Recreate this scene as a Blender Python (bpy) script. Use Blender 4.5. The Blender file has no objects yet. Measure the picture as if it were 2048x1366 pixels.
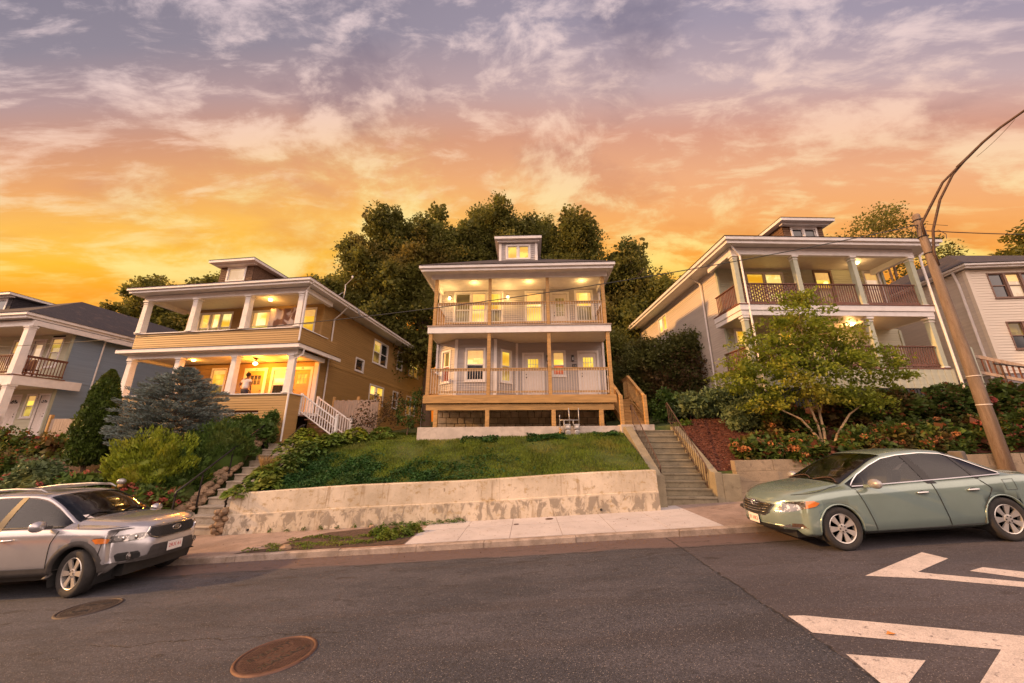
import bpy, bmesh, math, random
import numpy as np
from mathutils import Vector, Matrix
from mathutils.bvhtree import BVHTree
R = math.radians
random.seed(7)
rng = np.random.default_rng(11)
scn = bpy.context.scene
COL = scn.collection

# ------------------------------------------------------------------ camera
cam_d = bpy.data.cameras.new("camera")
cam = bpy.data.objects.new("camera", cam_d)
COL.objects.link(cam)
cam.location = (0, 0, 2.15)
cam.rotation_euler = (R(90 + 15.9), 0, R(2.5))
cam_d.sensor_width = 36
cam_d.lens = 36 * 725 / 2048
cam_d.clip_end = 3000
cam_d.clip_start = 0.1
scn.camera = cam

# ------------------------------------------------------------------ light
SUN_EL, SUN_AZ = 21.0, 188.0      # azimuth: direction the light comes FROM, degrees ccw from +X
world = bpy.data.worlds.new("World")
scn.world = world
world.use_nodes = True
wn, wl = world.node_tree.nodes, world.node_tree.links
wn.clear()


def lin(c):
    return tuple(((v / 12.92) if v <= 0.04045 else ((v + 0.055) / 1.055) ** 2.4) for v in [x / 255 for x in c])


class NT:
    """tiny node-tree writer"""
    def __init__(s, tree):
        s.t, s.n, s.l = tree, tree.nodes, tree.links

    def new(s, kind, **kw):
        n = s.n.new(kind)
        for k, v in kw.items():
            setattr(n, k, v)
        return n

    def set(s, sock, v):
        if hasattr(v, 'is_linked') or isinstance(v, bpy.types.NodeSocket):
            s.l.new(v, sock)
        else:
            sock.default_value = v

    def math(s, op, a, b=0.0, c=None, clamp=False):
        n = s.new('ShaderNodeMath', operation=op, use_clamp=clamp)
        s.set(n.inputs[0], a)
        s.set(n.inputs[1], b)
        if c is not None:
            s.set(n.inputs[2], c)
        return n.outputs[0]

    def sstep(s, v, lo, hi):
        n = s.new('ShaderNodeMapRange', interpolation_type='SMOOTHSTEP')
        s.set(n.inputs[0], v)
        n.inputs[1].default_value, n.inputs[2].default_value = lo, hi
        return n.outputs[0]

    def ramp(s, fac, stops, interp='LINEAR'):
        n = s.new('ShaderNodeValToRGB')
        n.color_ramp.interpolation = interp
        e = n.color_ramp.elements
        while len(e) > 1:
            e.remove(e[-1])
        for i, (p, c) in enumerate(stops):
            el = e[0] if i == 0 else e.new(p)
            el.position = p
            el.color = (*c[:3], 1) if not isinstance(c, (int, float)) else (c, c, c, 1)
        s.set(n.inputs[0], fac)
        return n.outputs[0]

    def mix(s, fac, a, b, mode='MIX'):
        n = s.new('ShaderNodeMix', data_type='RGBA', blend_type=mode)
        s.set(n.inputs[0], fac)
        s.set(n.inputs[6], a if not isinstance(a, tuple) else (*a[:3], 1))
        s.set(n.inputs[7], b if not isinstance(b, tuple) else (*b[:3], 1))
        return n.outputs[2]

    def noise(s, vec, scale, detail=3, rough=.5, dist=0.0, dims='3D'):
        n = s.new('ShaderNodeTexNoise', noise_dimensions=dims)
        if vec is not None:
            s.set(n.inputs['Vector'], vec)
        n.inputs['Scale'].default_value = scale
        n.inputs['Detail'].default_value = detail
        n.inputs['Roughness'].default_value = rough
        n.inputs['Distortion'].default_value = dist
        return n.outputs[0]

    def mapping(s, vec, scale=(1, 1, 1), rot=(0, 0, 0), loc=(0, 0, 0)):
        n = s.new('ShaderNodeMapping')
        s.set(n.inputs[0], vec)
        n.inputs[1].default_value = loc
        n.inputs[2].default_value = rot
        n.inputs[3].default_value = scale
        return n.outputs[0]


W_ = NT(world.node_tree)
tc = W_.new('ShaderNodeTexCoord')
sep = W_.new('ShaderNodeSeparateXYZ')
wl.new(tc.outputs['Generated'], sep.inputs[0])
X_, Y_, Z_ = sep.outputs
zc = W_.math('MAXIMUM', Z_, -0.02)
q = W_.math('DIVIDE', W_.math('ARCTAN2', zc, Y_), math.pi)          # 0 ahead horizon, .5 zenith, 1 horizon behind
hyp = W_.math('SQRT', W_.math('ADD', W_.math('MULTIPLY', zc, zc), W_.math('MULTIPLY', Y_, Y_)))
p = W_.math('ARCTAN2', X_, hyp)                                     # -pi/2 left .. pi/2 right
cv = W_.new('ShaderNodeCombineXYZ')
W_.set(cv.inputs[0], p)
W_.set(cv.inputs[1], q)
cvec = cv.outputs[0]
m1 = W_.mapping(cvec, (1.3, 6.5, 1), (0, 0, 0.12), (3.1, 0.4, 0))
m2 = W_.mapping(cvec, (2.2, 11, 1), (0, 0, -0.16), (0.7, 5.2, 0))
m3 = W_.mapping(cvec, (5, 40, 1), (0, 0, 0.20), (1.7, 2.2, 0))
n1 = W_.noise(m1, 1.5, 8, .58, .2)
n2 = W_.noise(m2, 1.9, 9, .62, .25)
n3 = W_.noise(m3, 1.5, 8, .62, .3)
L = [(0, lin((226, 92, 0))), (.10, lin((246, 132, 0))), (.135, lin((255, 160, 8))), (.165, lin((255, 192, 40))), (.195, lin((255, 190, 78))),
     (.225, lin((238, 168, 104))), (.255, lin((214, 154, 120))), (.285, lin((184, 152, 150))), (.315, lin((146, 136, 148))), (.36, lin((132, 126, 142))),
     (.5, lin((150, 130, 150)))]
Rr = [(0, lin((240, 128, 14))), (.125, lin((255, 158, 28))), (.155, lin((255, 168, 58))), (.185, lin((250, 174, 98))),
      (.22, lin((242, 176, 128))), (.25, lin((220, 160, 134))), (.28, lin((200, 172, 172))), (.315, lin((164, 152, 168))), (.36, lin((150, 142, 160))),
      (.5, lin((150, 130, 150)))]
base = W_.mix(W_.sstep(p, -.75, .45), W_.ramp(q, L), W_.ramp(q, Rr))
# bright cloud streaks and dark cloud bodies
bright = W_.ramp(q, [(0, lin((250, 150, 20))), (.13, lin((255, 192, 50))), (.16, lin((255, 228, 128))), (.2, lin((255, 222, 160))),
                     (.25, lin((250, 206, 176))), (.3, lin((238, 210, 204))), (.36, lin((222, 204, 212))), (.5, lin((190, 170, 178)))])
dark = W_.ramp(q, [(0, lin((180, 66, 0))), (.14, lin((222, 112, 6))), (.18, lin((232, 146, 70))), (.23, lin((202, 142, 118))),
                   (.27, lin((150, 120, 124))), (.31, lin((108, 100, 122))), (.36, lin((94, 92, 116))), (.5, lin((104, 92, 116)))])
fd = W_.math('MULTIPLY', W_.sstep(n1, .50, .64), .46)
fb = W_.math('MULTIPLY', W_.sstep(n2, .50, .66), .95)
fw = W_.math('MULTIPLY', W_.math('MULTIPLY', W_.sstep(n3, .48, .70), W_.sstep(n1, .66, .48)), .80)
sky = W_.mix(fd, base, dark)
sky = W_.mix(fb, sky, bright)
sky = W_.mix(fw, sky, bright)
# glow where the sun has just gone behind the cloud, left of centre
gx = W_.math('SUBTRACT', p, -.42)
gq = W_.math('MULTIPLY', W_.math('SUBTRACT', q, .165), 6.0)
gr = W_.math('SQRT', W_.math('ADD', W_.math('MULTIPLY', gx, gx), W_.math('MULTIPLY', gq, gq)))
glow = W_.math('MULTIPLY', W_.sstep(gr, .70, .05), W_.math('ADD', W_.math('MULTIPLY', W_.sstep(n2, .42, .62), .72), .06))
sky = W_.mix(glow, sky, lin((255, 232, 150)))
# the open sky behind the camera, away from the sunset bank, is brighter and paler
fbk = W_.sstep(q, .40, .72)
skyl = W_.math('ADD', q, W_.math('MULTIPLY', W_.math('SUBTRACT', W_.noise(W_.mapping(cvec, (9, 5, 1)), 1.0, 4, .6), .5), .16))
lowb = W_.sstep(skyl, .935, .895)
back = W_.mix(W_.math('MULTIPLY', fbk, lowb), (1, 1, 1), (3.3, 3.05, 2.85))
skyb = W_.mix(fbk, sky, W_.mix(lowb, lin((92, 74, 66)), lin((238, 216, 206))))
sky2 = W_.mix(1.0, skyb, back, 'MULTIPLY')
nish = W_.new('ShaderNodeTexSky', sky_type='NISHITA')
nish.sun_disc = False
nish.sun_elevation = R(SUN_EL)
nish.sun_rotation = R(90 - SUN_AZ)
bg1 = W_.new('ShaderNodeBackground')
wl.new(nish.outputs[0], bg1.inputs[0])
bg1.inputs[1].default_value = 0.003
bg2 = W_.new('ShaderNodeBackground')
wl.new(sky2, bg2.inputs[0])
bg2.inputs[1].default_value = 1.0
addw = W_.new('ShaderNodeAddShader')
wl.new(bg1.outputs[0], addw.inputs[0])
wl.new(bg2.outputs[0], addw.inputs[1])
wo = W_.new('ShaderNodeOutputWorld')
wl.new(addw.outputs[0], wo.inputs[0])

sun_d = bpy.data.lights.new("sun", 'SUN')
sun = bpy.data.objects.new("sun", sun_d)
COL.objects.link(sun)
sd = Vector((math.cos(R(SUN_AZ)) * math.cos(R(SUN_EL)), math.sin(R(SUN_AZ)) * math.cos(R(SUN_EL)), math.sin(R(SUN_EL))))
sun.rotation_euler = (-sd).to_track_quat('-Z', 'Y').to_euler()
sun_d.energy = 5.0
sun_d.color = (1.0, .50, .15)
sun_d.angle = R(1.5)

scn.view_settings.view_transform = 'Standard'
scn.view_settings.look = 'None'
scn.view_settings.exposure = 0.0
scn.view_settings.gamma = 1
scn.render.engine = 'CYCLES'
scn.cycles.use_denoising = True
scn.cycles.max_bounces = 7
scn.cycles.transparent_max_bounces = 6
scn.cycles.sample_clamp_indirect = 6

# ------------------------------------------------------------------ object helpers
OFF = {}


def tag(o, label=None, cat=None, group=None, kind=None):
    if label: o['label'] = label
    if cat: o['category'] = cat
    if group: o['group'] = group
    if kind: o['kind'] = kind
    return o


def thing(name, loc, rz=0, label=None, cat=None, group=None, zoff=False):
    o = bpy.data.objects.new(name, None)
    COL.objects.link(o)
    o.location = loc
    o.rotation_euler = (0, 0, rz)
    o.empty_display_size = .2
    if zoff:
        OFF[o.name] = Vector((0, 0, loc[2]))
    return tag(o, label, cat, group)


def link(name, me, parent=None):
    o = bpy.data.objects.new(name, me)
    COL.objects.link(o)
    if parent is not None:
        o.parent = parent
        if parent.name in OFF:
            OFF[o.name] = OFF[parent.name]
    return o


def copy_tree(o, parent=None, label=None):
    c = o.copy()
    COL.objects.link(c)
    if parent is not None:
        c.parent = parent
    if label:
        c['label'] = label
    for ch in o.children:
        copy_tree(ch, c)
    return c


class MB:
    def __init__(s):
        s.v, s.f = [], []

    def add(s, vs, fs):
        b = len(s.v)
        s.v += [tuple(v) for v in vs]
        s.f += [tuple(i + b for i in f) for f in fs]
        return s

    def box(s, x0, x1, y0, y1, z0, z1):
        return s.add([(x0, y0, z0), (x1, y0, z0), (x1, y1, z0), (x0, y1, z0), (x0, y0, z1), (x1, y0, z1), (x1, y1, z1), (x0, y1, z1)],
                     [(0, 3, 2, 1), (4, 5, 6, 7), (0, 1, 5, 4), (1, 2, 6, 5), (2, 3, 7, 6), (3, 0, 4, 7)])

    def hexa(s, b, t):
        """bottom 4 pts, top 4 pts (ccw)"""
        return s.add(list(b) + list(t), [(0, 3, 2, 1), (4, 5, 6, 7), (0, 1, 5, 4), (1, 2, 6, 5), (2, 3, 7, 6), (3, 0, 4, 7)])

    def bar(s, a, b, w, h, up=(0, 0, 1)):
        a, b = Vector(a), Vector(b)
        d = (b - a).normalized()
        u = Vector(up)
        sx = d.cross(u)
        if sx.length < 1e-4:
            sx = d.cross(Vector((1, 0, 0)))
        sx.normalize()
        sy = sx.cross(d)
        q = lambda p: [p + sx * (-w / 2) + sy * (-h / 2), p + sx * (w / 2) + sy * (-h / 2), p + sx * (w / 2) + sy * (h / 2), p + sx * (-w / 2) + sy * (h / 2)]
        return s.add(q(a) + q(b), [(0, 1, 2, 3), (7, 6, 5, 4), (0, 4, 5, 1), (1, 5, 6, 2), (2, 6, 7, 3), (3, 7, 4, 0)])

    def tube(s, pts, r, n=8, cap=True):
        pts = [Vector(p) for p in pts]
        rs = r if isinstance(r, (list, tuple)) else [r] * len(pts)
        b = len(s.v)
        prev = None
        for i, p in enumerate(pts):
            d = (pts[min(i + 1, len(pts) - 1)] - pts[max(i - 1, 0)])
            d.normalize()
            if prev is None:
                u = d.cross(Vector((0, 0, 1)))
                if u.length < .05:
                    u = d.cross(Vector((0, 1, 0)))
            else:
                u = prev - d * prev.dot(d)
            u.normalize()
            prev = u
            w = d.cross(u)
            for k in range(n):
                a = 2 * math.pi * k / n
                s.v.append(tuple(p + (u * math.cos(a) + w * math.sin(a)) * rs[i]))
        for i in range(len(pts) - 1):
            for k in range(n):
                s.f.append((b + i * n + k, b + i * n + (k + 1) % n, b + (i + 1) * n + (k + 1) % n, b + (i + 1) * n + k))
        if cap:
            s.f.append(tuple(b + k for k in reversed(range(n))))
            s.f.append(tuple(b + (len(pts) - 1) * n + k for k in range(n)))
        return s

    def prism(s, poly, axis, a0, a1):
        """poly 2-D (ccw), extruded along axis 'x','y' or 'z'"""
        def P(u, v, a):
            return {'x': (a, u, v), 'y': (u, a, v), 'z': (u, v, a)}[axis]
        n = len(poly)
        return s.add([P(u, v, a0) for u, v in poly] + [P(u, v, a1) for u, v in poly],
                     [tuple(range(n - 1, -1, -1)), tuple(range(n, 2 * n))] + [(i, (i + 1) % n, n + (i + 1) % n, n + i) for i in range(n)])

    def lathe(s, prof, c=(0, 0, 0), n=16, axis='z', cap=True):
        b = len(s.v)
        for r, h in prof:
            for k in range(n):
                a = 2 * math.pi * k / n
                x, y = r * math.cos(a), r * math.sin(a)
                p = {'z': (x, y, h), 'x': (h, x, y), 'y': (x, h, y)}[axis]
                s.v.append((p[0] + c[0], p[1] + c[1], p[2] + c[2]))
        for i in range(len(prof) - 1):
            for k in range(n):
                s.f.append((b + i * n + k, b + i * n + (k + 1) % n, b + (i + 1) * n + (k + 1) % n, b + (i + 1) * n + k))
        if cap:
            s.f.append(tuple(b + k for k in reversed(range(n))))
            s.f.append(tuple(b + (len(prof) - 1) * n + k for k in range(n)))
        return s

    def ball(s, c, r, n=12, sq=(1, 1, 1)):
        prof = []
        b = len(s.v)
        m = n // 2
        for i in range(m + 1):
            a = -math.pi / 2 + math.pi * i / m
            for k in range(n):
                t = 2 * math.pi * k / n
                s.v.append((c[0] + r * sq[0] * math.cos(a) * math.cos(t), c[1] + r * sq[1] * math.cos(a) * math.sin(t), c[2] + r * sq[2] * math.sin(a)))
        for i in range(m):
            for k in range(n):
                s.f.append((b + i * n + k, b + i * n + (k + 1) % n, b + (i + 1) * n + (k + 1) % n, b + (i + 1) * n + k))
        return s

    def rock(s, c, r, n=8, seed=0, sq=(1, 1, 1)):
        rr = random.Random(seed)
        b = len(s.v)
        s.ball(c, r, n, sq)
        m = {}
        for i in range(b, len(s.v)):
            v = s.v[i]
            k = (round(v[0], 3), round(v[1], 3), round(v[2], 3))
            if k not in m:
                f = 1 + rr.uniform(-.16, .16)
                m[k] = tuple(c[j] + (v[j] - c[j]) * f for j in range(3))
            s.v[i] = m[k]
        return s

    def build(s, name, m=None, parent=None, smooth=False, bevel=0):
        off = OFF.get(parent.name) if parent is not None else None
        vs = s.v if off is None else [(x - off[0], y - off[1], z - off[2]) for x, y, z in s.v]
        me = bpy.data.meshes.new(name)
        me.from_pydata(vs, [], s.f)
        if m: me.materials.append(m)
        if smooth:
            me.polygons.foreach_set('use_smooth', [True] * len(me.polygons))
        me.update()
        o = link(name, me, parent)
        if bevel:
            bv = o.modifiers.new('bevel', 'BEVEL')
            bv.width = bevel
            bv.segments = 2
            bv.limit_method = 'ANGLE'
        return o


def npmesh(name, V, F, m, parent=None, smooth=False):
    """V (n,3) float array, F (k,c) int array, c = 3 or 4"""
    off = OFF.get(parent.name) if parent is not None else None
    if off is not None:
        V = V - np.array(off)
    me = bpy.data.meshes.new(name)
    c = F.shape[1]
    me.vertices.add(len(V))
    me.vertices.foreach_set('co', V.astype(np.float32).ravel())
    me.loops.add(F.size)
    me.loops.foreach_set('vertex_index', F.astype(np.int32).ravel())
    me.polygons.add(len(F))
    me.polygons.foreach_set('loop_start', np.arange(0, F.size, c, dtype=np.int32))
    if smooth:
        me.polygons.foreach_set('use_smooth', np.ones(len(F), dtype=bool))
    me.update(calc_edges=True)
    me.validate()
    me.materials.append(m)
    return link(name, me, parent)


class Wl:
    """a vertical wall plane: origin P, u along the wall, n outward"""
    def __init__(s, P, u, n):
        s.P, s.u, s.n = Vector((P[0], P[1], 0)), Vector((u[0], u[1], 0)).normalized(), Vector((n[0], n[1], 0)).normalized()

    def pt(s, a, b, z):
        p = s.P + s.u * a + s.n * b
        return (p.x, p.y, z)

    def box(s, mb, a0, a1, b0, b1, z0, z1):
        q = lambda z: [s.pt(a0, b1, z), s.pt(a1, b1, z), s.pt(a1, b0, z), s.pt(a0, b0, z)]
        # orientation: keep normals outward for either handedness
        if s.u.cross(s.n).z > 0:
            q2 = lambda z: [s.pt(a0, b0, z), s.pt(a1, b0, z), s.pt(a1, b1, z), s.pt(a0, b1, z)]
            return mb.hexa(q2(z0), q2(z1))
        return mb.hexa(q(z0), q(z1))


def siding(mb, W, a0, a1, z0, z1, holes=(), course=.115, proud=.017):
    z = z0
    while z < z1 - 1e-4:
        zt = min(z + course, z1)
        cuts = [(a0, a1)]
        segs = []
        hs = [h for h in holes if h[2] < zt - .01 and h[3] > z + .01]
        edges = sorted({z, zt} | {h[2] for h in hs if z < h[2] < zt} | {h[3] for h in hs if z < h[3] < zt})
        for k in range(len(edges) - 1):
            e0, e1 = edges[k], edges[k + 1]
            free = [(a0, a1)]
            for h in holes:
                if h[2] < e1 - 1e-4 and h[3] > e0 + 1e-4:
                    nf = []
                    for (p0, p1) in free:
                        if h[0] > p0: nf.append((p0, min(p1, h[0])))
                        if h[1] < p1: nf.append((max(p0, h[1]), p1))
                    free = [f for f in nf if f[1] - f[0] > 1e-3]
            b0 = proud * (1 - (e0 - z) / course) + .002
            b1 = proud * (1 - (e1 - z) / course) + .002
            for (p0, p1) in free:
                mb.add([W.pt(p0, b0, e0), W.pt(p1, b0, e0), W.pt(p1, b1, e1), W.pt(p0, b1, e1)], [(0, 1, 2, 3)])
                if k == 0:
                    mb.add([W.pt(p0, 0, e0), W.pt(p1, 0, e0), W.pt(p1, b0, e0), W.pt(p0, b0, e0)], [(0, 1, 2, 3)])
        z = zt
    return mb


# ------------------------------------------------------------------ materials
def M(name, c, rough=.6, var=.12, vs=6.0, bump=0.0, bs=40.0, metal=0.0, coat=0.0, spec=.5, c2=None, mask=None, stretch=(1, 1, 1),
      emit=None, es=0.0, fine=.0, world=False):
    m = bpy.data.materials.new(name)
    m.use_nodes = True
    N = NT(m.node_tree)
    b = m.node_tree.nodes['Principled BSDF']
    t = N.new('ShaderNodeTexCoord')
    vec = t.outputs['Object']
    if world:
        vec = N.new('ShaderNodeNewGeometry').outputs['Position']
    if stretch != (1, 1, 1):
        vec = N.mapping(vec, stretch)
    c = lin(c) if max(c) > 1.5 else tuple(c)
    nz = N.noise(vec, vs, 4, .6)
    lo, hi = tuple(v * (1 - var) for v in c), tuple(min(1, v * (1 + var)) for v in c)
    col = N.mix(N.sstep(nz, .3, .7), lo, hi)
    if c2 is not None:
        c2 = lin(c2) if max(c2) > 1.5 else tuple(c2)
        sc, e0, e1, det = mask
        col = N.mix(N.sstep(N.noise(vec, sc, det, .65, .4), e0, e1), col, c2)
    if fine:
        f = N.noise(vec, 90, 2, .7)
        col = N.mix(fine, col, N.ramp(f, [(.3, 0.0), (.7, 1.0)]), 'OVERLAY')
    N.set(b.inputs['Base Color'], col)
    b.inputs['Roughness'].default_value = rough
    b.inputs['Metallic'].default_value = metal
    b.inputs['Coat Weight'].default_value = coat
    b.inputs['Coat Roughness'].default_value = .04
    b.inputs['Specular IOR Level'].default_value = spec
    if emit:
        b.inputs['Emission Color'].default_value = (*emit, 1)
        b.inputs['Emission Strength'].default_value = es
    if bump:
        bn = N.new('ShaderNodeBump')
        bn.inputs['Strength'].default_value = bump
        bn.inputs['Distance'].default_value = .02
        N.set(bn.inputs['Height'], N.noise(vec, bs, 4, .65))
        N.set(b.inputs['Normal'], bn.outputs[0])
    return m


def glow_mat(name, hot, deep, strength, kind='plain'):
    """a lit window: the bright room seen through glass (emits) behind a reflective pane"""
    m = bpy.data.materials.new(name)
    m.use_nodes = True
    N = NT(m.node_tree)
    b = m.node_tree.nodes['Principled BSDF']
    t = N.new('ShaderNodeTexCoord')
    oi = N.new('ShaderNodeObjectInfo')
    off = N.new('ShaderNodeCombineXYZ')
    N.set(off.inputs[0], N.math('MULTIPLY', oi.outputs['Random'], 37.0))
    N.set(off.inputs[2], N.math('MULTIPLY', oi.outputs['Random'], 11.0))
    ad = N.new('ShaderNodeVectorMath', operation='ADD')
    N.set(ad.inputs[0], t.outputs['Object'])
    N.set(ad.inputs[1], off.outputs[0])
    v = ad.outputs[0]
    n = N.noise(N.mapping(v, (.6, .6, 1.6)), 1.0, 1, .3)
    s = N.sstep(n, .30, .66)
    if kind == 'curtain':
        w = N.noise(N.mapping(v, (14, 14, .5)), 1.0, 2, .5)
        s = N.math('MULTIPLY', s, N.math('ADD', N.math('MULTIPLY', w, .9), .5))
    if kind == 'blind':
        sp = N.new('ShaderNodeSeparateXYZ')
        N.set(sp.inputs[0], v)
        w = N.math('FRACT', N.math('MULTIPLY', sp.outputs[2], 16.0))
        s = N.math('MULTIPLY', s, N.math('ADD', N.math('MULTIPLY', w, .5), .6))
    # shapes in the room: furniture and frames seen dimly through the glass
    vo = N.new('ShaderNodeTexVoronoi', distance='CHEBYCHEV')
    N.set(vo.inputs['Vector'], v)
    vo.inputs['Scale'].default_value = 3.2
    cellc = N.new('ShaderNodeSeparateXYZ')
    N.set(cellc.inputs[0], vo.outputs['Color'])
    s = N.math('MULTIPLY', s, N.math('ADD', N.math('MULTIPLY', N.sstep(cellc.outputs[0], .35, .40), .42), .58))
    col = N.mix(s, deep, hot)
    b.inputs['Base Color'].default_value = (.02, .02, .02, 1)
    b.inputs['Roughness'].default_value = .06
    N.set(b.inputs['Emission Color'], col)
    b.inputs['Emission Strength'].default_value = strength
    return m


MT = {}
MT['white'] = M('white_trim', (.74, .70, .68), .55, .06, 3, c2=(.55, .50, .46), mask=(2.2, .60, .85, 5))
MT['white_old'] = M('old_white_paint', (.70, .66, .63), .6, .08, 4, c2=(.42, .36, .32), mask=(7, .60, .75, 5), bump=.1)
MT['cedar'] = M('new_lumber', (.43, .245, .082), .65, .22, 3.0, .15, 60, stretch=(1, 1, 5), c2=(.27, .13, .045), mask=(6, .68, .78, 3))
MT['cedar_h'] = M('new_lumber_board', (.42, .24, .08), .65, .22, 3.0, .15, 60, stretch=(.4, 4, 4), c2=(.30, .15, .05), mask=(5, .66, .8, 3))
MT['stainwood'] = M('red_brown_stained_wood', (.16, .062, .036), .6, .25, 5, .1, 60)
MT['oldwood'] = M('weathered_wood', (.36, .27, .21), .8, .2, 3, .2, 50, stretch=(6, 6, .6))
MT['sid_grey'] = M('grey_clapboard', (.40, .36, .35), .55, .06, 1.2, stretch=(.4, .4, 8))
MT['sid_tan'] = M('tan_clapboard', (.35, .215, .078), .55, .08, 1.2, stretch=(.4, .4, 8), c2=(.29, .175, .062), mask=(.7, .5, .8, 4))
MT['sid_blue'] = M('blue_grey_clapboard', (.21, .28, .37), .55, .06, 1.2, stretch=(.4, .4, 8))
MT['sid_sage'] = M('pale_sage_clapboard', (.50, .49, .36), .55, .06, 1.2, stretch=(.4, .4, 8))
MT['sid_pale'] = M('sun_tinted_pale_clapboard', (.60, .53, .46), .55, .06, 1.2, stretch=(.4, .4, 8))  # neutral boards, tinted warm in place of sunlight that misses the wall
MT['sid_cream'] = M('cream_clapboard', (.70, .61, .50), .55, .05, 1.2, stretch=(.4, .4, 8))
MT['sage'] = M('sage_paint', (.42, .44, .34), .6, .06)
MT['shingle'] = M('asphalt_shingle', (.036, .031, .038), .9, .35, 14, .4, 60, c2=(.11, .075, .065), mask=(2, .5, .8, 6))
MT['shingle_br'] = M('brown_wood_shingle', (.15, .085, .05), .85, .3, 10, .4, 50)
MT['ceil'] = M('beadboard_ceiling', (.62, .55, .46), .5, .05)
MT['dkmetal'] = M('dark_metal', (.04, .035, .035), .45, .2, metal=.6)
MT['rustmetal'] = M('rusty_painted_iron', (.085, .050, .036), .7, .4, 20, metal=.2)
MT['galv'] = M('grey_galvanised_pipe', (.38, .37, .37), .4, .2, metal=.5)
MT['black'] = M('black_part', (.02, .02, .02), .5, .2)
MT['concrete'] = M('pale_concrete', (.50, .43, .37), .85, .12, 3, .25, 30, c2=(.36, .30, .25), mask=(2.2, .52, .75, 6))
MT['darkvoid'] = M('dark_void', (.012, .010, .009), .9)
MT['door_w'] = M('white_door_paint', (.74, .68, .64), .45, .04)
MT['door_y'] = M('ochre_door_paint', (.55, .34, .10), .5, .06)
MT['glass_d'] = M('dark_window_glass', (.02, .022, .028), .04, .2, spec=.8)
MT['lampglass'] = M('lit_lamp_glass', (.9, .8, .6), .4, emit=(1.0, .74, .36), es=9)
MT['lampglass2'] = M('lit_sconce_glass', (.9, .8, .6), .4, emit=(1.0, .68, .25), es=6)
MT['brown_trim'] = M('brown_window_trim', (.20, .11, .075), .55, .1)
MT['lit_hot'] = glow_mat('lit_window_bright', (1.0, .84, .34), (1.0, .50, .03), 1.5)
MT['lit_mid'] = glow_mat('lit_window_warm', (1.0, .70, .10), (.66, .30, .012), 1.25)
MT['lit_cur'] = glow_mat('lit_window_curtain', (1.0, .78, .28), (.80, .42, .03), 1.25, 'curtain')
MT['lit_dim'] = glow_mat('lit_window_dim', (.42, .24, .05), (.10, .05, .012), .8)
MT['lit_blind'] = glow_mat('lit_window_blind', (.95, .66, .12), (.30, .14, .012), .9, 'blind')
MT['lit_pale'] = glow_mat('lit_window_pale', (.95, .62, .38), (.72, .42, .20), .9, 'curtain')
MT['lit_red'] = glow_mat('lit_window_red_room', (.95, .16, .04), (.35, .05, .02), .8)


MT['lit_shade'] = M('backlit_shade_cloth', (.80, .60, .34), .9, .1, emit=(1.0, .58, .16), es=.55)


def pane_key(k):
    return MT[k]


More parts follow.
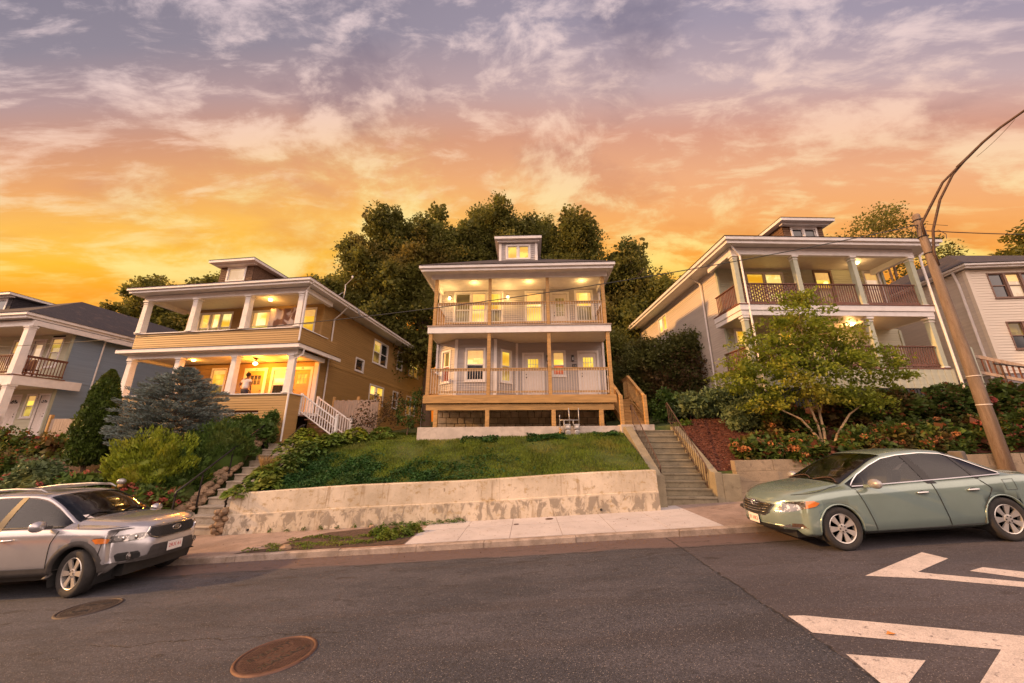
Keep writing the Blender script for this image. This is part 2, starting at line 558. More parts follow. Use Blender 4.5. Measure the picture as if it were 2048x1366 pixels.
def window(root, W, a0, a1, z0, z1, up='lit_mid', lo='lit_dim', trim=.09, trimmat='white', split=1, kind='double', depth=.035, mid=.5, sill=True):
    """casing, sash frames and panes as a window part; returns the hole in the siding"""
    tm = MT[trimmat]
    mb = MB()
    t = trim
    W.box(mb, a0, a0 + t, .0, depth, z0, z1)
    W.box(mb, a1 - t, a1, .0, depth, z0, z1)
    W.box(mb, a0 + t, a1 - t, .0, depth, z1 - t, z1)
    W.box(mb, a0 + t, a1 - t, .0, depth, z0, z0 + t * .8)
    i0, i1, j0, j1 = a0 + t, a1 - t, z0 + t * .8, z1 - t
    n = split
    wd = (i1 - i0) / n
    mul = .05
    holes = []
    win = mb
    panes = []
    for k in range(n):
        p0, p1 = i0 + k * wd + (mul if k else 0), i0 + (k + 1) * wd - (mul if k < n - 1 else 0)
        if k:
            W.box(mb, i0 + k * wd - mul, i0 + k * wd + mul, -.05, depth * .8, j0, j1)
        fr = .035
        W.box(mb, p0, p0 + fr, -.06, -.01, j0, j1)
        W.box(mb, p1 - fr, p1, -.06, -.01, j0, j1)
        W.box(mb, p0 + fr, p1 - fr, -.06, -.01, j1 - fr, j1)
        W.box(mb, p0 + fr, p1 - fr, -.06, -.01, j0, j0 + fr)
        zm = j0 + (j1 - j0) * mid
        if kind == 'double':
            W.box(mb, p0 + fr, p1 - fr, -.06, -.005, zm - .025, zm + .025)
            panes.append((p0 + fr, p1 - fr, zm + .025, j1 - fr, up if not isinstance(up, (list, tuple)) else up[k]))
            panes.append((p0 + fr, p1 - fr, j0 + fr, zm - .025, lo if not isinstance(lo, (list, tuple)) else lo[k]))
        else:
            panes.append((p0 + fr, p1 - fr, j0 + fr, j1 - fr, up if not isinstance(up, (list, tuple)) else up[k]))
    wo_ = mb.build('window', tm, root, bevel=.004)
    wr = random.Random(int(abs(W.P.x * 31 + W.P.y * 17 + a0 * 71 + z0 * 13) * 10))
    if kind == 'double' and up != 'glass_d':
        for k in range(n):
            uk = up if not isinstance(up, (list, tuple)) else up[k]
            if uk == 'glass_d': continue
            p0, p1 = i0 + k * wd + (mul if k else 0) + .035, i0 + (k + 1) * wd - (mul if k < n - 1 else 0) - .035
            ch = wr.random()
            if ch < .40:
                cm = MB(); W.box(cm, p0, p1, -.0445, -.038, j1 - .035 - (j1 - j0) * wr.uniform(.12, .34), j1 - .035)
                cm.build('window_shade', MT['lit_shade'], wo_)
            elif ch < .80:
                cm = MB()
                for (c0, c1) in ((p0, p0 + (p1 - p0) * .2), (p1 - (p1 - p0) * .2, p1)):
                    m_ = 5
                    for q_ in range(m_):
                        u0, u1 = c0 + (c1 - c0) * q_ / m_, c0 + (c1 - c0) * (q_ + 1) / m_
                        bb_ = -.0445 + (.006 if q_ % 2 else .001)
                        W.box(cm, u0, u1, -.0446, bb_, j0 + (j1 - j0) * mid + .03, j1 - .035)
                cm.build('curtain', MT['lit_shade'], wo_)
    for (p0, p1, q0, q1, key) in panes:
        pm = MB()
        W.box(pm, p0, p1, -.055, -.045, q0, q1)
        pm.build('pane', MT[key], wo_)
    if sill:
        sm = MB()
        W.box(sm, a0 - .02, a1 + .02, -.005, depth + .03, z0 - .04, z0 - .002)
        sm.build('sill', tm, wo_, bevel=.004)
    return (a0 + .01, a1 - .01, z0 + .01, z1 - .01)


def door(root, W, a0, a1, z0, z1, mat='door_w', trim=.11, lites=None, glow='lit_mid', fan=False, knob=True, side=1, panels=True, name='door', label=None):
    fm = MB()
    t = trim
    W.box(fm, a0, a0 + t, .0, .04, z0, z1)
    W.box(fm, a1 - t, a1, .0, .04, z0, z1)
    W.box(fm, a0 + t, a1 - t, .0, .04, z1 - t, z1)
    W.box(fm, a0 + t, a1 - t, -.05, .05, z0 - .02, z0 + .03)
    d0, d1, e0, e1 = a0 + t + .004, a1 - t - .004, z0 + .03, z1 - t - .004
    dm = MB()
    w, h = d1 - d0, e1 - e0
    g = None
    if lites:
        g = (d0 + w * .2, d1 - w * .2, e0 + h * lites[0], e0 + h * lites[1])
        W.box(dm, d0, g[0], -.06, -.015, e0, e1)
        W.box(dm, g[1], d1, -.06, -.015, e0, e1)
        W.box(dm, g[0], g[1], -.06, -.015, g[3], e1)
        W.box(dm, g[0], g[1], -.06, -.015, e0, g[2])
        nx, nz = lites[2], lites[3]
        for k in range(1, nx):
            x = g[0] + (g[1] - g[0]) * k / nx
            W.box(dm, x - .012, x + .012, -.05, -.02, g[2], g[3])
        for k in range(1, nz):
            z = g[2] + (g[3] - g[2]) * k / nz
            W.box(dm, g[0], g[1], -.051, -.021, z - .012, z + .012)
    else:
        W.box(dm, d0, d1, -.06, -.015, e0, e1)
    if panels:
        top = e0 + h * (.52 if lites else .62)
        for (u0, u1) in ((d0 + w * .12, d0 + w * .45), (d0 + w * .55, d0 + w * .88)):
            z0_, z1_ = e0 + h * .07, top
            for (b0, b1, c0, c1) in ((u0, u1, z1_ - .015, z1_), (u0, u1, z0_, z0_ + .015), (u0, u0 + .015, z0_ + .015, z1_ - .015), (u1 - .015, u1, z0_ + .015, z1_ - .015)):
                W.box(dm, b0, b1, -.016, -.006, c0, c1)
    do = dm.build(name, MT[mat], root, bevel=.003)
    if label: do['label'] = label
    fm.build('door_frame', MT['white'], do, bevel=.004)
    if g:
        gm = MB()
        W.box(gm, g[0], g[1], -.045, -.038, g[2], g[3])
        gm.build('pane', MT[glow], do)
    if fan:
        gm = MB()
        cx, cz, rr = (d0 + d1) / 2, e0 + h * .82, w * .32
        pts = [(cx + rr * math.cos(math.pi * k / 10), cz + rr * .75 * math.sin(math.pi * k / 10)) for k in range(11)]
        for k in range(10):
            gm.add([W.pt(cx, -.01, cz), W.pt(pts[k][0], -.01, pts[k][1]), W.pt(pts[k + 1][0], -.01, pts[k + 1][1])], [(0, 1, 2)])
        gm.build('pane', MT['glass_d'], do)
        gb = MB()
        for k in (2, 5, 8):
            gb.bar(W.pt(cx, -.006, cz), W.pt(pts[k][0], -.006, pts[k][1]), .02, .012)
        gb.build('glazing_bar', MT['white'], do)
    if knob:
        km = MB()
        kx = d0 + w * .1 if side < 0 else d1 - w * .1
        for zz, r_ in ((e0 + h * .47, .032), (e0 + h * .54, .026)):
            c = W.pt(kx, .01, zz)
            km.ball(c, r_, 8)
        km.build('door_handle', MT['black'], do, smooth=True)
    return (a0 + .01, a1 - .01, z0, z1 - .01)


def railing(root, a, b, z0, h, post=False, mat='cedar', bal=.11, bw=.03, top=.035, balmat=None, bottom=.10, toph=.09, name='railing'):
    """a,b 2-D end points"""
    mb = MB()
    A, B = Vector((a[0], a[1], 0)), Vector((b[0], b[1], 0))
    d = B - A
    Ln = d.length
    mb.bar((a[0], a[1], z0 + h - top / 2), (b[0], b[1], z0 + h - top / 2), .09, top)
    mb.bar((a[0], a[1], z0 + h - top - toph / 2), (b[0], b[1], z0 + h - top - toph / 2), .038, toph)
    mb.bar((a[0], a[1], z0 + bottom + .04), (b[0], b[1], z0 + bottom + .04), .038, .08)
    n = max(1, int(Ln / bal))
    o = mb.build(name, MT[mat], root)
    bb = MB()
    for k in range(n):
        p = A + d * ((k + .5) / n)
        nrm = Vector((d.y, -d.x, 0)).normalized() * .034
        if nrm.y > 0 or (abs(nrm.y) < .01 and nrm.x < 0): nrm = -nrm
        p = p + nrm
        bb.box(p.x - bw / 2, p.x + bw / 2, p.y - bw / 2, p.y + bw / 2, z0 + bottom - .04, z0 + h - top - .002)
    bb.build('infill', MT[balmat or mat], o)
    return o


def hip_roof(root, x0, x1, y0, y1, z, pitch, mat='shingle', thick=.06):
    w = x1 - x0
    hgt = w / 2 * pitch
    mb = MB()
    cx = (x0 + x1) / 2
    ya, yb = y0 + w / 2, y1 - w / 2
    if yb < ya: ya = yb = (y0 + y1) / 2
    for zz in (0,):
        mb.add([(x0, y0, z), (x1, y0, z), (x1, y1, z), (x0, y1, z), (cx, ya, z + hgt), (cx, yb, z + hgt)],
               [(0, 1, 4), (1, 2, 5, 4), (2, 3, 5), (3, 0, 4, 5), (0, 3, 2, 1)])
    return mb.build('roof', mat if not isinstance(mat, str) else MT[mat], root)


def textobj(txt, size, m, parent, mtx, depth=.002, name='lettering', align='CENTER'):
    cu = bpy.data.curves.new('txt', 'FONT')
    cu.body = txt
    cu.size = size
    cu.extrude = depth
    cu.align_x = align
    cu.align_y = 'CENTER'
    o = bpy.data.objects.new('txt', cu)
    COL.objects.link(o)
    dg = bpy.context.evaluated_depsgraph_get()
    me = bpy.data.meshes.new_from_object(o.evaluated_get(dg))
    bpy.data.objects.remove(o)
    me.transform(mtx)
    off = OFF.get(parent.name) if parent is not None else None
    if off is not None:
        me.transform(Matrix.Translation(-off))
    me.materials.clear()
    me.materials.append(m)
    me.name = name
    return link(name, me, parent)


def face_mtx(pos, xdir, up, nrm=None):
    x, u = Vector(xdir).normalized(), Vector(up).normalized()
    n = x.cross(u)
    m = Matrix((x, u, n)).transposed().to_4x4()
    m.translation = Vector(pos)
    return m


def point_light(name, parent, loc, power, col, rad=.06):
    d = bpy.data.lights.new(name, 'POINT')
    d.energy = power
    d.color = col
    d.shadow_soft_size = rad
    o = bpy.data.objects.new(name, d)
    COL.objects.link(o)
    o.parent = parent
    off = OFF.get(parent.name, Vector((0, 0, 0)))
    o.location = Vector(loc) - off
    return o
# ------------------------------------------------------------------ ground
SX = .062
TX = [(-150, -6, -2.0), (-60, -2.4, -.2), (-35, -1.6, 1.3), (-27, -1.2, 1.9), (-20, -.8, 1.75), (-16, -.5, 1.75), (-12.2, -.3, 2.05), (-11.75, -.3, 2.1),
      (-8.95, .55, 2.2), (-4.5, .86, 2.26), (3.72, 1.36, 2.6), (6.2, 1.30, 2.95), (8, 1.55, 3.2), (12, 1.80, 3.65), (18, 1.95, 4.0), (25, 2.3, 4.4), (60, 5, 7), (150, 9, 12)]


def interp(tab, x, k):
    for a, b in zip(tab, tab[1:]):
        if x <= b[0]:
            t = max(0, (x - a[0]) / (b[0] - a[0]))
            return a[k] + (b[k] - a[k]) * t
    return tab[-1][k]


def y0(X):
    return 11.72 if X < 3.73 else 12.42


def ground(X, Y):
    w, g = interp(TX, X, 1), interp(TX, X, 2)
    a = y0(X)
    if -11.75 < X < -8.97:      # under the left steps
        return -.75 + .60 * (min(Y, 16.4) - 11.6) + .06 * max(0, Y - 16.4)
    if 3.92 < X < 5.82 and Y < 15.3:
        return .1 + .80 * (min(Y, 14.8) - 12.0)
    t = (Y - a) / (15 - a)
    if t <= 1:
        t = max(t, 0)
        z = w + (g - w) * t
    else:
        z = g + .09 * min(Y - 15, 50) + .02 * max(0, Y - 65)
    return z


def sheet(name, m, xs, ys, zf, kind='structure'):
    V, F = [], []
    for y in ys:
        for x in xs:
            V.append((x, y, zf(x, y)))
    n = len(xs)
    for j in range(len(ys) - 1):
        for i in range(n - 1):
            F.append((j * n + i, j * n + i + 1, (j + 1) * n + i + 1, (j + 1) * n + i))
    o = npmesh(name, np.array(V, float), np.array(F), m)
    return tag(o, kind=kind)


def asphalt():
    m = bpy.data.materials.new('asphalt')
    m.use_nodes = True
    N = NT(m.node_tree)
    b = m.node_tree.nodes['Principled BSDF']
    pos = N.new('ShaderNodeNewGeometry').outputs['Position']
    sp = N.new('ShaderNodeSeparateXYZ')
    N.set(sp.inputs[0], pos)
    x, y, _ = sp.outputs
    big = N.noise(N.mapping(pos, (.5, 1.3, 1)), 1.0, 5, .6)
    med = N.noise(N.mapping(pos, (1.2, 3.2, 1)), 1.4, 6, .65, .6)
    fin = N.noise(pos, 55, 3, .75)
    fin2 = N.noise(pos, 62, 2, .8)
    col = N.mix(N.sstep(big, .35, .65), (.044, .048, .064), (.076, .077, .096))
    col = N.mix(N.sstep(med, .55, .72), col, (.032, .032, .040))
    g1 = N.noise(pos, 34, 2, .9)
    col = N.mix(1.0, col, N.ramp(g1, [(.36, .40), (.48, .66), (.64, 1.0)]), 'MULTIPLY')
    vo = N.new('ShaderNodeTexVoronoi'); N.set(vo.inputs['Vector'], N.mapping(pos, (1, 1.8, .2))); vo.inputs['Scale'].default_value = 1.15
    vr = N.new('ShaderNodeSeparateXYZ'); N.set(vr.inputs[0], vo.outputs['Color'])
    vd = N.math('ADD', vo.outputs['Distance'], N.math('MULTIPLY', N.math('SUBTRACT', N.noise(pos, 9, 3, .7), .5), .22))
    sp_ = N.math('MULTIPLY', N.sstep(vd, .13, .07), N.sstep(vr.outputs[0], .55, .60))
    col = N.mix(N.math('MULTIPLY', sp_, .75), col, (.018, .017, .020))
    band_ = N.noise(N.mapping(pos, (.12, 1.6, 1)), 1.0, 4, .6)
    col = N.mix(N.math('MULTIPLY', N.sstep(band_, .52, .62), .45), col, (.034, .030, .034))
    # pale and dark aggregate specks
    col = N.mix(N.math('MULTIPLY', N.sstep(fin2, .62, .68), .7), col, (.40, .36, .34))
    # patch boundary, slightly redder on the right
    wob = N.math('MULTIPLY', N.math('SUBTRACT', N.noise(pos, 2.4, 4, .7), .5), .22)
    xs = N.math('ADD', N.math('SUBTRACT', x, 3.0), wob)
    right = N.sstep(xs, -.01, .03)
    col = N.mix(N.math('MULTIPLY', right, .18), col, (.12, .082, .078))
    seam = N.math('MULTIPLY', N.sstep(N.math('ABSOLUTE', xs), .028, .008), N.sstep(N.noise(pos, 7, 3, .7), .35, .5))
    # gutter strip by the kerb, redder and dusty, with a crack along its edge
    yw = N.math('ADD', y, N.math('MULTIPLY', N.math('SUBTRACT', N.noise(N.mapping(pos, (1, 1, 1)), .9, 4, .6), .5), .35))
    gut = N.sstep(yw, 8.18, 8.34)
    col = N.mix(N.math('MULTIPLY', gut, .65), col, (.135, .088, .078))
    gcr = N.math('MULTIPLY', N.sstep(N.math('ABSOLUTE', N.math('SUBTRACT', yw, 8.2)), .035, .008), N.sstep(N.noise(pos, 1.6, 3, .6), .46, .55))
    # crack running along the near lane
    yc = N.math('ADD', N.math('SUBTRACT', y, 5.42), N.math('ADD', N.math('MULTIPLY', N.math('SUBTRACT', N.noise(pos, 1.1, 5, .7), .5), .5), N.math('MULTIPLY', x, -.02)))
    c3 = N.math('MULTIPLY', N.sstep(N.math('ABSOLUTE', yc), .02, .004), N.math('MULTIPLY', N.sstep(x, -6.5, -5), N.sstep(x, -2.3, -2.5)))
    xc = N.math('ADD', N.math('SUBTRACT', x, -2.75), N.math('MULTIPLY', N.math('SUBTRACT', N.noise(pos, 3, 4, .7), .5), .5))
    c4 = N.math('MULTIPLY', N.sstep(N.math('ABSOLUTE', xc), .02, .005), N.math('MULTIPLY', N.sstep(y, 4.9, 5.0), N.sstep(y, 5.6, 5.45)))
    cr = N.math('MAXIMUM', N.math('MAXIMUM', seam, gcr), N.math('MAXIMUM', c3, c4))
    col = N.mix(N.math('MULTIPLY', cr, .85), col, (.012, .010, .010))
    # oil and damp stains near the kerb
    st = N.noise(N.mapping(pos, (1.5, 4.5, 1)), 1.2, 4, .55, .5)
    band = N.math('MULTIPLY', N.sstep(y, 6.6, 7.6), N.sstep(y, 8.8, 8.4))
    col = N.mix(N.math('MULTIPLY', N.math('MULTIPLY', N.sstep(st, .60, .66), band), .7), col, (.022, .018, .018))
    N.set(b.inputs['Base Color'], col)
    N.set(b.inputs['Roughness'], N.ramp(med, [(.3, .62), (.7, .85)]))
    bn = N.new('ShaderNodeBump')
    bn.inputs['Strength'].default_value = .55
    bn.inputs['Distance'].default_value = .012
    N.set(bn.inputs['Height'], N.math('ADD', fin, N.math('MULTIPLY', cr, -1.5)))
    N.set(b.inputs['Normal'], bn.outputs[0])
    return m


MT['asphalt'] = asphalt()
def lane(name): return None


MT['paint'] = M('worn_road_paint', (.52, .46, .43), .6, .10, 5, .3, 60, c2=(.20, .17, .165), mask=(16, .56, .68, 8), fine=.3, world=True)
MT['oldwalk'] = M('old_sidewalk_concrete', (.26, .195, .165), .85, .2, 1.6, .35, 45, c2=(.17, .12, .095), mask=(3, .54, .74, 7), fine=.35, world=True)
MT['newwalk'] = M('new_sidewalk_concrete', (.44, .41, .41), .8, .08, 1.4, .2, 60, c2=(.33, .29, .28), mask=(2.4, .55, .8, 6), fine=.15, world=True)
MT['kerb'] = M('granite_kerb', (.30, .24, .20), .8, .25, 3, .4, 50, c2=(.20, .15, .11), mask=(5, .5, .7, 6), fine=.3, world=True)
MT['soil'] = M('dark_soil', (.060, .034, .022), .95, .45, 9, 1.0, 30, c2=(.12, .07, .045), mask=(22, .55, .7, 5), world=True)
MT['mulch'] = M('red_mulch', (.12, .036, .018), .95, .5, 14, 1.0, 55, c2=(.075, .024, .014), mask=(30, .48, .62, 5), world=True)
MT['turf'] = M('lawn_ground', (.050, .075, .014), .95, .4, 2.2, 1.0, 40, c2=(.10, .10, .022), mask=(1.4, .48, .7, 6), world=True)

tag(sheet('road', MT['asphalt'], list(np.linspace(-150, 150, 61)), [-150, -60, -20, 0, 4, 9.02], lambda x, y: SX * x), kind='structure')
# sidewalk (old concrete) then newer slabs laid 4 mm proud
sheet('sidewalk', MT['oldwalk'], list(np.linspace(-150, 150, 151)), [9.15, 12.7], lambda x, y: SX * x + .13)
mb = MB()
for k in range(6):
    x0_, x1_ = -2.86 + k * 1.205, -2.86 + (k + 1) * 1.205 - .012
    for (ya, yb) in ((9.155, 10.50), (10.515, 11.95)):
        sk = -.12 if k == 0 else 0
        mb.hexa([(x0_ + (0 if ya > 10 else .0), ya, SX * x0_ + .10), (x1_, ya, SX * x1_ + .10), (x1_, yb, SX * x1_ + .10), (x0_, yb, SX * x0_ + .10)],
                [(x0_, ya, SX * x0_ + .137), (x1_, ya, SX * x1_ + .137), (x1_, yb, SX * x1_ + .137), (x0_, yb, SX * x0_ + .137)])
tag(mb.build('pavement_slabs', MT['newwalk']), kind='structure')
# kerb stones
mb = MB()
x = -60.0
rr = random.Random(3)
while x < 60:
    Lk = rr.uniform(1.5, 2.4)
    a, b_ = x + .006, x + Lk - .006
    dz, dy = rr.uniform(-.012, .012), rr.uniform(-.012, .012)
    za, zb = SX * a + .135 + dz, SX * b_ + .135 + dz
    mb.add([(a, 9 + dy, SX * a - .1), (b_, 9 + dy, SX * b_ - .1), (b_, 9.16, SX * b_ - .1), (a, 9.16, SX * a - .1),
            (a, 9.0 + dy, za - .02), (b_, 9.0 + dy, zb - .02), (b_, 9.02 + dy, zb), (a, 9.02 + dy, za), (b_, 9.16, zb), (a, 9.16, za)],
           [(0, 1, 5, 4), (4, 5, 6, 7), (7, 6, 8, 9), (1, 2, 8, 6, 5), (0, 4, 7, 9, 3)])
    x += Lk
tag(mb.build('kerb', MT['kerb']), kind='structure')

# soil strip in the sidewalk
poly = [(-6.9, 9.17), (-6.3, 9.6), (-6.15, 10.4), (-5.6, 11.0), (-4.6, 11.25), (-3.3, 11.3), (-2.95, 10.9), (-2.9, 9.17)]
mb = MB()
bmx = []
for i in range(24):
    for j in range(14):
        pass
me_pts = [(px, py, SX * px + .139) for px, py in poly]
mb.add(me_pts, [tuple(range(len(poly)))])
tag(mb.build('soil_strip', MT['soil']), kind='structure')

# hillside behind the kerbside walls
xs = sorted(set([-150, -110, -80, -60, -50, -42] + list(np.arange(-36, 30.1, .5)) + [-11.76, -11.74, -8.98, -8.96, 3.71, 3.735, 3.91, 3.93, 5.81, 5.83, 36, 45, 60, 90, 150]))
xs = [float(v) for v in xs]
ts = [0, .06, .12, .2, .28, .36, .44, .52, .6, .68, .76, .84, .92, 1.0]
V, F = [], []
rows = []
for t in ts:
    rows.append([(x, y0(x) + (15 - y0(x)) * t) for x in xs])
for y in (15.3, 15.35, 15.8, 16.4, 17.5, 19, 21, 24, 28, 34, 42, 55, 75, 110, 180, 300):
    rows.append([(x, y) for x in xs])
rows.insert(0, [(x, y0(x) - .001) for x in xs])
for j, row in enumerate(rows):
    for (x, y) in row:
        z = ground(x, y)
        if 3.9 < x < 5.84 and y > 15.3: z = max(z - .0, 2.5)
        V.append((x, y, z if j else SX * x - .3))
n = len(xs)
for j in range(len(rows) - 1):
    for i in range(n - 1):
        F.append((j * n + i, j * n + i + 1, (j + 1) * n + i + 1, (j + 1) * n + i))
hill = npmesh('hillside', np.array(V, float), np.array(F), MT['turf'])
hill['kind'] = 'structure'

# red mulch bed right of the steps, laid over the hillside
mxs = [5.95 + .25 * i for i in range(60)]
mys = list(np.linspace(12.45, 16.2, 16))
sheet('mulch_bed', MT['mulch'], mxs, mys, lambda x, y: ground(max(x, 5.9), y) + .035 + .02 * math.sin(x * 5) * math.sin(y * 4.3))
# dark bed under the left garden
sheet('garden_soil', MT['soil'], list(np.linspace(-34, -11.9, 60)), list(np.linspace(11.9, 16.2, 16)), lambda x, y: ground(x, y) + .03)

# road markings: worn white shapes, 4 mm proud
marks = [[(4.9, 6.26), (5.6, 6.02), (6.32, 5.61), (7.6, 4.93), (7.8, 5.02), (6.52, 5.77), (5.8, 6.2), (5.69, 6.3), (6.63, 6.77), (6.59, 7.13)],
         [(6.35, 6.23), (6.72, 5.83), (7.5, 5.35), (7.65, 5.45), (6.66, 6.34)],
         [(3.05, 4.78), (4.46, 4.31), (3.76, 3.87), (3.0, 3.39), (3.9, 2.8), (5.9, 4.12), (4.93, 4.52), (3.24, 5.17), (3.06, 5.18)],
         [(2.96, 3.74), (3.65, 4.2), (3.06, 4.36)]]
labs = ['uppermost white chevron road marking in front of the sedan', 'thin white sliver of road marking at the right edge beside the chevron',
        'long wide white road marking ending at the asphalt seam', 'small white triangular road marking at the bottom of the street']
for pl, lb in zip(marks, labs):
    mb = MB()
    mb.add([(a, b_, SX * a + .004) for a, b_ in pl] , [tuple(range(len(pl)))])
    o = mb.build('road_marking', MT['paint'])
    bm = bmesh.new(); bm.from_mesh(o.data)
    bmesh.ops.triangulate(bm, faces=bm.faces[:])
    for f in bm.faces:
        if f.normal.z < 0: f.normal_flip()
    bm.to_mesh(o.data); bm.free()
    o['kind'] = 'structure'

# ------------------------------------------------------------------ walls and steps by the pavement
def stain_concrete():
    m = bpy.data.materials.new('stained_retaining_concrete')
    m.use_nodes = True
    N = NT(m.node_tree)
    b = m.node_tree.nodes['Principled BSDF']
    pos = N.new('ShaderNodeNewGeometry').outputs['Position']
    sp = N.new('ShaderNodeSeparateXYZ')
    N.set(sp.inputs[0], pos)
    x, y, z = sp.outputs
    lev = N.math('SUBTRACT', z, N.math('MULTIPLY', x, .058))     # height above the sloping base
    big = N.noise(pos, .9, 5, .6)
    base_ = N.mix(N.sstep(big, .3, .7), (.42, .35, .26), (.60, .51, .40))
    och = N.sstep(N.noise(N.mapping(pos, (1.6, 1.6, 2.2)), 2.8, 7, .7), .52, .68)
    base_ = N.mix(N.math('MULTIPLY', och, .75), base_, (.30, .20, .075))
    gry = N.sstep(N.noise(N.mapping(pos, (1.4, 1.4, .8)), 3.2, 8, .66, .5), .46, .56)
    low = N.sstep(lev, .64, .58)
    base_ = N.mix(N.math('MULTIPLY', N.math('MULTIPLY', gry, low), .88), base_, (.24, .20, .155))
    spots = N.sstep(N.noise(pos, 7, 5, .75), .60, .70)
    base_ = N.mix(N.math('MULTIPLY', spots, .7), base_, (.15, .11, .07))
    # drips
    dr = N.math('MULTIPLY', N.sstep(N.noise(N.mapping(pos, (11, 11, .35)), 1.0, 3, .6), .54, .66), N.sstep(N.noise(pos, 1.4, 3, .5), .42, .6))
    base_ = N.mix(N.math('MULTIPLY', dr, .55), base_, (.24, .17, .10))
    N.set(b.inputs['Base Color'], base_)
    b.inputs['Roughness'].default_value = .9
    bn = N.new('ShaderNodeBump')
    bn.inputs['Strength'].default_value = .5
    bn.inputs['Distance'].default_value = .02
    N.set(bn.inputs['Height'], N.math('ADD', N.noise(pos, 14, 6, .7), N.math('MULTIPLY', gry, .3)))
    N.set(b.inputs['Normal'], bn.outputs[0])
    return m


MT['stainc'] = stain_concrete()
mb = MB()
XA, XB = -9.12, 3.72
N_ = 36
def wl_y(x): return 11.60 + (x - XA) / (XB - XA) * (-.20)
def wl_top(x): return .74 + (x - XA) / (XB - XA) * .70 + .02 * math.sin(x * .9)
prof = []
for i in range(N_ + 1):
    x = XA + (XB - XA) * i / N_
    y, t, b0 = wl_y(x), wl_top(x), SX * x + .05
    mid_ = b0 + (t - b0) * .50
    prof.append([(x, y - .07, b0), (x, y - .035, mid_), (x, y - .005, mid_ + .012), (x, y + .03, t - .02), (x, y + .05, t), (x, y + .32, t), (x, y + .32, b0)])
for i, pr in enumerate(prof):
    mb.v += pr
m_ = len(prof[0])
for i in range(N_):
    for j in range(m_ - 1):
        mb.f.append((i * m_ + j, (i + 1) * m_ + j, (i + 1) * m_ + j + 1, i * m_ + j + 1))
mb.f.append(tuple(reversed(range(m_))))
mb.f.append(tuple(N_ * m_ + j for j in range(m_)))
w = mb.build('retaining_wall', MT['stainc'])
tag(w, 'long low stained cream concrete retaining wall below the lawn beside the sidewalk', 'wall')
pm = MB()
for xh in (-8.35, 2.05):
    pm.lathe([(.035, 0), (.035, .03)], (xh, wl_y(xh) - .082, SX * xh + .24), 10, 'y')
pm.build('weep_hole', MT['black'], w)


# concrete curb wall under the middle house
mb = MB()
mb.hexa([(-4.58, 15.17, 2.1), (3.72, 15.17, 2.3), (3.72, 15.42, 2.3), (-4.58, 15.42, 2.1)], [(-4.58, 15.20, 2.84), (3.72, 15.20, 2.89), (3.72, 15.42, 2.89), (-4.58, 15.42, 2.84)])
tag(mb.build('footing_wall', MT['concrete'], bevel=.01), 'pale poured concrete footing wall at the top of the lawn under the wooden porch', 'wall')

# right-hand concrete steps with their cheek walls
MT['stepc'] = M('step_concrete', (.235, .20, .135), .85, .15, 2.5, .35, 40, c2=(.14, .115, .075), mask=(4, .5, .75, 6), fine=.2)
mb = MB()
NS = 11
zb_, zt_ = SX * 4.8 + .13, 2.70
ris = (zt_ - zb_) / NS
run = (14.78 - 12.02) / (NS - 1)
for i in range(NS):
    ya = 12.02 + run * i
    yb = ya + run if i < NS - 1 else 15.15
    z1 = zb_ + ris * (i + 1)
    mb.box(4.07, 5.66, ya, yb, z1 - ris - (.3 if i == 0 else .0), z1 - .055)
    mb.box(4.07, 5.66, ya - .025, yb, z1 - .0549, z1)
st = mb.build('concrete_steps', MT['stepc'], bevel=.008)
tag(st, 'worn concrete steps climbing from the sidewalk to the wooden stair of the middle house', 'steps')
def cheek(x0_, x1_, yA, zA, yB, zB, name, lab, flat=0):
    mb = MB()
    q = [(yA, 0.0), (15.12, 0.0), (15.12, zB), (yB, zB), (yA + .22, zA), (yA, zA)]
    mb.prism(q, 'x', x0_, x1_)
    o = mb.build('stair_wall', MT['stepc'], bevel=.01)
    return tag(o, lab, 'wall', 'walls flanking the concrete steps')
cheek(3.78, 4.07, 11.75, 1.27, 14.75, 2.84, 'l', 'sloping concrete cheek wall on the lawn side of the steps, lit orange on its side')
cheek(5.66, 5.88, 12.0, 1.34, 14.75, 2.84, 'r', 'sloping concrete cheek wall between the steps and the red mulch')
mb = MB(); mb.box(5.885, 6.4, 12.0, 12.35, .2, 1.28)
tag(mb.build('corner_block', MT['stepc'], bevel=.012), 'squat concrete corner block at the foot of the steps beside the timber wall', 'block')
# stacked block wall right of the steps
MT['blockc'] = M('block_wall_stone', (.30, .235, .16), .9, .2, 1.5, .5, 26, c2=(.19, .145, .10), mask=(5, .5, .72, 6), fine=.25)
mb = MB()
rr = random.Random(5)
for c in range(4):
    z_lo = [-.2, .75, 1.05, 1.36][c]
    for_ = rr.uniform(0, .4)
    x = 6.42 + (0 if c % 2 else 0)
    while x < 30:
        wd = rr.uniform(.85, 1.25)
        xa, xb = x, min(x + wd - .012, 30)
        d = rr.uniform(-.012, .012)
        rise = lambda X: .045 * max(0, X - 6.4) * (.6 if c == 3 else .62)
        za = z_lo + rise(xa) if c else SX * xa - .1
        zb2 = z_lo + rise(xb) if c else SX * xb - .1
        ta = [.745, 1.045, 1.352, 1.67][c] + rise(xa)
        tb = [.745, 1.045, 1.352, 1.67][c] + rise(xb)
        mb.hexa([(xa, 12.15 + d + c * .015, za), (xb, 12.15 + d + c * .015, zb2), (xb, 12.45, zb2), (xa, 12.45, za)], [(xa, 12.15 + d + c * .015, ta), (xb, 12.15 + d + c * .015, tb), (xb, 12.45, tb), (xa, 12.45, ta)])
        x += wd
o = mb.build('block_wall', MT['blockc'], bevel=.012)
tag(o, 'low stacked block garden wall behind the green sedan', 'wall')

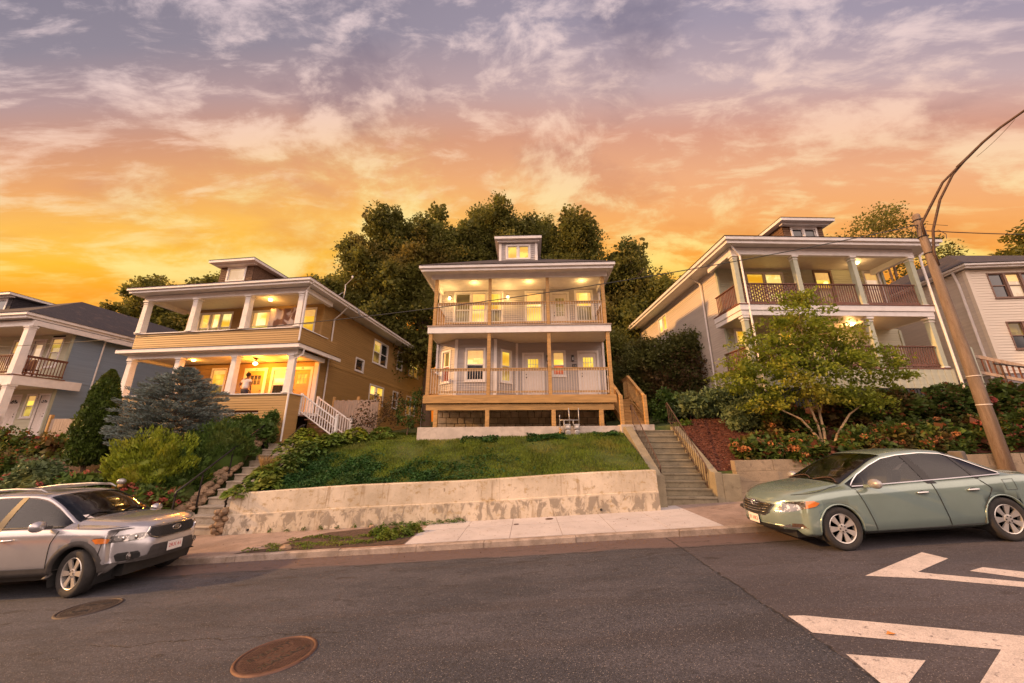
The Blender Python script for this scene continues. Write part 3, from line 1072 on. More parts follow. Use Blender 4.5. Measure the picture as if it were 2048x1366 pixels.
# iron pipe handrails with pickets on both cheek walls
def iron_rail(pts, lab, drop=.85, mat='rustmetal', n=16, picket=True, grp='iron handrails on the concrete steps', loop=False):
    mb = MB()
    A, B = Vector(pts[0]), Vector(pts[1])
    path = [A + Vector((0, .12, -.22)), A + Vector((0, .10, -.04)), A, B, B + Vector((0, -.06, -.08)), B + Vector((0, -.02, -.30))]
    mb.tube(path, .02, 8)
    r = mb.build('iron_handrail', MT[mat], smooth=True)
    tag(r, lab, 'handrail', grp)
    pk = MB()
    for k in range(n + 1):
        p_ = A + (B - A) * (k / n)
        if picket or k in (0, n // 2, n):
            pk.bar((p_.x, p_.y, p_.z), (p_.x, p_.y, p_.z - drop), .014 if k % n else .022, .014 if k % n else .022, (0, 1, 0))
    if picket:
        pk.bar(A + Vector((0, 0, -drop + .08)), B + Vector((0, 0, -drop + .08)), .014, .02)
    pk.build('picket', MT[mat], r)
    return r
iron_rail([(4.15, 14.95, 3.72), (4.17, 12.38, 1.56)], 'rusty iron handrail on the lawn side of the concrete steps', .78)
iron_rail([(5.58, 14.95, 3.78), (5.60, 12.42, 1.58)], 'rusty iron handrail on the mulch side of the concrete steps', .80)

# left-hand stone steps of the yellow house
MT['stonestep'] = M('grey_stone_steps', (.38, .32, .25), .85, .15, 2.5, .35, 40, c2=(.24, .19, .13), mask=(4, .5, .75, 6), fine=.2)
mb = MB()
NS = 12
z0s, z1s = -.46, 2.2
for i in range(NS):
    ya = 11.72 + (16.0 - 11.72) * i / (NS - 1)
    yb = 11.72 + (16.0 - 11.72) * (i + 1) / (NS - 1) if i < NS - 1 else 17.6
    z1 = z0s + (z1s - z0s) * (i + 1) / NS
    xs_ = -.14 * (ya - 11.72)
    xl, xr_ = -10.75 + xs_, -9.42 + xs_ * .55
    mb.box(xl, xr_, ya, yb, z1 - .25, z1 - .05)
    mb.box(xl - .01, xr_ + .01, ya - .03, yb, z1 - .0499, z1)
o = mb.build('stone_steps', MT['stonestep'], bevel=.01)
tag(o, 'grey stone steps curving up to the ochre house between boulders and leafy plants', 'steps')
# boulder edging left of the steps
MT['boulder'] = M('brown_fieldstone', (.27, .18, .11), .85, .4, 3, .6, 25, c2=(.13, .10, .07), mask=(6, .5, .7, 5))
sg = 'fieldstones edging the stone steps'
rr = random.Random(21)
k = 0
mb = MB()
for i in range(64):
    t = i / 63
    y = 11.75 + 4.2 * t
    for lay in range(2):
        x = -10.95 - .60 * t + rr.uniform(-.1, .06) - lay * .17
        z = -.42 + 2.75 * t + .06 + lay * .15 + rr.uniform(-.05, .05)
        s_ = rr.uniform(.085, .135)
        mb.rock((x, y, z), s_, 8, i * 7 + lay, (1.2, 1.1, .85))
o = mb.build('fieldstone_wall', MT['boulder'], smooth=False)
tag(o, 'rough brown fieldstone edging wall climbing left of the stone steps', 'wall')
mb = MB()
for i in range(46):
    mb.rock((rr.uniform(-9.42, -9.12), rr.uniform(11.45, 11.75), rr.uniform(-.4, .25)), rr.uniform(.07, .12), 8, 100 + i, (1, 1, .85))
o = mb.build('fieldstone_pier', MT['boulder'])
tag(o, 'mossy fieldstone pier between the stone steps and the cream retaining wall', 'pier')

# black iron handrails of the stone steps
def black_rail(pts, posts, lab):
    mb = MB()
    mb.tube(pts, .030, 8)
    r = mb.build('black_handrail', MT['dkmetal'], smooth=True)
    tag(r, lab, 'handrail', 'black handrails of the stone steps')
    pk = MB()
    for (x, y, zt, zb2) in posts:
        pk.bar((x, y, zb2), (x, y, zt), .035, .035, (0, 1, 0))
    pk.build('rail_post', MT['dkmetal'], r)
black_rail([(-10.96, 11.62, .60), (-10.96, 11.66, .74), (-11.0, 12.2, 1.05), (-11.45, 15.7, 3.0), (-11.45, 16.0, 3.02)],
           [(-10.96, 11.66, .7, -.4), (-11.0, 12.55, 1.2, .1), (-11.2, 13.9, 1.95, .9), (-11.45, 15.8, 2.98, 2.1), (-11.38, 15.95, 3.0, 2.1)], 'black iron handrail on the fieldstone side of the stone steps')
black_rail([(-9.5, 11.95, .34), (-9.52, 11.9, .44), (-9.54, 12.0, .55), (-9.98, 16.0, 2.98), (-9.98, 16.2, 3.0)],
           [(-9.53, 11.95, .5, -.4), (-9.98, 16.1, 2.98, 2.15)], 'thin black handrail on the plant side of the stone steps')
# ------------------------------------------------------------------ the middle house (grey, new wooden porch)
def solid(root, name, m, *boxes, **kw):
    mb = MB()
    for b in boxes:
        mb.box(*b)
    return mb.build(name, MT[m] if isinstance(m, str) else m, root, **kw)


def gutter_ring(root, x0, x1, y0, y1, z0, z1, mat='white', d=.12):
    """fascia and gutter round an eave"""
    h = z1 - z0
    mb = MB()
    mb.box(x0, x1, y0, y0 + d, z0 + h * .45, z1)
    mb.box(x0, x0 + d, y0 + d, y1, z0 + h * .45, z1)
    mb.box(x1 - d, x1, y0 + d, y1, z0 + h * .45, z1)
    mb.build('gutter', MT[mat], root, bevel=.015)
    fb = MB()
    fb.box(x0 + .09, x1 - .09, y0 + .09, y0 + .14, z0, z0 + h * .5)
    fb.box(x0 + .09, x0 + .14, y0 + .14, y1, z0, z0 + h * .5)
    fb.box(x1 - .14, x1 - .09, y0 + .14, y1, z0, z0 + h * .5)
    fb.build('fascia', MT[mat], root)
    sm = MB()
    sm.box(x0 + .14, x1 - .14, y0 + .14, y1, z0 + .04, z0 + .06)
    sm.build('soffit', MT[mat], root)


def downspout(root, pts, mat='white', r=.042):
    mb = MB()
    mb.tube(pts, r, 6)
    return mb.build('downspout', MT[mat], root)


def column(root, x, y, z0, z1, w=.28, w2=None, mat='white_old', cap='white'):
    w2 = w2 or w * .85
    mb = MB()
    a, b = w / 2, w2 / 2
    zb, zt = z0 + .0, z1
    mb.hexa([(x - a, y - a, zb), (x + a, y - a, zb), (x + a, y + a, zb), (x - a, y + a, zb)], [(x - b, y - b, zt), (x + b, y - b, zt), (x + b, y + b, zt), (x - b, y + b, zt)])
    o = mb.build('column', MT[mat], root, bevel=.006)
    c = MB()
    c.box(x - b - .045, x + b + .045, y - b - .045, y + b + .045, zt - .09, zt - .002)
    c.box(x - b - .022, x + b + .022, y - b - .022, y + b + .022, zt - .20, zt - .165)
    c.box(x - a - .03, x + a + .03, y - a - .03, y + a + .03, zb + .002, zb + .05)
    c.build('capital', MT[cap], o)
    return o


def dormer(root, x0, x1, y0, y1, z0, z1, sid, roofm, win, mat_trim='white', ov=.22, winmat='lit_mid', split=1, corner=True, slope=.0):
    """dormer box: front face at y0"""
    mb = MB()
    mb.box(x0 + .01, x1 - .01, y0 + .13, y1, z0, z1 - .01)
    d = mb.build('dormer', MT[sid], root)
    W = Wl((x0, y0), (1, 0), (0, -1))
    sm = MB()
    wn_ = (win[0] - x0, win[1] - x0, win[2], win[3])
    siding(sm, W, 0, x1 - x0, z0, z1, [wn_], .12)
    for (xx, nx) in ((x0, -1), (x1, 1)):
        Ws = Wl((xx, y0), (0, 1), (nx, 0))
        siding(sm, Ws, 0, y1 - y0, z0, z1, [], .12)
    sm.build('dormer_siding', MT[sid], d)
    if corner:
        cm = MB()
        for xx in (x0, x1):
            s_ = 1 if xx == x0 else -1
            cm.box(min(xx, xx + s_ * .1) - (.03 if s_ > 0 else 0), max(xx, xx + s_ * .1) + (.03 if s_ < 0 else 0), y0 - .035, y0 + .10, z0 - .05, z1)
        cm.build('corner_board', MT[mat_trim], d)
    window(d, W, *wn_, up=winmat, trim=.10, kind='single', split=split, trimmat=mat_trim, sill=False)
    rm = MB()
    rm.box(x0 - ov, x1 + ov, y0 - ov * 1.3, y1 + .2, z1 + .0, z1 + .16)
    rm.box(x0 - ov * .5, x1 + ov * .5, y0 - ov * .7, y0 - .03, z1 - .10, z1 - .001)
    rm.build('dormer_fascia', MT[mat_trim], d, bevel=.01)
    tm = MB()
    cx = (x0 + x1) / 2
    a, b_, c_, e_ = x0 - ov - .03, x1 + ov + .03, y0 - ov * 1.3 - .03, y1 + .2
    hh = (b_ - a) / 2 * .22
    tm.add([(a, c_, z1 + .163), (b_, c_, z1 + .163), (b_, e_, z1 + .163), (a, e_, z1 + .163), (cx, c_ + 1.0, z1 + .163 + hh), (cx, e_, z1 + .163 + hh)],
           [(0, 1, 4), (1, 2, 5, 4), (2, 3, 5), (3, 0, 4, 5)])
    tm.build('dormer_roof', MT[roofm], d)
    return d


def house_grey():
    g = thing('porch_house', (-4.49, 15.5, 2.5), 0, 'narrow grey clapboard house with a two level new lumber porch and warm lit windows', 'house', None, True)
    D = 1.93
    # body behind the porch
    solid(g, 'body', 'sid_grey', (.08, 8.12, D + 1.2, 13.5, 4.0, 9.98))
    Wf = Wl((0, D), (1, 0), (0, -1))
    sm = MB()
    hl = []
    # ---- lower storey: bay, doors, window
    hl2 = []
    hl2.append(door(g, Wf, 4.23, 5.30, 4.27, 6.53, lites=(.66, .90, 4, 2), glow='lit_mid', side=-1))
    hl2.append(window(g, Wf, 5.66, 6.37, 5.33, 6.63, up='lit_hot', lo='lit_red', mid=.42))
    hl2.append(door(g, Wf, 6.93, 7.97, 4.27, 6.60, lites=(.66, .90, 4, 2), glow='lit_mid', side=-1))
    siding(sm, Wf, 3.98, 8.18, 4.22, 7.02, hl2)
    # bay
    B = [(.06, D), (1.12, 1.08), (2.98, 1.08), (3.96, D)]
    def face(i):
        a, b = Vector(B[i]), Vector(B[i + 1])
        u = (b - a).normalized()
        return Wl(B[i], u, (u.y, -u.x)), (b - a).length
    W1, L1 = face(0)
    W2, L2 = face(1)
    W3, L3 = face(2)
    h1 = window(g, W1, .28, .98, 4.97, 6.58, up='lit_dim', lo='lit_red')
    h2 = window(g, W2, .42, 1.40, 4.97, 6.58, up='lit_cur', lo='glass_d')
    h3 = window(g, W3, .30, .98, 4.97, 6.58, up='lit_mid', lo='lit_blind')
    siding(sm, W1, 0, L1, 4.22, 7.02, [h1])
    siding(sm, W2, 0, L2, 4.22, 7.02, [h2])
    siding(sm, W3, 0, L3, 4.22, 7.02, [h3])
    # ---- upper storey
    hu = [window(g, Wf, .72, 3.28, 8.10, 9.84, up=['lit_dim', 'lit_hot', 'lit_mid'], lo=['lit_dim', 'lit_cur', 'lit_dim'], split=3, mid=.42),
          window(g, Wf, 4.38, 5.35, 8.10, 9.83, up='lit_hot', lo='lit_mid'),
          door(g, Wf, 5.70, 6.66, 7.38, 9.75, lites=(.46, .90, 3, 4), glow='lit_dim', side=-1),
          window(g, Wf, 6.93, 7.88, 8.10, 9.82, up='lit_hot', lo='lit_dim')]
    siding(sm, Wf, 0.0, 8.2, 7.36, 9.98, hu)
    # sides of the body
    Wr = Wl((8.2, D), (0, 1), (1, 0))
    Wlft = Wl((0, D), (0, 1), (-1, 0))
    siding(sm, Wr, 0, 11.6, 4.1, 9.98, [])
    siding(sm, Wlft, 0, 11.6, 4.1, 9.98, [])
    sm.build('siding', MT['sid_grey'], g)
    # rooms behind the openings, so that nothing shows daylight
    solid(g, 'interior', 'darkvoid', (4.0, 8.12, D + .12, D + .2, 4.2, 7.0), (.1, 8.1, D + .12, D + .2, 7.4, 9.9))
    # corner boards
    cb = MB()
    for (x, y) in ((0.0, D), (8.2, D)):
        cb.box(x - .05, x + .05, y - .05, y + .05, 4.22, 7.0)
        cb.box(x - .05, x + .05, y - .05, y + .05, 7.36, 9.95)
    for (x, y) in (B[1], B[2], B[3]):
        cb.box(x - .07, x + .07, y - .05, y + .08, 4.22, 7.0)
    cb.build('corner_board', MT['white'], g)
    # decks, beams
    solid(g, 'lower_deck', 'cedar_h', (-.02, 8.22, .04, D + .1, 4.15, 4.21), bevel=.004)
    solid(g, 'rim_joist', 'cedar_h', (-.03, 8.23, -.0, .039, 3.86, 4.17), (-.03, .01, .04, D, 3.86, 4.145), (8.19, 8.23, .04, D, 3.86, 4.145), bevel=.004)
    solid(g, 'carrying_beam', 'cedar_h', (.10, 8.12, .10, .22, 3.57, 3.83), bevel=.004)
    jb = MB()
    for k in range(19):
        x = .25 + k * .43
        jb.box(x - .02, x + .02, .041, D, 3.87, 4.13)
    jb.build('floor_joist', MT['cedar'], g)
    pm = [(.53, .30), (2.75, .30), (5.57, .30), (7.57, .30)]
    for (x, y) in pm:
        solid(g, 'support_post', 'cedar', (x - .085, x + .085, y - .21, y - .04, 2.6, 3.57), bevel=.006)
    for x in (.12, 2.78, 5.46, 8.07):
        solid(g, 'porch_post', 'cedar', (x - .075, x + .075, .045, .195, 4.21, 7.0), bevel=.006)
    for x in (.25, 2.78, 5.46, 8.00):
        solid(g, 'porch_post', 'cedar', (x - .07, x + .07, .05, .19, 7.36, 9.68), bevel=.006)
    solid(g, 'upper_deck_fascia', 'white', (-.02, 8.22, .0, .035, 7.0, 7.30), (-.02, .015, .035, D, 7.0, 7.30), (8.185, 8.22, .035, D, 7.0, 7.30), bevel=.004)
    solid(g, 'upper_deck', 'oldwood', (-.05, 8.25, -.03, D, 7.302, 7.36))
    solid(g, 'lower_ceiling', 'ceil', (.02, 8.18, .04, D + .05, 7.03, 7.06))
    solid(g, 'upper_ceiling', 'ceil', (.02, 8.18, .16, D + .05, 9.93, 9.96))
    solid(g, 'porch_beam', 'white', (.0, 8.22, .0, .15, 9.67, 9.98), (.0, .14, .15, D, 9.67, 9.925), (8.08, 8.22, .15, D, 9.67, 9.925), bevel=.004)
    for (a, b) in ((.20, 2.70), (2.86, 5.38), (5.54, 7.99)):
        railing(g, (a, .12), (b, .12), 4.21, 1.18, balmat='baluster', bw=.019)
    for (a, b) in ((.33, 2.71), (2.85, 5.39), (5.53, 7.93)):
        railing(g, (a, .12), (b, .12), 7.36, 1.14, balmat='baluster', bw=.019)
    railing(g, (.12, .20), (.12, D - .05), 4.21, 1.18)
    railing(g, (.25, .20), (.25, D - .05), 7.36, 1.14)
    railing(g, (8.00, .20), (8.00, D - .05), 7.36, 1.14)
    # foundation
    fm = MB()
    rr = random.Random(2)
    z = 2.3
    for c in range(7):
        x = .3 + rr.uniform(-.2, 0)
        while x < 8.0:
            w = rr.uniform(.3, .55)
            fm.box(max(x, .12), min(x + w - .02, 8.1), D - .1 + rr.uniform(-.015, .015), D + .3, z, z + .255)
            x += w
        z += .27
    fm.build('foundation', MT['blockstone'], g, bevel=.015)
    solid(g, 'foundation_mortar', 'darkvoid', (.12, 8.1, D + .0, D + .4, 2.2, 4.16))
    # roof
    gutter_ring(g, -.46, 8.50, -.55, 13.9, 9.86, 10.13)
    hip_roof(g, -.50, 8.54, -.59, 14.0, 10.131, .60)
    dormer(g, 3.10, 5.05, 1.45, 4.5, 11.15, 12.46, 'sid_grey', 'shingle', (3.42, 4.72, 11.40, 12.28), winmat='lit_mid', split=2, ov=.25)
    # lights: two lit sconces upstairs, two unlit lanterns and number plaques downstairs
    for x in (.50, 3.52):
        s_ = MB()
        s_.box(x - .05, x + .05, D - .05, D - .018, 9.40, 9.62)
        s_.box(x - .015, x + .015, D - .16, D - .05, 9.56, 9.585)
        sc = s_.build('wall_sconce', MT['black'], g)
        gl = MB(); gl.lathe([(.03, 9.54), (.07, 9.50), (.085, 9.42), (.05, 9.36)], (x, D - .15, 0), 12)
        gl.build('lamp_glass', MT['lampglass2'], sc, smooth=True)
        point_light('sconce_light', g, (x, D - .50, 9.30), 24, (1.0, .60, .20), .16)
    for x in (1.9, 4.6, 7.2):  # unseen recessed lamps, added for an even golden glow on the porch
        s_ = MB(); s_.lathe([(.09, 9.928), (.09, 9.915), (.07, 9.905)], (x, .95, 0), 14)
        s_.build('ceiling_lamp', MT['lampglass2'], g, smooth=True)
        point_light('ceiling_light', g, (x, .95, 9.72), 15, (1.0, .58, .18), .18)
    for x in (5.48, 6.70):
        s_ = MB()
        s_.box(x - .06, x + .06, D - .10, D - .018, 6.06, 6.38)
        sc = s_.build('wall_lantern', MT['black'], g, bevel=.02)
        gl = MB(); gl.box(x - .035, x + .035, D - .112, D - .102, 6.10, 6.26)
        gl.build('lamp_glass', MT['galv'], sc)
        pl = solid(g, 'number_plaque', 'black', (x - .03, x + .17, D - .045, D - .020, 5.74, 5.93))
        textobj('11' if x > 6 else '9', .15, MT['white'], pl, face_mtx((x + .07, D - .047, 5.83), (1, 0, 0), (0, 0, 1)))
    # warm ceiling light on the lower porch is off; a faint room light spills from upstairs windows
    # side stair from the landing up to the deck
    g2 = thing('wooden_stair', (-4.49 + 8.5, 14.95, 2.70), 0, 'new lumber stair with solid railings beside the grey house porch', 'stair', None, True)
    OFF[g2.name] = Vector((8.5, -.55, 2.70))
    n = 8
    tr = MB()
    for i in range(n):
        z1 = 2.92 + (4.21 - 2.92) * (i + 1) / n
        ya = .10 + i * .255
        tr.box(8.42, 9.32, ya - .02, ya + .27, z1 - .04, z1)
        tr.box(8.42, 9.32, ya, ya + .02, z1 - .17, z1 - .041)
    tr.build('tread', MT['cedar_h'], g2)
    solid(g2, 'landing', 'cedar_h', (8.26, 9.50, 2.14, 3.3, 4.15, 4.21))
    pd = solid(g2, 'plinth', 'concrete', (8.20, 9.52, -.45, .12, 2.6, 2.93), bevel=.01)
    for x, nm in ((8.38, 'l'), (9.36, 'r')):
        mb = MB()
        mb.hexa([(x - .02, .0, 2.92), (x + .02, .0, 2.92), (x + .02, 2.1, 3.95), (x - .02, 2.1, 3.95)], [(x - .02, .0, 3.22), (x + .02, .0, 3.22), (x + .02, 2.1, 4.24), (x - .02, 2.1, 4.24)])
        mb.build('stringer', MT['cedar_h'], g2)
        solid(g2, 'newel_post', 'cedar', (x - .07, x + .07, -.10, .04, 2.92, 4.16), bevel=.006)
        solid(g2, 'newel_post', 'cedar', (x - .06, x + .06, 2.1, 2.22, 4.1, 5.38), bevel=.006)
        mb = MB()
        mb.bar((x, -.03, 4.12), (x, 2.16, 5.36), .12, .04)
        mb.bar((x, -.03, 4.03), (x, 2.16, 5.27), .035, .13)
        mb.bar((x, -.03, 3.30), (x, 2.16, 4.50), .035, .10)
        o = mb.build('railing', MT['cedar'], g2)
        bb = MB()
        for k in range(16):
            y = .08 + k * .13
            zc_ = 3.30 + 1.20 * (y + .03) / 2.19
            bb.box(x - .045, x - .02, y - .02, y + .02, zc_ - .05, zc_ + .80)
        bb.build('infill', MT['cedar'], o)
    railing(g2, (9.36, 2.26), (9.36, 3.3), 4.21, 1.16)
    return g


MT['baluster'] = M('pale_baluster', (.60, .50, .40), .5, .08)
MT['blockstone'] = M('rough_foundation_block', (.52, .40, .28), .9, .25, 2.5, .6, 22, fine=.2)
house_grey()

# gas meters on the footing wall
gm = thing('gas_meter', (1.55, 15.08, 2.45), 0, 'pair of grey gas meters on looped pipes against the footing wall', 'gas meter', None)
mb = MB()
for pts in ([(-.27, 0, -.1), (-.27, 0, .78), (-.27, -.03, .86)], [(-.27, 0, .66), (.52, 0, .66)], [(-.10, 0, .66), (-.10, 0, .1)], [(.27, 0, .66), (.27, 0, .4)], [(.50, 0, .4), (.50, 0, 1.15)], [(.12, 0, .5), (.12, 0, .74), (.10, 0, 1.15)],
            [(-.10, 0, .1), (.0, 0, .04), (.3, 0, .04)]):
    mb.tube([Vector(p_) for p_ in pts], .018, 8)
mb.build('pipe', MT['galv'], gm, smooth=True)
for x in (.04, .40):
    mb = MB()
    mb.lathe([(.05, -.07), (.105, -.06), (.11, .05), (.06, .07)], (x, -.02, .18), 16, 'y')
    mb.box(x - .11, x + .11, -.09, .05, .30, .50)
    mb.box(x - .10, x + .10, -.08, .04, .06, .14)
    m_ = mb.build('meter_body', MT['galv'], gm, bevel=.015)
    mb = MB(); mb.box(x - .06, x + .06, -.098, -.092, .36, .44)
    mb.build('dial', MT['white'], m_)
mb = MB()
for k in range(9):
    mb.rock((-.26 + .03 * math.sin(k * 2), -.03, -.12 + k * .055), .045, 6, k)
mb.build('tape_wrap', MT['cedar'], gm)


# ------------------------------------------------------------------ the ochre house on the left
def house_ochre():
    g = thing('porch_house', (-11.12, 16.5, 2.0), R(-5), 'ochre clapboard house with white columned two level porch and a person on its lower porch', 'house', None, True)
    D = 2.1
    x0, x1 = -8.98, -.45
    solid(g, 'body', 'sid_tan', (x0 + .08, x1 - .08, D + 1.3, 17.8, 2.8, 9.85))
    solid(g, 'interior', 'darkvoid', (x0 + .1, x1 - .12, D + .14, D + .2, 3.7, 6.5), (x0 + .1, x1 - .12, D + .14, D + .2, 6.95, 9.75))
    solid(g, 'side_backing', 'darkvoid', (x1 - .25, x1 - .15, D + .3, 17.7, 2.4, 9.8))
    Wf = Wl((0, D), (1, 0), (0, -1))
    sm = MB()
    hu = [window(g, Wf, -8.35, -6.13, 7.75, 9.62, up=['lit_mid', 'lit_hot', 'lit_cur'], lo='lit_dim', split=3),
          window(g, Wf, -4.93, -3.68, 7.75, 9.60, up='lit_hot', lo='lit_mid'),
          window(g, Wf, -1.78, -.86, 7.75, 9.62, up='lit_cur', lo='lit_mid')]
    siding(sm, Wf, x0, x1, 6.90, 9.85, hu)
    hl = [window(g, Wf, -6.68, -5.72, 4.35, 6.26, up='lit_mid', lo='lit_dim'),
          door(g, Wf, -4.62, -3.22, 3.70, 6.20, mat='door_y', lites=(.68, .90, 3, 2), glow='lit_dim', trim=.17),
          window(g, Wf, -2.98, -1.95, 4.35, 6.20, up='lit_hot', lo='glass_d', trim=.14),
          door(g, Wf, -1.80, -.50, 3.70, 6.20, mat='door_y', lites=(.68, .90, 3, 2), glow='lit_mid', trim=.17, side=-1)]
    siding(sm, Wf, x0, x1, 3.68, 6.45, hl)
    textobj('28', .13, MT['black'], g, face_mtx((-1.15, D - .045, 6.12), (1, 0, 0), (0, 0, 1)), name='house_number')
    textobj('26', .13, MT['black'], g, face_mtx((-3.9, D - .045, 6.12), (1, 0, 0), (0, 0, 1)), name='house_number')
    # right side wall
    Ws = Wl((x1, 0), (0, 1), (1, 0))
    hs = [window(g, Ws, 7.84, 10.05, 7.72, 9.46, up=['lit_blind', 'glass_d'], lo=['lit_dim', 'glass_d'], split=2),
          window(g, Ws, 11.72, 12.75, 8.02, 9.55, up='glass_d', lo='glass_d'),
          window(g, Ws, 14.1, 16.3, 7.95, 9.60, up=['lit_hot', 'lit_mid'], lo='lit_dim', split=2),
          window(g, Ws, 5.80, 6.86, 6.74, 7.62, up='glass_d', kind='single'),
          window(g, Ws, 7.88, 9.95, 4.85, 6.22, up=['lit_hot', 'lit_mid'], lo='lit_dim', split=2),
          window(g, Ws, 11.45, 12.42, 4.85, 6.24, up='glass_d', lo='glass_d'),
          window(g, Ws, 14.1, 16.1, 4.55, 6.20, up='glass_d', lo='lit_dim', split=2)]
    siding(sm, Ws, D, 17.8, 6.62, 9.85, hs)
    siding(sm, Ws, D, 17.8, 2.6, 6.48, hs)
    Wl_ = Wl((x0, 0), (0, 1), (-1, 0))
    siding(sm, Wl_, D, 17.8, 2.3, 9.85, [])
    # porch half walls
    Wp = Wl((0, 0), (1, 0), (0, -1))
    siding(sm, Wp, -9.4, 0, 6.90, 7.70, [])
    siding(sm, Wp, -9.4, 0, 2.42, 4.44, [(-7.2, -1.45, 3.58, 3.70)])
    Wpr = Wl((0, 0), (0, 1), (1, 0))
    siding(sm, Wpr, 0, D + .9, 6.90, 7.70, [])
    siding(sm, Wpr, 0, .75, 2.3, 4.44, [])
    Wpl = Wl((-9.4, 0), (0, 1), (-1, 0))
    siding(sm, Wpl, 0, D, 6.90, 7.70, [])
    siding(sm, Wpl, 0, D, 2.3, 4.44, [])
    sm.build('siding', MT['sid_tan'], g)
    solid(g, 'belly_band', 'sid_tan', (x1 - .02, x1 + .035, D, 17.8, 6.48, 6.62))
    hw = MB()
    hw.box(-9.36, -.02, .005, .12, 6.90, 7.70)
    hw.box(-9.36, -.02, .005, .12, 3.70, 4.44)
    hw.box(-9.36, -.02, .005, .12, 2.2, 3.58)
    hw.box(-.12, -.005, .12, D, 6.90, 7.70)
    hw.box(-.12, -.005, .12, .75, 2.2, 4.44)
    hw.box(-9.395, -9.28, .12, D, 6.90, 7.70)
    hw.box(-9.395, -9.28, .12, D, 2.2, 4.44)
    hw.build('half_wall', MT['sid_tan'], g)
    solid(g, 'rail_cap', 'white', (-9.47, .07, -.07, .17, 7.70, 7.745), (-.17, .07, .17, D, 7.70, 7.745), (-9.47, -9.23, .17, D, 7.70, 7.745),
          (-9.47, .07, -.07, .17, 4.44, 4.485), (-.17, .07, .17, .78, 4.44, 4.485), (-7.2, -1.45, -.03, .1, 3.56, 3.585), bevel=.004)
    cb = MB()
    for (x, y) in ((x1, D), (x0, D)):
        cb.box(x - .06, x + .06, y - .06, y + .06, 6.9, 9.8)
        cb.box(x - .06, x + .06, y - .06, y + .06, 3.7, 6.45)
    cb.box(x1 - .09, x1 + .03, 17.7, 17.83, 2.6, 9.8)
    cb.box(-.11, .025, -.03, .10, 2.2, 4.43)
    cb.build('corner_board', MT['sid_tan'], g)
    solid(g, 'brick_base', 'brick', (-9.38, -6.0, .03, .2, .6, 2.40))
    solid(g, 'lower_deck', 'stainwood', (-9.3, -.05, .12, D + .05, 3.64, 3.70))
    solid(g, 'deck_edge', 'white', (-.06, -.0, .75, D, 3.50, 3.70))
    solid(g, 'upper_deck', 'oldwood', (-9.3, -.12, .12, D, 6.86, 6.90))
    # cornices and ceilings
    solid(g, 'mid_cornice', 'white', (-9.80, .38, -.40, -.30, 6.60, 6.80), (-9.80, -9.70, -.30, D, 6.60, 6.80), (.28, .38, -.30, D + .9, 6.60, 6.80),
          (-9.69, .27, -.29, .0, 6.585, 6.62), bevel=.01)
    rm = MB()
    rm.add([(-9.84, -.44, 6.805), (.42, -.44, 6.805), (.42, D + .9, 6.805), (-9.84, D + .9, 6.805), (-9.4, 0, 6.905), (0.02, 0, 6.905), (.02, D + .9, 6.905), (-9.4, D + .9, 6.905)],
           [(0, 1, 5, 4), (1, 2, 6, 5), (3, 0, 4, 7)])
    rm.build('skirt_roof', MT['shingle'], g)
    solid(g, 'lower_beam', 'white', (-9.5, .05, -.02, .20, 6.36, 6.584), (-9.5, -9.28, .20, D, 6.36, 6.584), (-.17, .05, .20, D, 6.36, 6.584), bevel=.005)
    solid(g, 'lower_ceiling', 'ceil', (-9.3, -.1, .2, D + .02, 6.50, 6.53))
    solid(g, 'upper_beam', 'white', (-9.5, .05, -.02, .20, 9.58, 9.86), (-9.5, -9.28, .20, D, 9.58, 9.86), (-.17, .05, .20, D, 9.58, 9.86), bevel=.005)
    solid(g, 'upper_ceiling', 'ceil', (-9.3, -.1, .2, D + .02, 9.80, 9.83))
    for x in (-9.26, -6.25, -3.2, -.20):
        column(g, x, .06, 7.745, 9.58, .30)
    for x in (-9.22, -6.40, -3.25, -.20):
        column(g, x, .06, 4.485, 6.36, .30)
    solid(g, 'pilaster', 'white', (-.42, -.18, D - .12, D - .02, 3.7, 6.4))
    gutter_ring(g, -10.0, .55, -.60, 18.2, 9.86, 10.12)
    hip_roof(g, -10.04, .59, -.64, 18.3, 10.121, .52, 'shingle_br')
    dormer(g, -6.75, -4.62, 1.3, 5.0, 11.0, 12.15, 'shingle_br', 'shingle_br', (-6.30, -5.08, 11.12, 12.06), winmat='lit_pale', corner=False, ov=.38)
    for pts in ([(.50, -.3, 9.95), (.10, -.12, 9.62), (.10, -.12, 7.0)], [(.33, .05, 6.66), (.30, .05, 6.35), (.02, -.10, 6.1), (.02, -.10, 2.3)],
                [(.50, 2.9, 9.95), (.0, 3.0, 9.5), (-.36, 3.0, 9.2), (-.36, 3.0, 6.7), (-.36, 3.0, 3.1)], [(-.30, 17.6, 9.9), (-.38, 17.6, 9.5), (-.38, 17.6, 3)]):
        downspout(g, pts)
    # satellite dish on the roof edge
    ds = MB()
    ds.tube([(.0, 3.0, 10.2), (.02, 3.0, 10.6), (.10, 2.95, 10.95), (.10, 2.9, 11.35)], .03, 8)
    ds.tube([(-.42, 2.6, 10.3), (.05, 2.9, 10.85)], .02, 6)
    dd = ds.build('satellite_dish', MT['galv'], None, smooth=True)
    for v in (dd,):
        v.location = g.location
        v.rotation_euler = g.rotation_euler
        me = v.data
        me.transform(Matrix.Translation((0, 0, -2.0)))
    OFF[dd.name] = Vector((0, 0, 2.0))
    tag(dd, 'grey satellite dish on a bent mast at the ochre house roof edge', 'satellite dish')
    db = MB()
    db.lathe([(.02, 0), (.20, .03), (.33, .09), (.335, .10), (.2, .045), (.02, .015)], (0, 0, 0), 20, 'y')
    do = db.build('dish', MT['galv'], dd, smooth=True)
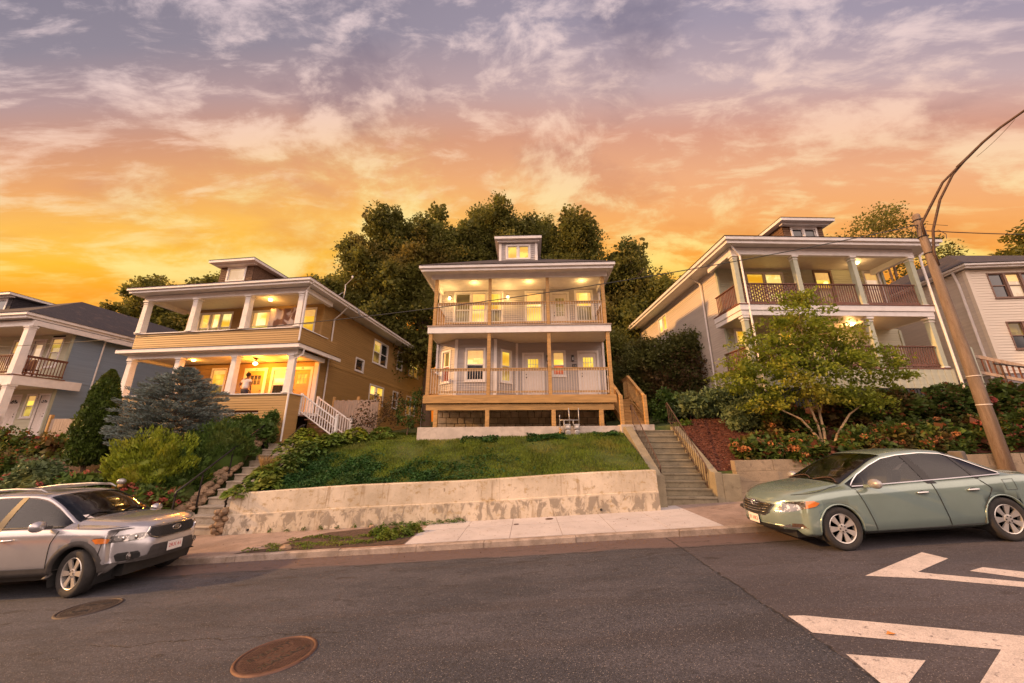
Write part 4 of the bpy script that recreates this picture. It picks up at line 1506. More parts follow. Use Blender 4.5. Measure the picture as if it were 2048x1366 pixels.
    do.matrix_local = Matrix.Translation((.22, 2.95, 11.5 - 2.0)) @ Matrix.Rotation(R(115), 4, 'Z') @ Matrix.Rotation(R(-25), 4, 'X')
    OFF[do.name] = Vector((0, 0, 0))
    am = MB()
    am.tube([(.12, 2.9, 11.3), (.62, 2.65, 11.55), (.66, 2.62, 11.62)], .018, 6)
    am.lathe([(.02, 11.55), (.05, 11.58), (.05, 11.68), (.02, 11.71)], (.68, 2.60, 0), 10)
    am.build('feed_arm', MT['white'], dd)
    # lamps
    lm = MB()
    lm.lathe([(.09, 6.49), (.09, 6.46), (.03, 6.44), (.03, 6.34)], (-3.15, 1.1, 0), 14)
    for k in range(4):
        a = k * math.pi / 2 + .4
        lm.bar((-3.15, 1.1, 6.31), (-3.15 + .48 * math.cos(a), 1.1 + .48 * math.sin(a), 6.33), .11, .012)
    lo = lm.build('ceiling_fan', MT['stainwood'], g)
    gl = MB(); gl.ball((-3.15, 1.1, 6.22), .115, 14, (1, 1, .75))
    gl.build('lamp_glass', MT['lampglass'], lo, smooth=True)
    point_light('porch_lamp_light', g, (-3.15, 1.1, 6.02), 330, (1.0, .35, .035), .12)
    l2 = MB(); l2.lathe([(.11, 6.49), (.11, 6.46), (.06, 6.41)], (-6.7, .95, 0), 14)
    l2.build('ceiling_lamp', MT['lampglass2'], g, smooth=True)
    l3 = MB(); l3.lathe([(.09, 9.79), (.12, 9.76), (.10, 9.68), (.03, 9.65)], (-2.9, 1.0, 0), 14)
    l3.build('ceiling_lamp', MT['lampglass2'], g, smooth=True)
    point_light('ceiling_light', g, (-2.9, 1.0, 9.45), 34, (1.0, .50, .12), .15)
    point_light('ceiling_light', g, (-6.7, .95, 6.25), 26, (1.0, .45, .08), .1)
    point_light('porch_end_light', g, (-1.3, 1.2, 6.2), 70, (1.0, .36, .04), .1)  # point light without a fixture, orange glow by the right-hand door
    # cloth hung to dry on the upper porch
    cm = MB()
    nx, nz = 22, 14
    for j in range(nz + 1):
        for i in range(nx + 1):
            u, v = i / nx, j / nz
            cm.v.append((-2.9 + 1.5 * u, 1.15 + .05 * math.sin(u * 19) + .03 * math.sin(v * 7), 9.28 - 1.25 * v - .05 * math.sin(u * math.pi)))
    for j in range(nz):
        for i in range(nx):
            cm.f.append((j * (nx + 1) + i, j * (nx + 1) + i + 1, (j + 1) * (nx + 1) + i + 1, (j + 1) * (nx + 1) + i))
    MT['cloth'] = M('printed_cloth', (.62, .50, .44), .9, .12, 3, c2=(.26, .13, .08), mask=(1.2, .46, .52, 2))
    c = cm.build('hanging_blanket', MT['cloth'], None, smooth=True)
    c.data.transform(Matrix.Translation((0, 0, -2.0)))
    c.location, c.rotation_euler = g.location, g.rotation_euler
    tag(c, 'patterned brown and pale blanket hung on the upper porch of the ochre house', 'blanket')
    # white railed side stair
    s = thing('white_stair', (-11.12, 16.5, 2.2), R(-5), 'white railed side stair climbing to the porch of the ochre house', 'stair', None, True)
    tr = MB()
    ns = 7
    for i in range(ns):
        z1 = 3.70 - (3.70 - 2.35) * (i + 1) / (ns + .5)
        xa = .02 + i * .28
        tr.box(xa, xa + .31, .85, 2.0, z1 - .05, z1)
    tr.build('tread', MT['stainwood'], s)
    for y in (.82, 2.05):
        mb = MB()
        mb.bar((.02, y, 4.52), (1.98, y, 3.30), .06, .06)
        mb.bar((.02, y, 3.72), (1.98, y, 2.50), .05, .05)
        mb.box(-.04, .06, y - .05, y + .05, 3.55, 4.58)
        o = mb.build('railing', MT['white'], s, bevel=.006)
        bb = MB()
        for k in range(13):
            x = .16 + k * .14
            zt = 4.52 - 1.22 * (x - .02) / 1.96
            bb.box(x - .018, x + .018, y - .018, y + .018, zt - .80, zt - .02)
        bb.build('infill', MT['white'], o)
        nm = MB()
        nm.box(1.95, 2.07, y - .06, y + .06, 2.25, 3.42)
        nm.box(1.93, 2.09, y - .08, y + .08, 3.421, 3.45)
        nm.ball((2.01, y, 3.50), .055, 8)
        nm.build('newel_post', MT['white'], s)
    # trash: fence between the houses
    f = thing('wood_fence', (-10.3, 19.0, 2.6), R(-3), 'weathered wooden gate fence between the ochre house and the shrubs', 'fence', None, True)
    mb = MB()
    for k in range(17):
        x = k * .145
        mb.box(x, x + .135, 0, .03, 2.6, 4.42 + .02 * math.sin(k * 9))
    mb.build('board_panel', MT['oldwood'], f)
    for x in (-.05, 1.3, 2.5):
        solid(f, 'fence_post', 'cedar', (x - .07, x + .07, .031, .16, 2.5, 4.62))
    return g


MT['brick'] = M('red_brick', (.30, .12, .06), .85, .3, 5, .3, 30)
house_ochre()


# ------------------------------------------------------------------ the sage / pale house on the right
def house_sage():
    g = thing('porch_house', (17.49, 15.5, 3.8), R(4), 'pale sage clapboard house with dark wood porch railings behind a young maple', 'house', None, True)
    D = 1.85
    x0, x1 = -7.95, .45
    solid(g, 'body', 'sid_sage', (x0 + .15, x1 - .08, D + 1.3, 14.6, 4.2, 10.70))
    solid(g, 'interior', 'darkvoid', (x0 + .15, x1 - .1, D + .12, D + .2, 5.2, 7.4), (x0 + .15, x1 - .1, D + .12, D + .2, 8.0, 10.6))
    Wf = Wl((0, D), (1, 0), (0, -1))
    sm = MB()
    hu = [window(g, Wf, -6.55, -4.62, 8.30, 10.42, up=['lit_mid', 'lit_cur'], kind='single', split=2),
          window(g, Wf, -3.10, -2.14, 8.60, 10.56, up='lit_mid', lo='lit_dim', trimmat='brown_trim'),
          window(g, Wf, -.55, .30, 8.60, 10.55, up='lit_pale', lo='lit_pale')]
    siding(sm, Wf, x0, x1, 8.0, 10.70, hu)
    hl = [window(g, Wf, -7.62, -6.92, 6.2, 7.44, up='lit_mid', lo='lit_blind', mid=.35),
          window(g, Wf, -5.6, -4.6, 5.9, 7.35, up='lit_mid', lo='lit_dim'),
          door(g, Wf, -3.6, -2.6, 5.2, 7.36, lites=(.6, .9, 3, 2), glow='lit_dim')]
    siding(sm, Wf, x0, x1, 5.2, 7.50, hl)
    siding(sm, Wf, x0, -7.0, 3.9, 5.2, [])
    sm.build('siding', MT['sid_sage'], g)
    s2 = MB()
    Ws = Wl((x0, 0), (0, 1), (-1, 0))
    hw = [window(g, Ws, 7.6, 8.9, 9.30, 10.38, up=['lit_mid', 'lit_hot'], kind='single', split=2)]
    siding(s2, Ws, D, 14.6, 4.0, 10.70, hw)
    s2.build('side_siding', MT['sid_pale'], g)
    s2 = MB()
    siding(s2, Wl((x1, 0), (0, 1), (1, 0)), D, 14.6, 4.0, 10.70, [])
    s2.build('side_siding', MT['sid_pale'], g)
    cb = MB()
    for (x, y) in ((x0, D), (x1, D)):
        cb.box(x - .06, x + .05, y - .05, y + .08, 4.0, 7.42)
        cb.box(x - .06, x + .05, y - .05, y + .08, 7.95, 10.66)
    cb.build('corner_board', MT['sage'], g)
    pz = [(-8.24, 5.22, 7.42), (-5.50, 5.22, 7.42), (-2.85, 5.22, 7.42), (-.16, 5.22, 7.42)]
    for (x, a, b) in pz:
        column(g, x, .10, a, b, .20, .20, 'sage')
        column(g, x + (.0), .10, 7.96, 10.32, .20, .20, 'sage')
    solid(g, 'lower_deck', 'stainwood', (-8.35, -.02, -.02, D + .03, 5.14, 5.21))
    solid(g, 'deck_fascia', 'white', (-8.42, .02, -.05, .03, 7.44, 7.66), (-8.46, .06, -.09, -.051, 7.661, 7.90), (-8.42, -8.34, .03, D, 7.44, 7.66), (-8.46, -8.421, -.05, D, 7.661, 7.90),
          (-.06, .02, .03, D, 7.44, 7.66), (.021, .06, -.05, D, 7.661, 7.90), bevel=.006)
    solid(g, 'upper_deck', 'stainwood', (-8.48, .08, -.11, D, 7.91, 7.955))
    solid(g, 'lower_ceiling', 'ceil', (-8.33, -.07, .04, D + .03, 7.46, 7.49))
    solid(g, 'upper_ceiling', 'ceil', (-8.3, -.07, .14, D + .03, 10.58, 10.61))
    solid(g, 'porch_beam', 'white', (-8.40, .02, -.03, .15, 10.32, 10.66), (-8.40, -8.24, .15, D, 10.32, 10.66), (-.14, .02, .15, D, 10.32, 10.66), bevel=.006)
    gutter_ring(g, -8.85, .95, -.50, 15.0, 10.66, 10.96)
    hip_roof(g, -8.89, .99, -.54, 15.1, 10.961, .50)
    dormer(g, -4.36, -2.30, 1.55, 5.5, 11.7, 12.92, 'shingle_br', 'shingle', (-3.98, -2.60, 11.85, 12.82), winmat='glass_d', split=2, corner=False, ov=.34)
    # skirt of vertical boards
    mb = MB()
    k = 0
    x = -8.30
    while x < -.03:
        mb.box(x, x + .135, -.01 - .006 * (k % 2), .02, 4.36, 5.14)
        x += .145; k += 1
    mb.build('skirt_panel', MT['sid_sage'], g)
    mb = MB()
    x = -8.25
    while x < -.05:
        mb.box(x, x + .10, .03, .05, 3.4, 4.36)
        x += .14
    mb.build('lower_lattice', MT['black'], g)
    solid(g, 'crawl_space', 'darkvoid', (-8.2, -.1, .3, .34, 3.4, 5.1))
    # railings: board pickets with lattice on one bay
    def brail(a, b, z, h, lattice=False, nm='railing'):
        A, B = Vector((*a, 0)), Vector((*b, 0))
        mb = MB()
        mb.bar((*a, z + h - .02), (*b, z + h - .02), .10, .04)
        mb.bar((*a, z + .12), (*b, z + .12), .05, .09)
        o = mb.build(nm, MT['stainwood'], g)
        pb = MB()
        d = B - A
        n = int(d.length / .105)
        u = d.normalized()
        for k in range(n):
            p_ = A + d * ((k + .5) / n)
            pb.bar((p_.x, p_.y, z + .04), (p_.x, p_.y, z + h - .041), .055, .018, tuple(u) if False else (u.y, -u.x, 0))
        pb.build('picket_infill', MT['stainwood'], o)
        if lattice:
            lb = MB()
            Ln = d.length
            nn = int(Ln / .17)
            for k in range(-6, nn + 1):
                for s_ in (1, -1):
                    t0, t1 = k * .17, k * .17 + (h - .25)
                    if s_ < 0: t0, t1 = t1, t0
                    z0_, z1_ = z + .17, z + h - .08
                    # clip to the bay
                    def cl(ta, za, tb, zb):
                        if ta > tb: ta, za, tb, zb = tb, zb, ta, za
                        if tb < 0 or ta > Ln: return None
                        if ta < 0: za = za + (zb - za) * (-ta) / (tb - ta); ta = 0
                        if tb > Ln: zb = za + (zb - za) * (Ln - ta) / (tb - ta); tb = Ln
                        return ta, za, tb, zb
                    c = cl(t0, z0_, t1, z1_)
                    if c and c[2] - c[0] > .02:
                        nrm = Vector((u.y, -u.x, 0)) * (.03 + (.008 if s_ > 0 else 0))
                        pa = A + u * c[0] + nrm; pb_ = A + u * c[2] + nrm
                        lb.bar((pa.x, pa.y, c[1]), (pb_.x, pb_.y, c[3]), .038, .007, (u.y, -u.x, 0))
            lb.build('lattice', MT['stainwood'], o)
    for (a, b) in ((-8.1, -5.64), (-5.36, -2.99), (-2.71, -.30)):
        brail((a, .10), (b, .10), 5.21, .95, lattice=a < -8)
        brail((a, .10), (b, .10), 7.955, 1.02, lattice=a < -8)
    brail((-8.24, D - .05), (-8.24, .26), 7.955, 1.02)
    brail((-8.24, D - .05), (-8.24, .26), 5.21, .95)
    for pts in ([(-8.60, -.28, 10.75), (-8.15, -.10, 10.35), (-8.05, -.08, 10.2), (-8.05, -.08, 4.2)], [(.65, -.28, 10.75), (.15, -.12, 10.3), (.12, -.12, 9.8), (.12, -.12, 4.3)],
                [(-8.65, 3.2, 10.75), (-8.1, 3.2, 10.4), (-8.06, 3.2, 10.2), (-8.06, 3.2, 4)]):
        downspout(g, pts)
    lm = MB(); lm.lathe([(.15, 7.455), (.15, 7.42), (.10, 7.36), (.03, 7.34)], (-2.7, 1.0, 0), 16)
    lm.build('ceiling_lamp', MT['lampglass'], g, smooth=True)
    point_light('porch_lamp_light', g, (-2.7, 1.0, 7.18), 40, (1.0, .52, .16), .1)
    lm = MB(); lm.lathe([(.12, 10.575), (.12, 10.55), (.08, 10.49), (.03, 10.47)], (-1.6, 1.0, 0), 16)
    lm.build('ceiling_lamp', MT['lampglass2'], g, smooth=True)
    point_light('porch_lamp_light', g, (-1.6, 1.0, 10.30), 14, (1.0, .62, .25), .1)
    return g


house_sage()


# ------------------------------------------------------------------ the blue-grey house at far left
def house_blue():
    g = thing('porch_house', (-26.73, 17.5, 2.0), R(-5), 'blue grey clapboard house with brown railed balcony and white fanlight doors', 'house', None, True)
    D = 2.0
    x1, x0 = -.45, -9.0
    solid(g, 'body', 'sid_blue', (x0, x1 - .08, D + 1.3, 15, 1.8, 8.60))
    solid(g, 'interior', 'darkvoid', (x0 + .1, x1 - .12, D + .12, D + .2, 2.6, 8.5))
    Wf = Wl((0, D), (1, 0), (0, -1))
    sm = MB()
    hu = [window(g, Wf, -4.65, -3.9, 6.6, 8.28, up='lit_blind', lo='lit_dim'),
          door(g, Wf, -3.2, -2.2, 5.75, 8.26, lites=(.45, .9, 1, 1), glow='lit_pale'),
          window(g, Wf, -1.90, -.98, 6.5, 8.34, up='lit_blind', lo='lit_dim'),
          window(g, Wf, -7.4, -6.2, 6.6, 8.28, up='lit_blind', lo='lit_dim')]
    siding(sm, Wf, x0, x1, 5.72, 8.55, hu, .13)
    hl = [window(g, Wf, -2.22, -1.45, 3.6, 4.96, up='lit_mid', lo='lit_blind'),
          door(g, Wf, -3.55, -2.5, 2.62, 4.94, fan=True, mat='door_w'),
          door(g, Wf, -1.35, -.50, 2.62, 4.97, fan=True, mat='door_w')]
    siding(sm, Wf, x0, x1, 2.60, 5.25, hl, .13)
    sm.build('front_siding', MT['sid_sage'], g)
    s2 = MB()
    Ws = Wl((x1, 0), (0, 1), (1, 0))
    siding(s2, Ws, D, 15, 5.72, 8.6, [], .13)
    siding(s2, Ws, D, 15, 1.6, 5.62, [], .13)
    s2.build('side_siding', MT['sid_blue'], g)
    solid(g, 'belly_band', 'sid_blue', (x1 - .03, x1 + .03, D, 15, 5.62, 5.72))
    solid(g, 'corner_board', 'sage', (x1 - .05, x1 + .05, D - .05, D + .07, 2.6, 8.5))
    solid(g, 'deck_fascia', 'white', (x0, .0, -.03, .05, 5.18, 5.66), (-.08, .0, .05, D + .8, 5.18, 5.66), bevel=.01)
    solid(g, 'upper_deck', 'stainwood', (x0, .03, -.05, D, 5.665, 5.71))
    solid(g, 'lower_ceiling', 'ceil', (x0, -.05, .06, D, 5.22, 5.25))
    solid(g, 'upper_ceiling', 'ceil', (x0, -.05, .16, D, 8.50, 8.53))
    solid(g, 'porch_beam', 'white', (x0, .02, -.03, .16, 8.36, 8.68), (-.14, .02, .16, D + 13, 8.40, 8.68), bevel=.006)
    for x in (-.22, -3.7, -7.2):
        column(g, x, .08, 5.71, 8.36, .34, .30, 'white')
        column(g, x, .08, 2.6, 5.18, .34, .30, 'white')
    railing(g, (-.4, .08), (-3.5, .08), 5.71, 1.08, mat='stainwood', balmat='stainwood', bal=.13)
    railing(g, (-3.9, .08), (-7.0, .08), 5.71, 1.08, mat='stainwood', balmat='stainwood', bal=.13)
    railing(g, (-.12, .25), (-.12, D - .05), 5.71, 1.08, mat='stainwood', balmat='stainwood', bal=.13)
    solid(g, 'lower_deck', 'stainwood', (x0, .5, .0, D + .02, 2.5, 2.6))
    railing(g, (-3.5, .0), (-1.2, .0), 2.6, .95, mat='stainwood', balmat='stainwood', bal=.14)
    gutter_ring(g, -9.6, .10, -.45, 15.5, 8.72, 9.02)
    hip_roof(g, -9.64, .14, -.49, 15.6, 9.021, .56)
    dormer(g, -7.3, -5.25, 1.6, 5.5, 9.95, 11.0, 'shingle', 'shingle', (-6.9, -5.6, 10.05, 10.9), winmat='glass_d', split=1, corner=False, ov=.3)
    downspout(g, [(.0, 3.4, 8.8), (-.32, 3.5, 8.5), (-.36, 3.5, 8.2), (-.36, 3.5, 2.2)])
    # steps railing at the front door
    s = thing('porch_step_rail', (-26.73, 17.5, 2.0), R(-5), 'brown slatted stair railing with white capped newel in front of the blue grey house', 'railing', None, True)
    for x in (-1.15, .05):
        mb = MB()
        mb.box(x - .09, x + .09, -.20, -.02, 1.8, 3.50)
        o = mb.build('newel_post', MT['stainwood'], s)
        cp = MB(); cp.box(x - .13, x + .13, -.24, .02, 3.50, 3.62); cp.build('post_cap', MT['white'], o, bevel=.02)
        mb = MB()
        mb.bar((x, -.12, 3.40), (x + .15, -1.7, 2.30), .05, .09)
        mb.bar((x, -.12, 2.60), (x + .15, -1.7, 1.60), .05, .07)
        for k in range(10):
            t = (k + .5) / 10
            mb.box(x + .15 * t - .02, x + .15 * t + .02, -.12 - 1.58 * t - .02, -.12 - 1.58 * t + .02, 2.6 - t * 1.0, 3.38 - t * 1.1)
        mb.build('railing', MT['stainwood'], s)
    # patio chairs seen on the balcony
    for i, (x, rz) in enumerate(((-1.1, .4), (-.75, -2.5))):
        c = thing('balcony_chair', (0, 0, 0), 0, ['dark slatted chair on the blue grey house balcony, nearer the column', 'dark slatted chair on the blue grey house balcony, nearer the side railing'][i], 'chair', 'chairs on the balcony')
        c.matrix_world = g.matrix_basis @ Matrix.Translation((x, .9, 5.71 - 2.0)) @ Matrix.Rotation(rz, 4, 'Z')
        mb = MB(); mb.box(-.25, .25, -.25, .25, .40, .44); mb.build('seat', MT['stainwood'], c)
        mb = MB()
        for k in range(5): mb.box(-.24 + k * .10, -.17 + k * .10, .22, .25, .44, .95)
        mb.build('backrest', MT['stainwood'], c)
        for sx_ in (-.22, .22):
            for sy_ in (-.22, .22):
                mb = MB(); mb.box(sx_ - .02, sx_ + .02, sy_ - .02, sy_ + .02, 0, .399); mb.build('leg', MT['stainwood'], c)
    f = thing('wood_fence', (-25.6, 17.9, 1.6), R(-5), 'grey weathered board fence between the blue grey house and the evergreen', 'fence', None, True)
    mb = MB()
    for k in range(14):
        mb.box(k * .15 + 1.4, k * .15 + 1.54, 0, .03, 1.4, 3.42)
    mb.build('board_panel', MT['oldwood'], f)
    solid(f, 'fence_post', 'cedar', (1.26, 1.38, -.05, .08, 1.4, 3.62))
    return g


house_blue()


# ------------------------------------------------------------------ the cream house at far right
def house_cream():
    g = thing('cream_house', (20.08, 16.0, 4.0), R(-2), 'cream clapboard house with brown framed windows and no porch', 'house', None, True)
    x1 = 7.5
    solid(g, 'body', 'sid_cream', (.08, x1, .2, 9.5, 3.6, 9.85))
    Wf = Wl((0, 0), (1, 0), (0, -1))
    sm = MB()
    hf = [window(g, Wf, .82, 2.9, 8.44, 9.66, up=['glass_d', 'lit_pale', 'glass_d'], lo=['glass_d', 'lit_pale', 'glass_d'], split=3, trimmat='brown_trim', trim=.05),
          window(g, Wf, .84, 2.2, 6.08, 7.34, up='lit_dim', lo='glass_d', split=2, trimmat='brown_trim', trim=.05)]
    siding(sm, Wf, 0, x1, 5.05, 9.85, hf, .125)
    sm.build('front_siding', MT['sid_cream'], g)
    s2 = MB()
    Ws = Wl((0, 0), (0, 1), (-1, 0))
    hw = [window(g, Ws, 5.0, 6.5, 6.7, 7.5, up='lit_mid', kind='single', trimmat='brown_trim', trim=.05)]
    siding(s2, Ws, 0, 9.5, 5.05, 9.85, hw, .125)
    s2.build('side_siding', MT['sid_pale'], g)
    solid(g, 'foundation', 'greyf', (.02, x1, .03, 9.4, 3.2, 5.05))
    solid(g, 'corner_board', 'sid_cream', (-.04, .10, -.04, .10, 5.05, 9.85))
    gutter_ring(g, -.30, x1 + .3, -.35, 10.0, 9.86, 10.05)
    hip_roof(g, -.34, x1 + .34, -.39, 10.2, 10.051, .60)
    downspout(g, [(-.2, .3, 9.9), (-.1, .35, 9.6), (-.06, .35, 9.3), (-.06, .35, 4.9)], r=.05)
    # side steps with brown railing
    s = thing('side_stair_rail', (18.6, 15.6, 4.2), 0, 'orange brown wooden stair railing between the sage house and the cream house', 'railing')
    mb = MB()
    mb.bar((0, 0, 1.55), (1.9, -.6, .75), .06, .14)
    mb.bar((0, 0, .85), (1.9, -.6, .15), .06, .12)
    mb.build('rail', MT['oldwood'], s)
    mb = MB()
    for k in range(12):
        t = (k + .5) / 12
        mb.box(1.9 * t - .02, 1.9 * t + .02, -.6 * t - .02, -.6 * t + .02, .82 - .7 * t, 1.5 - .8 * t)
    mb.build('infill', MT['stainwood'], s)
    for x, y, z in ((0, 0, 1.9), (1.9, -.6, 1.1)):
        mb = MB(); mb.box(x - .06, x + .06, y - .06, y + .06, z - 1.9, z); mb.build('post', MT['sage'], s)
    s = thing('pipe_handrail', (20.4, 15.2, 4.2), 0, 'dark pipe handrail in front of the cream house foundation', 'handrail')
    mb = MB()
    mb.tube([(-1.3, .2, 1.15), (.3, -.3, .75), (2.6, -.9, .10)], .03, 8)
    mb.build('rail', MT['dkmetal'], s)
    mb = MB()
    for t in (.05, .3, .55, .8):
        x, y, z = -1.3 + 3.9 * t, .2 - 1.1 * t, 1.12 - 1.0 * t
        mb.box(x - .02, x + .02, y - .02, y + .02, z - 1.3, z)
    mb.build('rail_post', MT['rustmetal'], s)
    return g


MT['greyf'] = M('grey_foundation_paint', (.30, .27, .28), .8, .1)
house_cream()
# ------------------------------------------------------------------ cars
def carpaint(name, c, c2, rough=.28, metal=.55):
    m = M(name, c, rough, .05, 2, metal=metal, coat=.8)
    N = NT(m.node_tree)
    b = m.node_tree.nodes['Principled BSDF']
    pos = N.new('ShaderNodeTexCoord').outputs['Object']
    dust = N.noise(pos, .8, 2, .5)
    N.set(b.inputs['Roughness'], N.math('ADD', N.math('MULTIPLY', dust, .10), rough - .05))
    b.inputs['Coat Roughness'].default_value = .06
    return m


MT['tyre'] = M('tyre_rubber', (.028, .025, .024), .85, .25, 9, .3, 60)
MT['alloy'] = M('alloy_rim', (.56, .53, .50), .35, .08, metal=.7)
MT['carblack'] = M('textured_black_plastic', (.045, .040, .038), .7, .15, 9, .2, 90)
MT['chrome'] = M('chrome', (.75, .73, .70), .12, .03, metal=1.0)
MT['gasket'] = M('black_gasket', (.012, .012, .012), .5)
MT['headglass'] = M('headlight_lens', (.16, .15, .145), .10, .3, 14, metal=.5, coat=1.0, c2=(.55, .50, .46), mask=(11, .52, .6, 3))
MT['amber'] = M('amber_lens', (.55, .16, .03), .15, .15, coat=1.0)
MT['redlens'] = M('red_lens', (.45, .02, .015), .15, .1, coat=1.0)
MT['plate'] = M('white_plate', (.72, .66, .62), .4, .04)
MT['platered'] = M('red_plate_ink', (.45, .03, .03), .5)


def tint(name, c, tr):
    m = bpy.data.materials.new(name)
    m.use_nodes = True
    N = NT(m.node_tree)
    m.node_tree.nodes.remove(m.node_tree.nodes['Principled BSDF'])
    fr = N.new('ShaderNodeFresnel'); fr.inputs[0].default_value = 1.5
    g = N.new('ShaderNodeBsdfGlossy'); g.inputs['Roughness'].default_value = .02
    t = N.new('ShaderNodeBsdfTransparent'); t.inputs[0].default_value = (*c, 1)
    mx = N.new('ShaderNodeMixShader')
    f2 = N.math('ADD', N.math('MULTIPLY', fr.outputs[0], .9), .02, clamp=True)
    N.set(mx.inputs[0], f2)
    N.l.new(t.outputs[0], mx.inputs[1]); N.l.new(g.outputs[0], mx.inputs[2])
    o = [n for n in N.n if n.type == 'OUTPUT_MATERIAL'][0]
    N.l.new(mx.outputs[0], o.inputs[0])
    return m


MT['carglass'] = tint('car_window_glass', (.55, .60, .58), .5)
MT['carglass_dk'] = tint('tinted_rear_glass', (.16, .17, .18), .2)
MT['cabin'] = M('grey_car_interior', (.12, .105, .095), .8, .2)


def smooth_tab(tab, xs, k):
    X = np.array([t[0] for t in tab]); Yv = np.array([t[k] for t in tab], float)
    # monotone cubic (PCHIP-like)
    h = np.diff(X); d = np.diff(Yv) / h
    m = np.zeros(len(X))
    for i in range(1, len(X) - 1):
        if d[i - 1] * d[i] > 0:
            w1, w2 = 2 * h[i] + h[i - 1], h[i] + 2 * h[i - 1]
            m[i] = (w1 + w2) / (w1 / d[i - 1] + w2 / d[i])
    m[0], m[-1] = d[0], d[-1]
    out = []
    for x in xs:
        i = min(max(np.searchsorted(X, x) - 1, 0), len(X) - 2)
        t = (x - X[i]) / h[i]
        t = min(max(t, 0), 1)
        out.append((2 * t ** 3 - 3 * t ** 2 + 1) * Yv[i] + (t ** 3 - 2 * t ** 2 + t) * h[i] * m[i] + (-2 * t ** 3 + 3 * t ** 2) * Yv[i + 1] + (t ** 3 - t ** 2) * h[i] * m[i + 1])
    return np.array(out)


